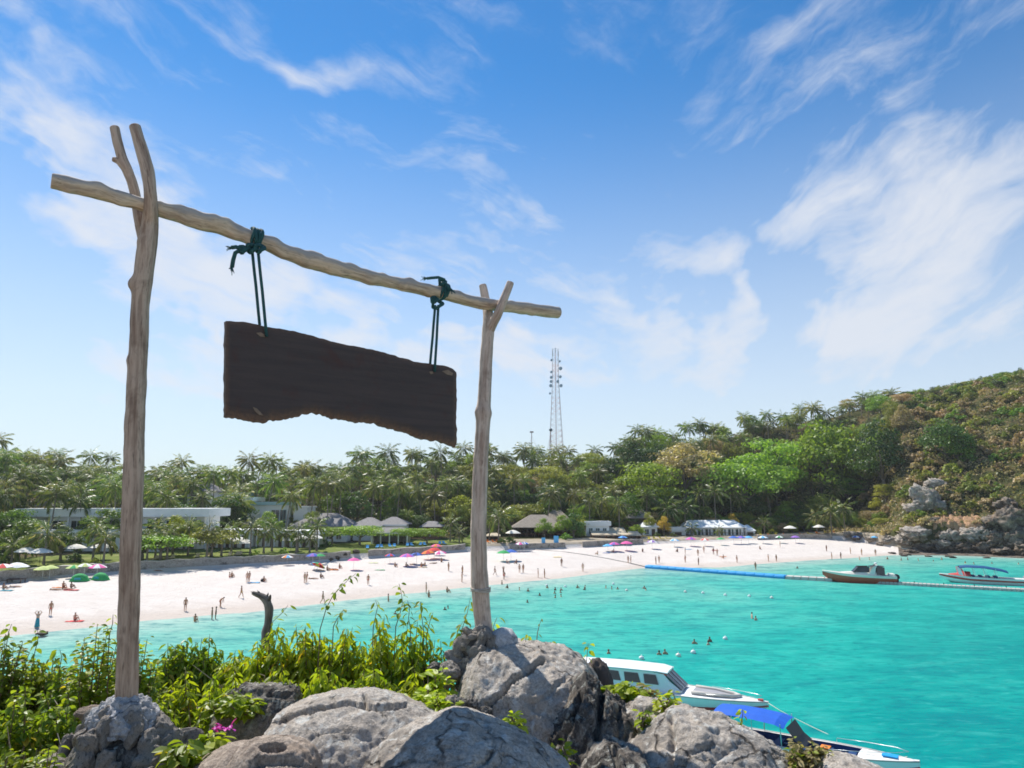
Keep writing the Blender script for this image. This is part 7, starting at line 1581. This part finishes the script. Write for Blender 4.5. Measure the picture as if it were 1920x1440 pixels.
boulder('boulder', 'largest grey boulder with a diagonal crack, carrying the slim right post', [(848, 1310), (862, 1262), (880, 1228), (905, 1208), (960, 1204), (1010, 1210), (1060, 1222), (1092, 1240), (1120, 1272), (1140, 1310), (1152, 1370)], 4.15, M_b1, .62, 3, 7, [([(1015, 1238), (985, 1260), (955, 1280), (935, 1305), (912, 1322)], 6, .09), ([(1060, 1270), (1030, 1300), (1000, 1320)], 6, .02), ([(930, 1222), (920, 1240)], 4, .02)], .16, .05, 2.2, 1.3, 2.6, ridge=.05)
boulder('jagged_rock', 'dark jagged rock split by deep clefts right of the largest boulder', [(1012, 1420), (1030, 1368), (1055, 1318), (1080, 1280), (1098, 1270), (1120, 1284), (1140, 1300), (1165, 1320), (1190, 1345), (1208, 1385), (1215, 1430)], 3.72, M_b2, .42, 5, 7, [([(1128, 1290), (1126, 1330), (1118, 1370), (1125, 1420)], 9, .08), ([(1090, 1300), (1070, 1350), (1052, 1390)], 7, .05), ([(1160, 1330), (1165, 1370), (1150, 1400)], 6, .04)], .30, .13, 3.0, 2.0, 2.4, ridge=.10)
boulder('jagged_rock', 'dark rough rock in the hollow below the jagged one, bottom edge', [(1085, 1475), (1100, 1440), (1125, 1410), (1160, 1400), (1200, 1410), (1225, 1440), (1240, 1480)], 3.2, M_b2, .35, 15, 6, [([(1150, 1405), (1160, 1440)], 8, .05)], .3, .14, 3.2, 2.0, 2.4, low=.5)
boulder('slab_rock', 'long pale sloping slab of rock at the lower right, above the blue canopy', [(1165, 1445), (1180, 1412), (1205, 1386), (1235, 1360), (1265, 1340), (1295, 1334), (1340, 1344), (1390, 1366), (1440, 1394), (1480, 1416), (1510, 1442), (1535, 1484)], 3.35, M_b1, .50, 8, 7, [([(1255, 1345), (1262, 1380), (1255, 1440)], 7, .035), ([(1290, 1415), (1320, 1402), (1338, 1396)], 6, .02), ([(1385, 1395), (1350, 1420), (1330, 1440)], 4, .012), ([(1268, 1340), (1300, 1350), (1345, 1375)], 5, .012)], .14, .06, 2.6, 1.5, 2.2, low=.8, ridge=.03)
boulder('boulder', 'low rounded grey rock at the bottom right beside the white boat bow', [(1508, 1480), (1522, 1450), (1540, 1428), (1565, 1418), (1590, 1416), (1620, 1425), (1650, 1438), (1685, 1455), (1700, 1485)], 3.1, M_b1, .3, 9, 6, [([(1560, 1425), (1600, 1440)], 4, .01)], .14, .03, 3, 1.6, 2.2, low=.6)
boulder('holed_rock', 'small tan rock with a dark hollow on top, bottom left of the boulders', [(425, 1470), (436, 1425), (452, 1398), (480, 1386), (520, 1384), (555, 1390), (578, 1402), (592, 1425), (600, 1470)], 2.6, M_b3, .2, 10, 6, [([(470, 1435), (500, 1428), (540, 1425), (560, 1430)], 9, .03)], .12, .05, 4, 1.8, 2.4, [(512, 1402, 26, 9, .05), (490, 1425, 14, 8, .03)], low=.4)
boulder('boulder', 'brownish low rock between the stone mound and the holed rock', [(355, 1470), (375, 1425), (410, 1405), (445, 1395), (470, 1400), (490, 1440)], 2.85, M_b3, .25, 11, 5, (), .2, .07, 3, low=.4)
boulder('ledge_rock', 'weathered grey ledge of rock among the creepers, middle left', [(408, 1330), (425, 1300), (455, 1288), (500, 1285), (535, 1284), (556, 1298), (575, 1330)], 3.9, M_b2, .25, 12, 6, [([(430, 1305), (480, 1298), (540, 1304)], 6, .03)], .25, .10, 4, 1.8, 2.4, low=.5)
boulder('stump_rock', 'small dark brown pointed rock behind the largest boulder, by the water', [(1094, 1290), (1100, 1255), (1110, 1236), (1124, 1234), (1138, 1248), (1148, 1275), (1155, 1300)], 4.35, plain('dark_stump', (.085, .068, .06), .95, .35, 8, bump=.02), .10, 13, 5, (), .3, .14, 3.0, low=.3)
boulder('grey_rock', 'low grey rocky shelf under the leafy sprigs beside the white cabin boat', [(1150, 1380), (1170, 1325), (1205, 1312), (1240, 1312), (1275, 1318), (1300, 1335), (1310, 1370)], 3.75, M_b1, .25, 14, 6, [([(1180, 1325), (1220, 1335)], 5, .02)], .25, .10, 3, low=.6)
rr = random.Random(31)
for k, (px, py, w) in enumerate([(842, 1262, 40), (868, 1285, 26), (830, 1285, 26), (862, 1330, 44), (888, 1352, 26), (905, 1338, 30), (845, 1315, 26), (815, 1252, 22), (925, 1372, 26), (885, 1318, 22), (640, 1316 + 40, 20)][:10]):
    Y = 4.0 if py < 1300 else 3.55; p = P(px, py, Y); s = w / 2 * mpp(Y); o = link('rubble_stone', rock_mesh(400 + k, (1, 1, 1), 4, .35, 1.6, 6, .2, 3.0)[0], [M_b1, M_b2][k % 2]); o.location = p; o.scale = (s * 1.2, s, s * .85); o.rotation_euler = (rr.uniform(-.4, .4), rr.uniform(-.4, .4), rr.uniform(0, 6))
    tag(o, ['largest rubble stone between the shrubs and the big boulder', 'dark rubble stone in the gap beside the big boulder', 'small pale stone left in the rubble by the shrubs', 'rough dark stone under the left flank of the big boulder', 'pale chip of rock at the foot of the big boulder', 'dark stone under the diagonal crack of the big boulder', 'pale stone half hidden by the yellow green sprig', 'small dark stone against the shrubs above the rubble', 'small pale stone above the front boulder', 'dark stone in the shaded gap'][k], 'stone')
# ---- stone mounds the posts stand in: every lump a stone, mortar on top
LUMPS = [rock_mesh(500 + i, (1, 1, 1), 4, .34, 1.5, 11, .10, 3.0, .68)[0] for i in range(8)]
def mound(label, c, rx, ry, h, n, smin, smax, mat, seed, mortar=True, name='stone_mound'):
    root = thing(name, label, 'stone mound', c); rg = random.Random(seed)
    v, f = ico(5); v = v.copy(); v = v * (1 + .12 * fbm(v * 2 + seed, 3))[:, None]; z = v[:, 2]; V = np.stack([v[:, 0] * rx * .62, v[:, 1] * ry * .62, -h * .55 + z * h * .52], 1)
    link('core', mesh_np('core', V, f, True), M_b2, root)
    for k in range(n):
        t = (k + .5) / n; a = k * 2.39996 + rg.uniform(-.3, .3); zz = -h * (.02 + .95 * t); q = min(1, math.sqrt(max(.02, 1 - (1 - t * .96) ** 2.2))) ; s = rg.uniform(smin, smax) * (.75 + .5 * t)
        o = link('stone', LUMPS[rg.randrange(8)], mat, root, (math.cos(a) * rx * q * .80, math.sin(a) * ry * q * .80, zz)); o.rotation_euler = (rg.uniform(0, 6), rg.uniform(0, 6), rg.uniform(0, 6)); o.scale = (s * rg.uniform(.9, 1.6), s, s * rg.uniform(.7, 1.0))
    if mortar:
        v, f = ico(6); V = v.copy(); rad = 1 + .30 * fbm(V * 2.2 + seed * 3, 4) + .12 * ridged(V * 6, 3); V = np.stack([V[:, 0] * rad * rx * .40, V[:, 1] * rad * ry * .40, V[:, 2] * .06 * rad + .008 - .06 * np.clip((V[:, 0] ** 2 + V[:, 1] ** 2), 0, 1) ** 1.5 + .022 * fbm(V * np.array([8, 8, 3]), 4)], 1)
        link('mortar_cap', mesh_np('mortar_cap', V, f, True), M_mort, root)
    return root
mound('mound of rough brown stones with a white mortar top under the tall left post', P(234, 1338, 3.0), .35, .30, .44, 84, .045, .078, M_lump, 3)
for k, (px, py, s, sz) in enumerate([(165, 1340, .05, .5)]):
    o = link('flat_stone', LUMPS[2], M_b3, None, P(px + 10, py - 2, 3.12)); o.scale = (.07, .06, .035); tag(o, 'flat tan stone leaning on the back of the left mound', 'stone')
mound('cluster of small knobbly cemented stones at the foot of the slim right post', P(898, 1180, 4.1), .17, .13, .20, 50, .024, .044, M_b1, 8, False)
q = boulder('block_stone', 'smooth pale block of stone right behind the slim post foot', [(915, 1230), (922, 1185), (940, 1176), (960, 1180), (970, 1194), (974, 1225)], 4.12, M_mort, .10, 21, 5, (), .10, .03, 3, low=.1)
# ---- dead snag
sn = [P(474, 1112, 5.2), P(487, 1117, 5.2), P(499, 1126, 5.2), P(504, 1140, 5.2), P(504, 1160, 5.2), P(500, 1180, 5.2), P(497, 1215, 5.2)]; k = mpp(5.2)
rt = thing('dead_snag', 'dark dead branch stump curving out of the shrubs against the sand', 'dead branch', sn[-1])
M_snag = wood_mat('dead_wood', (.22, .19, .165), (.05, .042, .037), 1.0, (.42, .37, .33))  # pale side tone paints lit edges onto the broken wood
limb('shaft', [tuple(q) for q in sn[::-1]], [8*k, 7.2*k, 7.2*k, 7.8*k, 7.6*k, 6*k, 3.6*k], M_snag, rt, sn[-1], 14, 7, [(tuple(sn[2]), (.6, 0, .8), .03, .014), (tuple(sn[3]), (1, 0, .2), .02, .012), (tuple(sn[4]), (-1, 0, 0), .03, .010)], .30, 9)
sp2 = MB()
for (xa, ya, xb, yb_, ra) in ((480, 1115, 470, 1109, 2.6), (482, 1118, 474, 1116, 2.2), (488, 1114, 482, 1107, 2.0), (500, 1118, 503, 1111, 2.4)): sp2.tube([P(xa, ya, 5.2), P((xa + xb) / 2 + 1, (ya + yb_) / 2, 5.2), P(xb, yb_, 5.2)], [ra * k, ra * k * .7, .3 * k], 5)
sp2.build('splinter', M_snag, rt, rel=sn[-1])
limb('branch_stub', [tuple(P(500, 1132, 5.2)), tuple(P(505, 1122, 5.19)), tuple(P(507, 1116, 5.18))], [5*k, 4*k, 1.2*k], M_snag, rt, sn[-1], 8, 5, (), .1, 10)
# ================================================================ SHRUBS, SPRIGS AND CREEPERS ON THE HEADLAND
M_stem = plain('twig_brown', (.20, .145, .095), .9, .3, 30)
M_dry = plain('dry_twig', (.46, .38, .29), .95, .25, 30)
M_lf = {'fresh': leafmat('shrub_leaf', (.16, .24, .015), (.42, .47, .035), .50, .45, (.66, .48, .06), .965, .12, .4),
        'droop': leafmat('drooping_leaf', (.18, .265, .014), (.45, .49, .035), .52, .42, (.66, .44, .05), .955, .14, .45),
        'deep': leafmat('deep_leaf', (.11, .18, .016), (.32, .37, .035), .48, .45, (.50, .34, .06), .965, .15, .45),
        'lime': leafmat('lime_leaf', (.26, .36, .025), (.50, .54, .05), .5, .45, None, .9, .1, .4),
        'dry': leafmat('dry_leaf', (.20, .165, .07), (.40, .33, .16), .35, .6, (.24, .30, .04), .70, .15, .2)}
def leaf_v(L, w, fold=.25, bend=.35):
    """one leaf along +X with a folded midrib and a bent tip: 9 vertices, 6 faces"""
    v = [(0, 0, 0)]
    for t, k in ((.22, .72), (.52, 1.0), (.80, .62)):
        z = -bend * L * t * t
        v += [(t * L, w * .5 * k, z + fold * w * .5 * k), (t * L, 0, z), (t * L, -w * .5 * k, z + fold * w * .5 * k)]
    v.append((L, 0, -bend * L)); f = [(0, 2, 1), (0, 3, 2), (1, 2, 5, 4), (2, 3, 6, 5), (4, 5, 8, 7), (5, 6, 9, 8), (7, 8, 10), (8, 9, 10)]
    return np.array(v), f
LEAFSHAPE = {'round': [leaf_v(1, .62, .25, .18), leaf_v(1, .58, .4, .3)], 'long': [leaf_v(1, .36, .35, .25), leaf_v(1, .40, .6, .4), leaf_v(1, .33, .2, .12)]}
LEAFMESH = {k: [mesh_np('leaf', v, f, False) for v, f in s] for k, s in LEAFSHAPE.items()}
def leaf_dir(rng, out, droop):
    d = Vector((out.x + rng.uniform(-.6, .6), out.y + rng.uniform(-.6, .6), rng.uniform(-.2, .6) - droop)); return d.normalized()
def leaf_frame(rng, d, roll=.9):
    up = Vector((rng.uniform(-roll, roll), rng.uniform(-roll, roll), 1)).normalized()
    if abs(up.dot(d)) > .92: up = Vector((rng.uniform(-1, 1), rng.uniform(-1, 1), .2)).normalized()
    y = up.cross(d).normalized(); z = d.cross(y); return Matrix((d, y, z)).transposed()
class Foliage:
    def __init__(s): s.v = []; s.f = []; s.n = 0
    def put(s, shape, k, pos, M, L):
        v, f = LEAFSHAPE[shape][k]; s.v.append((v * L) @ np.array(M).T + np.array(pos)); s.f += [tuple(s.n + i for i in q) for q in f]; s.n += len(v)
    def build(s, name, mat, parent):
        if not s.v: return
        o = link(name, mesh_np(name, np.concatenate(s.v), s.f, False), mat, parent); o['kind'] = 'stuff'; return o
def shrub(px, top, Y, wpx, label, shape, mat, size, droop, nleaf, seed, nstem=9, base=None, single=26, name='leafy_shrub', cat='shrub', lean=0.0):
    rng = random.Random(seed); t = P(px, top, Y); zb = float(near_ground(t.x, t.y)) - .02 if base is None else P(px, base, Y).z
    h = max(.10, t.z - zb); w = wpx / 2 * mpp(Y); root = thing(name, label, cat, (t.x, t.y, zb)); st = MB(); fol = Foliage(); singles = []; per = nleaf // nstem
    for i in range(nstem):
        a = i * 2.39996 + rng.uniform(-.4, .4); q = math.sqrt((i + .5) / nstem); hh = h * (1.0 - .38 * q * q) * rng.uniform(.82, 1.04); e = Vector((math.cos(a) * w * q * .9 + lean, math.sin(a) * w * q * .7, hh))
        b = Vector((math.cos(a) * w * q * .30, math.sin(a) * w * q * .25, 0)); mid = b.lerp(e, .5) + Vector((rng.uniform(-.03, .03), rng.uniform(-.03, .03), .04 * h))
        path = [b, b.lerp(mid, .5), mid, mid.lerp(e, .5), e]; st.tube(path, [.006, .005, .0045, .003, .0015], 5, False)
        for k in range(per):
            u = (k + rng.random()) / per; u = .12 + .88 * u; j = min(3, int(u * 4)); p = path[j].lerp(path[j+1], u * 4 - j)
            ang = k * 2.2 + rng.uniform(-.5, .5); out = Vector((math.cos(ang), math.sin(ang), 0)); r_ = w * .34 * rng.random() * (1 - .65 * u)
            p = p + out * r_ + Vector((0, 0, rng.uniform(-.02, .02))); L = size * rng.uniform(.55, 1.2) * (1 - .3 * max(0, u - .7) / .3)
            d = leaf_dir(rng, out, droop * rng.uniform(.6, 1.3)); M = leaf_frame(rng, d); kk = rng.randrange(len(LEAFSHAPE[shape]))
            if u > .72 and rng.random() < .5 and len(singles) < single: singles.append((p, M, L, kk))
            else: fol.put(shape, kk, p, M, L)
    st.build('stem', M_stem, root); fol.build('foliage', M_lf[mat], root)
    for (p, M, L, kk) in singles:
        o = link('leaf', LEAFMESH[shape][kk], M_lf[mat], root); o.matrix_local = Matrix.Translation(p) @ M.to_4x4() @ Matrix.Scale(L, 4)
    return root
def sprig(pts, Y, label, shape, mat, size, n, seed, droop=.7, spread=.02, stem_to=None):
    """a single thin shoot, every leaf its own part; pts = pixels from its foot to its tip"""
    size *= .66; rng = random.Random(seed); dn = 75 if (Y > 3.7 and pts[0][0] < 900) else 36 if Y > 4.8 else 12; pts = [(pts[0][0] - 4, pts[0][1] + dn)] + list(pts); W_ = [P(a, b, Y) for a, b in pts]; b0 = W_[0]; root = thing('leafy_sprig', label, 'sprig', b0)
    Q = [q - b0 for q in W_]; MB().tube(Q, [.0035 - .0022 * i / (len(Q) - 1) for i in range(len(Q))], 5).build('stem', M_stem, root)
    for k in range(n):
        u = .30 + .70 * k / max(1, n - 1); x = u * (len(Q) - 1); j = min(len(Q) - 2, int(x)); p = Q[j].lerp(Q[j+1], x - j); a = k * 2.4 + rng.uniform(-.5, .5); out = Vector((math.cos(a), math.sin(a) * .7, 0))
        d = leaf_dir(rng, out, droop); M = leaf_frame(rng, d); L = size * rng.uniform(.75, 1.2) * (1 - .25 * u); o = link('leaf', LEAFMESH[shape][rng.randrange(len(LEAFMESH[shape]))], M_lf[mat], root)
        o.matrix_local = Matrix.Translation(p + out * spread * rng.uniform(.1, .8)) @ M.to_4x4() @ Matrix.Scale(L, 4)
    return root
SHR = [(18, 1186, 4.3, 110, 'dark leaved shrub at the far left edge of the headland', 'round', 'deep', .085, .35, 300), (75, 1225, 4.5, 110, 'thin shrub with hanging leaves between the left edge and the bright shrub', 'round', 'deep', .085, .8, 260), (128, 1240, 4.2, 90, 'low dark shrub left of the bright round leaved one', 'round', 'deep', .08, .6, 300),
       (196, 1160, 3.8, 130, 'bright round leaved shrub beside the tall left post', 'round', 'fresh', .072, .05, 620), (268, 1200, 4.0, 90, 'round leaved shrub just right of the tall left post', 'round', 'fresh', .075, .2, 380), (335, 1190, 4.7, 80, 'bushy shrub with two drooping heads left of the water gap', 'long', 'deep', .105, .9, 360),
       (388, 1192, 4.7, 80, 'drooping shrub in the middle of the water gap', 'long', 'deep', .105, .95, 360), (445, 1205, 4.6, 90, 'drooping shrub at the foot of the dead snag', 'long', 'droop', .105, .9, 420), (515, 1168, 4.5, 100, 'upright yellow green shrub right of the dead snag', 'long', 'droop', .11, .95, 520),
       (580, 1160, 4.5, 95, 'yellow green shrub with leaves hanging in curtains, left of the tall sprig', 'long', 'droop', .11, 1.0, 520), (645, 1168, 4.45, 100, 'yellow green shrub under the tall leaning sprig', 'long', 'droop', .11, 1.0, 520), (712, 1158, 4.4, 100, 'yellow green shrub between the two tall sprigs', 'long', 'droop', .11, 1.0, 520),
       (775, 1166, 4.3, 95, 'shrub with long hanging leaves near the rubble stones', 'long', 'droop', .11, 1.0, 480), (822, 1185, 4.3, 60, 'last upright shrub of the row beside the big boulder', 'long', 'deep', .10, .8, 260),
       (40, 1285, 3.4, 140, 'shaded shrub low at the left edge', 'round', 'deep', .08, .6, 520), (120, 1300, 3.5, 120, 'shaded shrub behind the stone mound on the left', 'round', 'deep', .08, .7, 480), (335, 1262, 4.0, 130, 'leafy shrub in front of the bushy drooping pair', 'long', 'droop', .095, .9, 520),
       (300, 1290, 3.5, 90, 'shrub right behind the foot of the tall post', 'long', 'fresh', .085, .8, 380), (430, 1250, 4.0, 120, 'broad yellow green shrub in front of the dead snag', 'long', 'droop', .10, .95, 540), (520, 1245, 4.0, 120, 'broad drooping shrub above the grey ledge', 'long', 'droop', .105, 1.0, 560),
       (610, 1240, 3.95, 120, 'broad drooping shrub above the cracked boulder', 'long', 'droop', .11, 1.0, 580), (695, 1240, 3.9, 120, 'broad drooping shrub with a yellowing leaf above the front boulders', 'long', 'droop', .115, 1.0, 580), (770, 1255, 3.85, 90, 'drooping shrub at the edge of the rubble gap', 'long', 'droop', .11, 1.0, 420),
       (25, 1370, 2.8, 120, 'dark shrub in the bottom left corner', 'round', 'deep', .07, .4, 420), (95, 1375, 2.75, 90, 'light green shrub at the left of the stone mound', 'round', 'fresh', .07, .3, 300), (360, 1330, 3.3, 90, 'small shrub right of the stone mound', 'long', 'fresh', .08, .7, 300), (660, 1300, 3.6, 60, 'low shrub behind the crown of the cracked boulder', 'long', 'droop', .08, .8, 220)]
for i, a in enumerate(SHR):
    a = list(a); a[7] *= .64; a[9] = int(a[9] * 2.6); shrub(*a, seed=900 + i, nstem=16)
for i, a in enumerate([
    ([(600, 1180), (612, 1140), (625, 1115), (640, 1100), (655, 1085), (668, 1075)], 4.4, 'tall leaning sprig standing against the white sand', 'round', 'deep', .075, 20), ([(742, 1175), (750, 1150), (755, 1130), (752, 1110), (748, 1094)], 4.35, 'upright sprig with a looped tip against the sand', 'round', 'deep', .085, 14),
    ([(770, 1180), (766, 1160), (768, 1140), (764, 1125)], 4.3, 'short sprig just right of the looped one', 'long', 'deep', .09, 10), ([(700, 1175), (704, 1155), (708, 1138), (704, 1125)], 4.35, 'thin sprig between the tall and the looped sprig', 'long', 'deep', .085, 9), ([(795, 1190), (792, 1165), (788, 1140), (790, 1128)], 4.3, 'sprig with dangling leaves left of the slim post', 'long', 'deep', .10, 13),
    ([(800, 1190), (806, 1165), (812, 1148)], 4.3, 'small sprig leaning to the right beside the dangling one', 'long', 'deep', .09, 8), ([(862, 1205), (866, 1180), (876, 1150), (882, 1120)], 4.25, 'sprig climbing at the left side of the slim post', 'round', 'deep', .085, 12), ([(852, 1205), (858, 1185), (868, 1165)], 4.25, 'low sprig left of the foot of the slim post', 'round', 'deep', .085, 9),
    ([(924, 1190), (926, 1172), (932, 1158)], 4.3, 'two leafed sprig right of the slim post', 'long', 'lime', .10, 6), ([(984, 1212), (986, 1198), (988, 1190)], 4.3, 'small yellowing sprig on the crest of the big boulder', 'round', 'lime', .075, 7), ([(1026, 1222), (1030, 1210), (1032, 1203)], 4.3, 'small green tuft on the crest of the big boulder', 'round', 'deep', .075, 6),
    ([(1008, 1185), (1012, 1170), (1016, 1160)], 4.9, 'thin shoot with a few leaves rising behind the crest before the water', 'long', 'deep', .07, 3), ([(1098, 1255), (1100, 1238), (1102, 1215), (1103, 1206)], 4.28, 'green sprig on top of the dark stump rock', 'round', 'fresh', .075, 10), ([(505, 1185), (512, 1165), (530, 1148), (540, 1135)], 4.5, 'sprig right of the dead snag leaning over the water', 'long', 'deep', .085, 9),
    ([(625, 1175), (632, 1160), (640, 1150), (645, 1142)], 4.4, 'short sprig under the tall leaning one', 'round', 'deep', .08, 8), ([(1388, 1365), (1391, 1350), (1393, 1338), (1392, 1330)], 3.4, 'yellow green sprig in front of the blue canopy', 'round', 'lime', .055, 10), ([(8, 1240), (12, 1210), (16, 1185), (22, 1170)], 4.3, 'dark sprig at the left edge against the sand', 'round', 'deep', .08, 10),
    ([(60, 1250), (66, 1220), (72, 1195), (70, 1180)], 4.4, 'thin sprig against the sand near the left edge', 'round', 'deep', .08, 10), ([(205, 1190), (211, 1170), (212, 1152)], 3.8, 'topmost shoot of the bright round leaved shrub', 'round', 'fresh', .06, 6), ([(112, 1250), (116, 1232), (112, 1218)], 4.2, 'short shoot with one dark curled leaf by the water', 'round', 'deep', .08, 5)]):
    sprig(*a, seed=700 + i)
# plants rooted among the rocks
for i, a in enumerate([(825, 1245, 3.75, 60, 'yellow green large leaved sapling in front of the rubble', 'round', 'lime', .085, .1, 60, 1330, .0), (810, 1295, 3.55, 110, 'light green creeper between the cracked boulder and the rubble', 'round', 'lime', .06, .1, 260, 1345, 0), (960, 1356, 3.0, 50, 'small bright plant in the cleft above the front boulder', 'round', 'lime', .055, .1, 70, 1385, 0),
                       (1165, 1278, 3.9, 80, 'leafy bush on the rock edge left of the white cabin boat', 'round', 'fresh', .07, .1, 260, 1325, .03), (1205, 1285, 3.9, 50, 'brownish leafy bush under the cabin windows', 'long', 'dry', .06, .2, 160, 1325, 0), (1255, 1318, 3.6, 60, 'low sprays of leaves on the rocky shelf', 'round', 'lime', .05, .1, 90, 1338, 0),
                       (1210, 1345, 3.5, 30, 'tiny plant in the crack beside the slab rock', 'round', 'fresh', .05, .2, 40, 1372, 0), (1512, 1396, 3.15, 90, 'dry olive bush on the slab beside the white boat', 'round', 'dry', .035, .1, 420, 1440, 0), (1050, 1420, 3.0, 30, 'tiny green plant in the dark cleft at the bottom', 'round', 'fresh', .05, .1, 34, 1440, 0),
                       (440, 1300, 3.7, 120, 'creeper with shiny leaves over the grey ledge', 'round', 'fresh', .06, .3, 260, 1345, 0), (395, 1372, 3.0, 60, 'green plant beside the magenta flower', 'round', 'fresh', .075, .3, 70, 1420, 0), (345, 1400, 2.8, 60, 'leafy plant at the right foot of the stone mound', 'round', 'deep', .07, .3, 90, 1440, 0)]):
    shrub(a[0], a[1], a[2], a[3], a[4], a[5], a[6], a[7], a[8], a[9], 1200 + i, 7, a[10], 14, 'rock_plant', 'plant', a[11])
# magenta flower
fp = P(420, 1366, 3.15); rt = thing('magenta_flower', 'single magenta flower cluster between the stone mound and the boulders', 'flower', fp); rg = random.Random(5)
M_pet = leafmat('magenta_petal', (.50, .015, .36), (.72, .05, .55), .35, .5, obj_var=.05); pv, pf = leaf_v(1, .75, .3, .25); PET = mesh_np('petal', pv, pf)
for k in range(15):
    d = Vector((rg.uniform(-1, 1), rg.uniform(-1, .6), rg.uniform(-.2, .8))).normalized(); o = link('petal', PET, M_pet, rt); o.matrix_local = Matrix.Translation(Vector((rg.uniform(-.03, .03), rg.uniform(-.02, .02), rg.uniform(-.012, .012)))) @ leaf_frame(rg, d).to_4x4() @ Matrix.Scale(rg.uniform(.022, .034), 4)
MB().tube([(0, 0, 0), (.02, .02, -.08), (.0, .06, -.2)], .003, 5).build('stem', M_stem, rt)
# litter of creepers and dry twigs over the soil: nobody could count it
def cover():
    rng = random.Random(77); fol, dry, tw = Foliage(), Foliage(), MB(); n = 0
    while n < 8000:
        x = rng.uniform(-4.6, .15); y = rng.uniform(2.5, 6.6)
        if x > -.45 and y < 3.7: continue
        zz = float(near_ground(x, y)); p = Vector((x, y, zz + rng.uniform(.0, .22) * (1 if y > 3.4 else .5))); d = leaf_dir(rng, Vector((rng.uniform(-1, 1), rng.uniform(-1, 1), 0)), rng.uniform(0, .9)); M = leaf_frame(rng, d)
        sh = 'long' if rng.random() < .6 else 'round'
        (fol if rng.random() < .72 else dry).put(sh, rng.randrange(2), p, M, rng.uniform(.035, .075)); n += 1
    for k in range(330):
        x = rng.uniform(-2.4, .1); y = rng.uniform(2.8, 4.6)
        if x > -.45 and y < 3.5: continue
        p = Vector((x, y, float(near_ground(x, y)) + rng.uniform(.02, .2))); d = Vector((rng.uniform(-1, 1), rng.uniform(-1, 1), rng.uniform(-.1, .5))).normalized(); L = rng.uniform(.1, .4)
        tw.tube([p, p + d * L * .5 + Vector((rng.uniform(-.03, .03), 0, rng.uniform(-.02, .03))), p + d * L], [.004, .003, .0015], 4, False)
    rt = tag(empty('ground_cover', (0, 3.5, H - 1.3)), kind='stuff')
    for o, m in ((fol, 'deep'), (dry, 'dry')):
        q = o.build('creeper' if m == 'deep' else 'leaf_litter', M_lf[m], None); q['kind'] = 'stuff'
    q = tw.build('dry_twigs', M_dry); q['kind'] = 'stuff'; bpy.data.objects.remove(rt)
cover()
# ================================================================ a little sea haze between the camera and the hill
def haze():
    m = bpy.data.materials.new('sea_haze'); m.use_nodes = True; nt = m.node_tree; nt.nodes.clear()
    out = nt.nodes.new('ShaderNodeOutputMaterial'); v = nt.nodes.new('ShaderNodeVolumePrincipled'); v.inputs['Color'].default_value = (.93, .96, 1, 1); v.inputs['Density'].default_value = HAZE; v.inputs['Anisotropy'].default_value = 0.3
    nt.links.new(v.outputs[0], out.inputs['Volume'])
    MB().box((0, 250, 70), (1560, 1060, 150)).build('haze', m)['kind'] = 'stuff'
HAZE = 0.00012
haze()
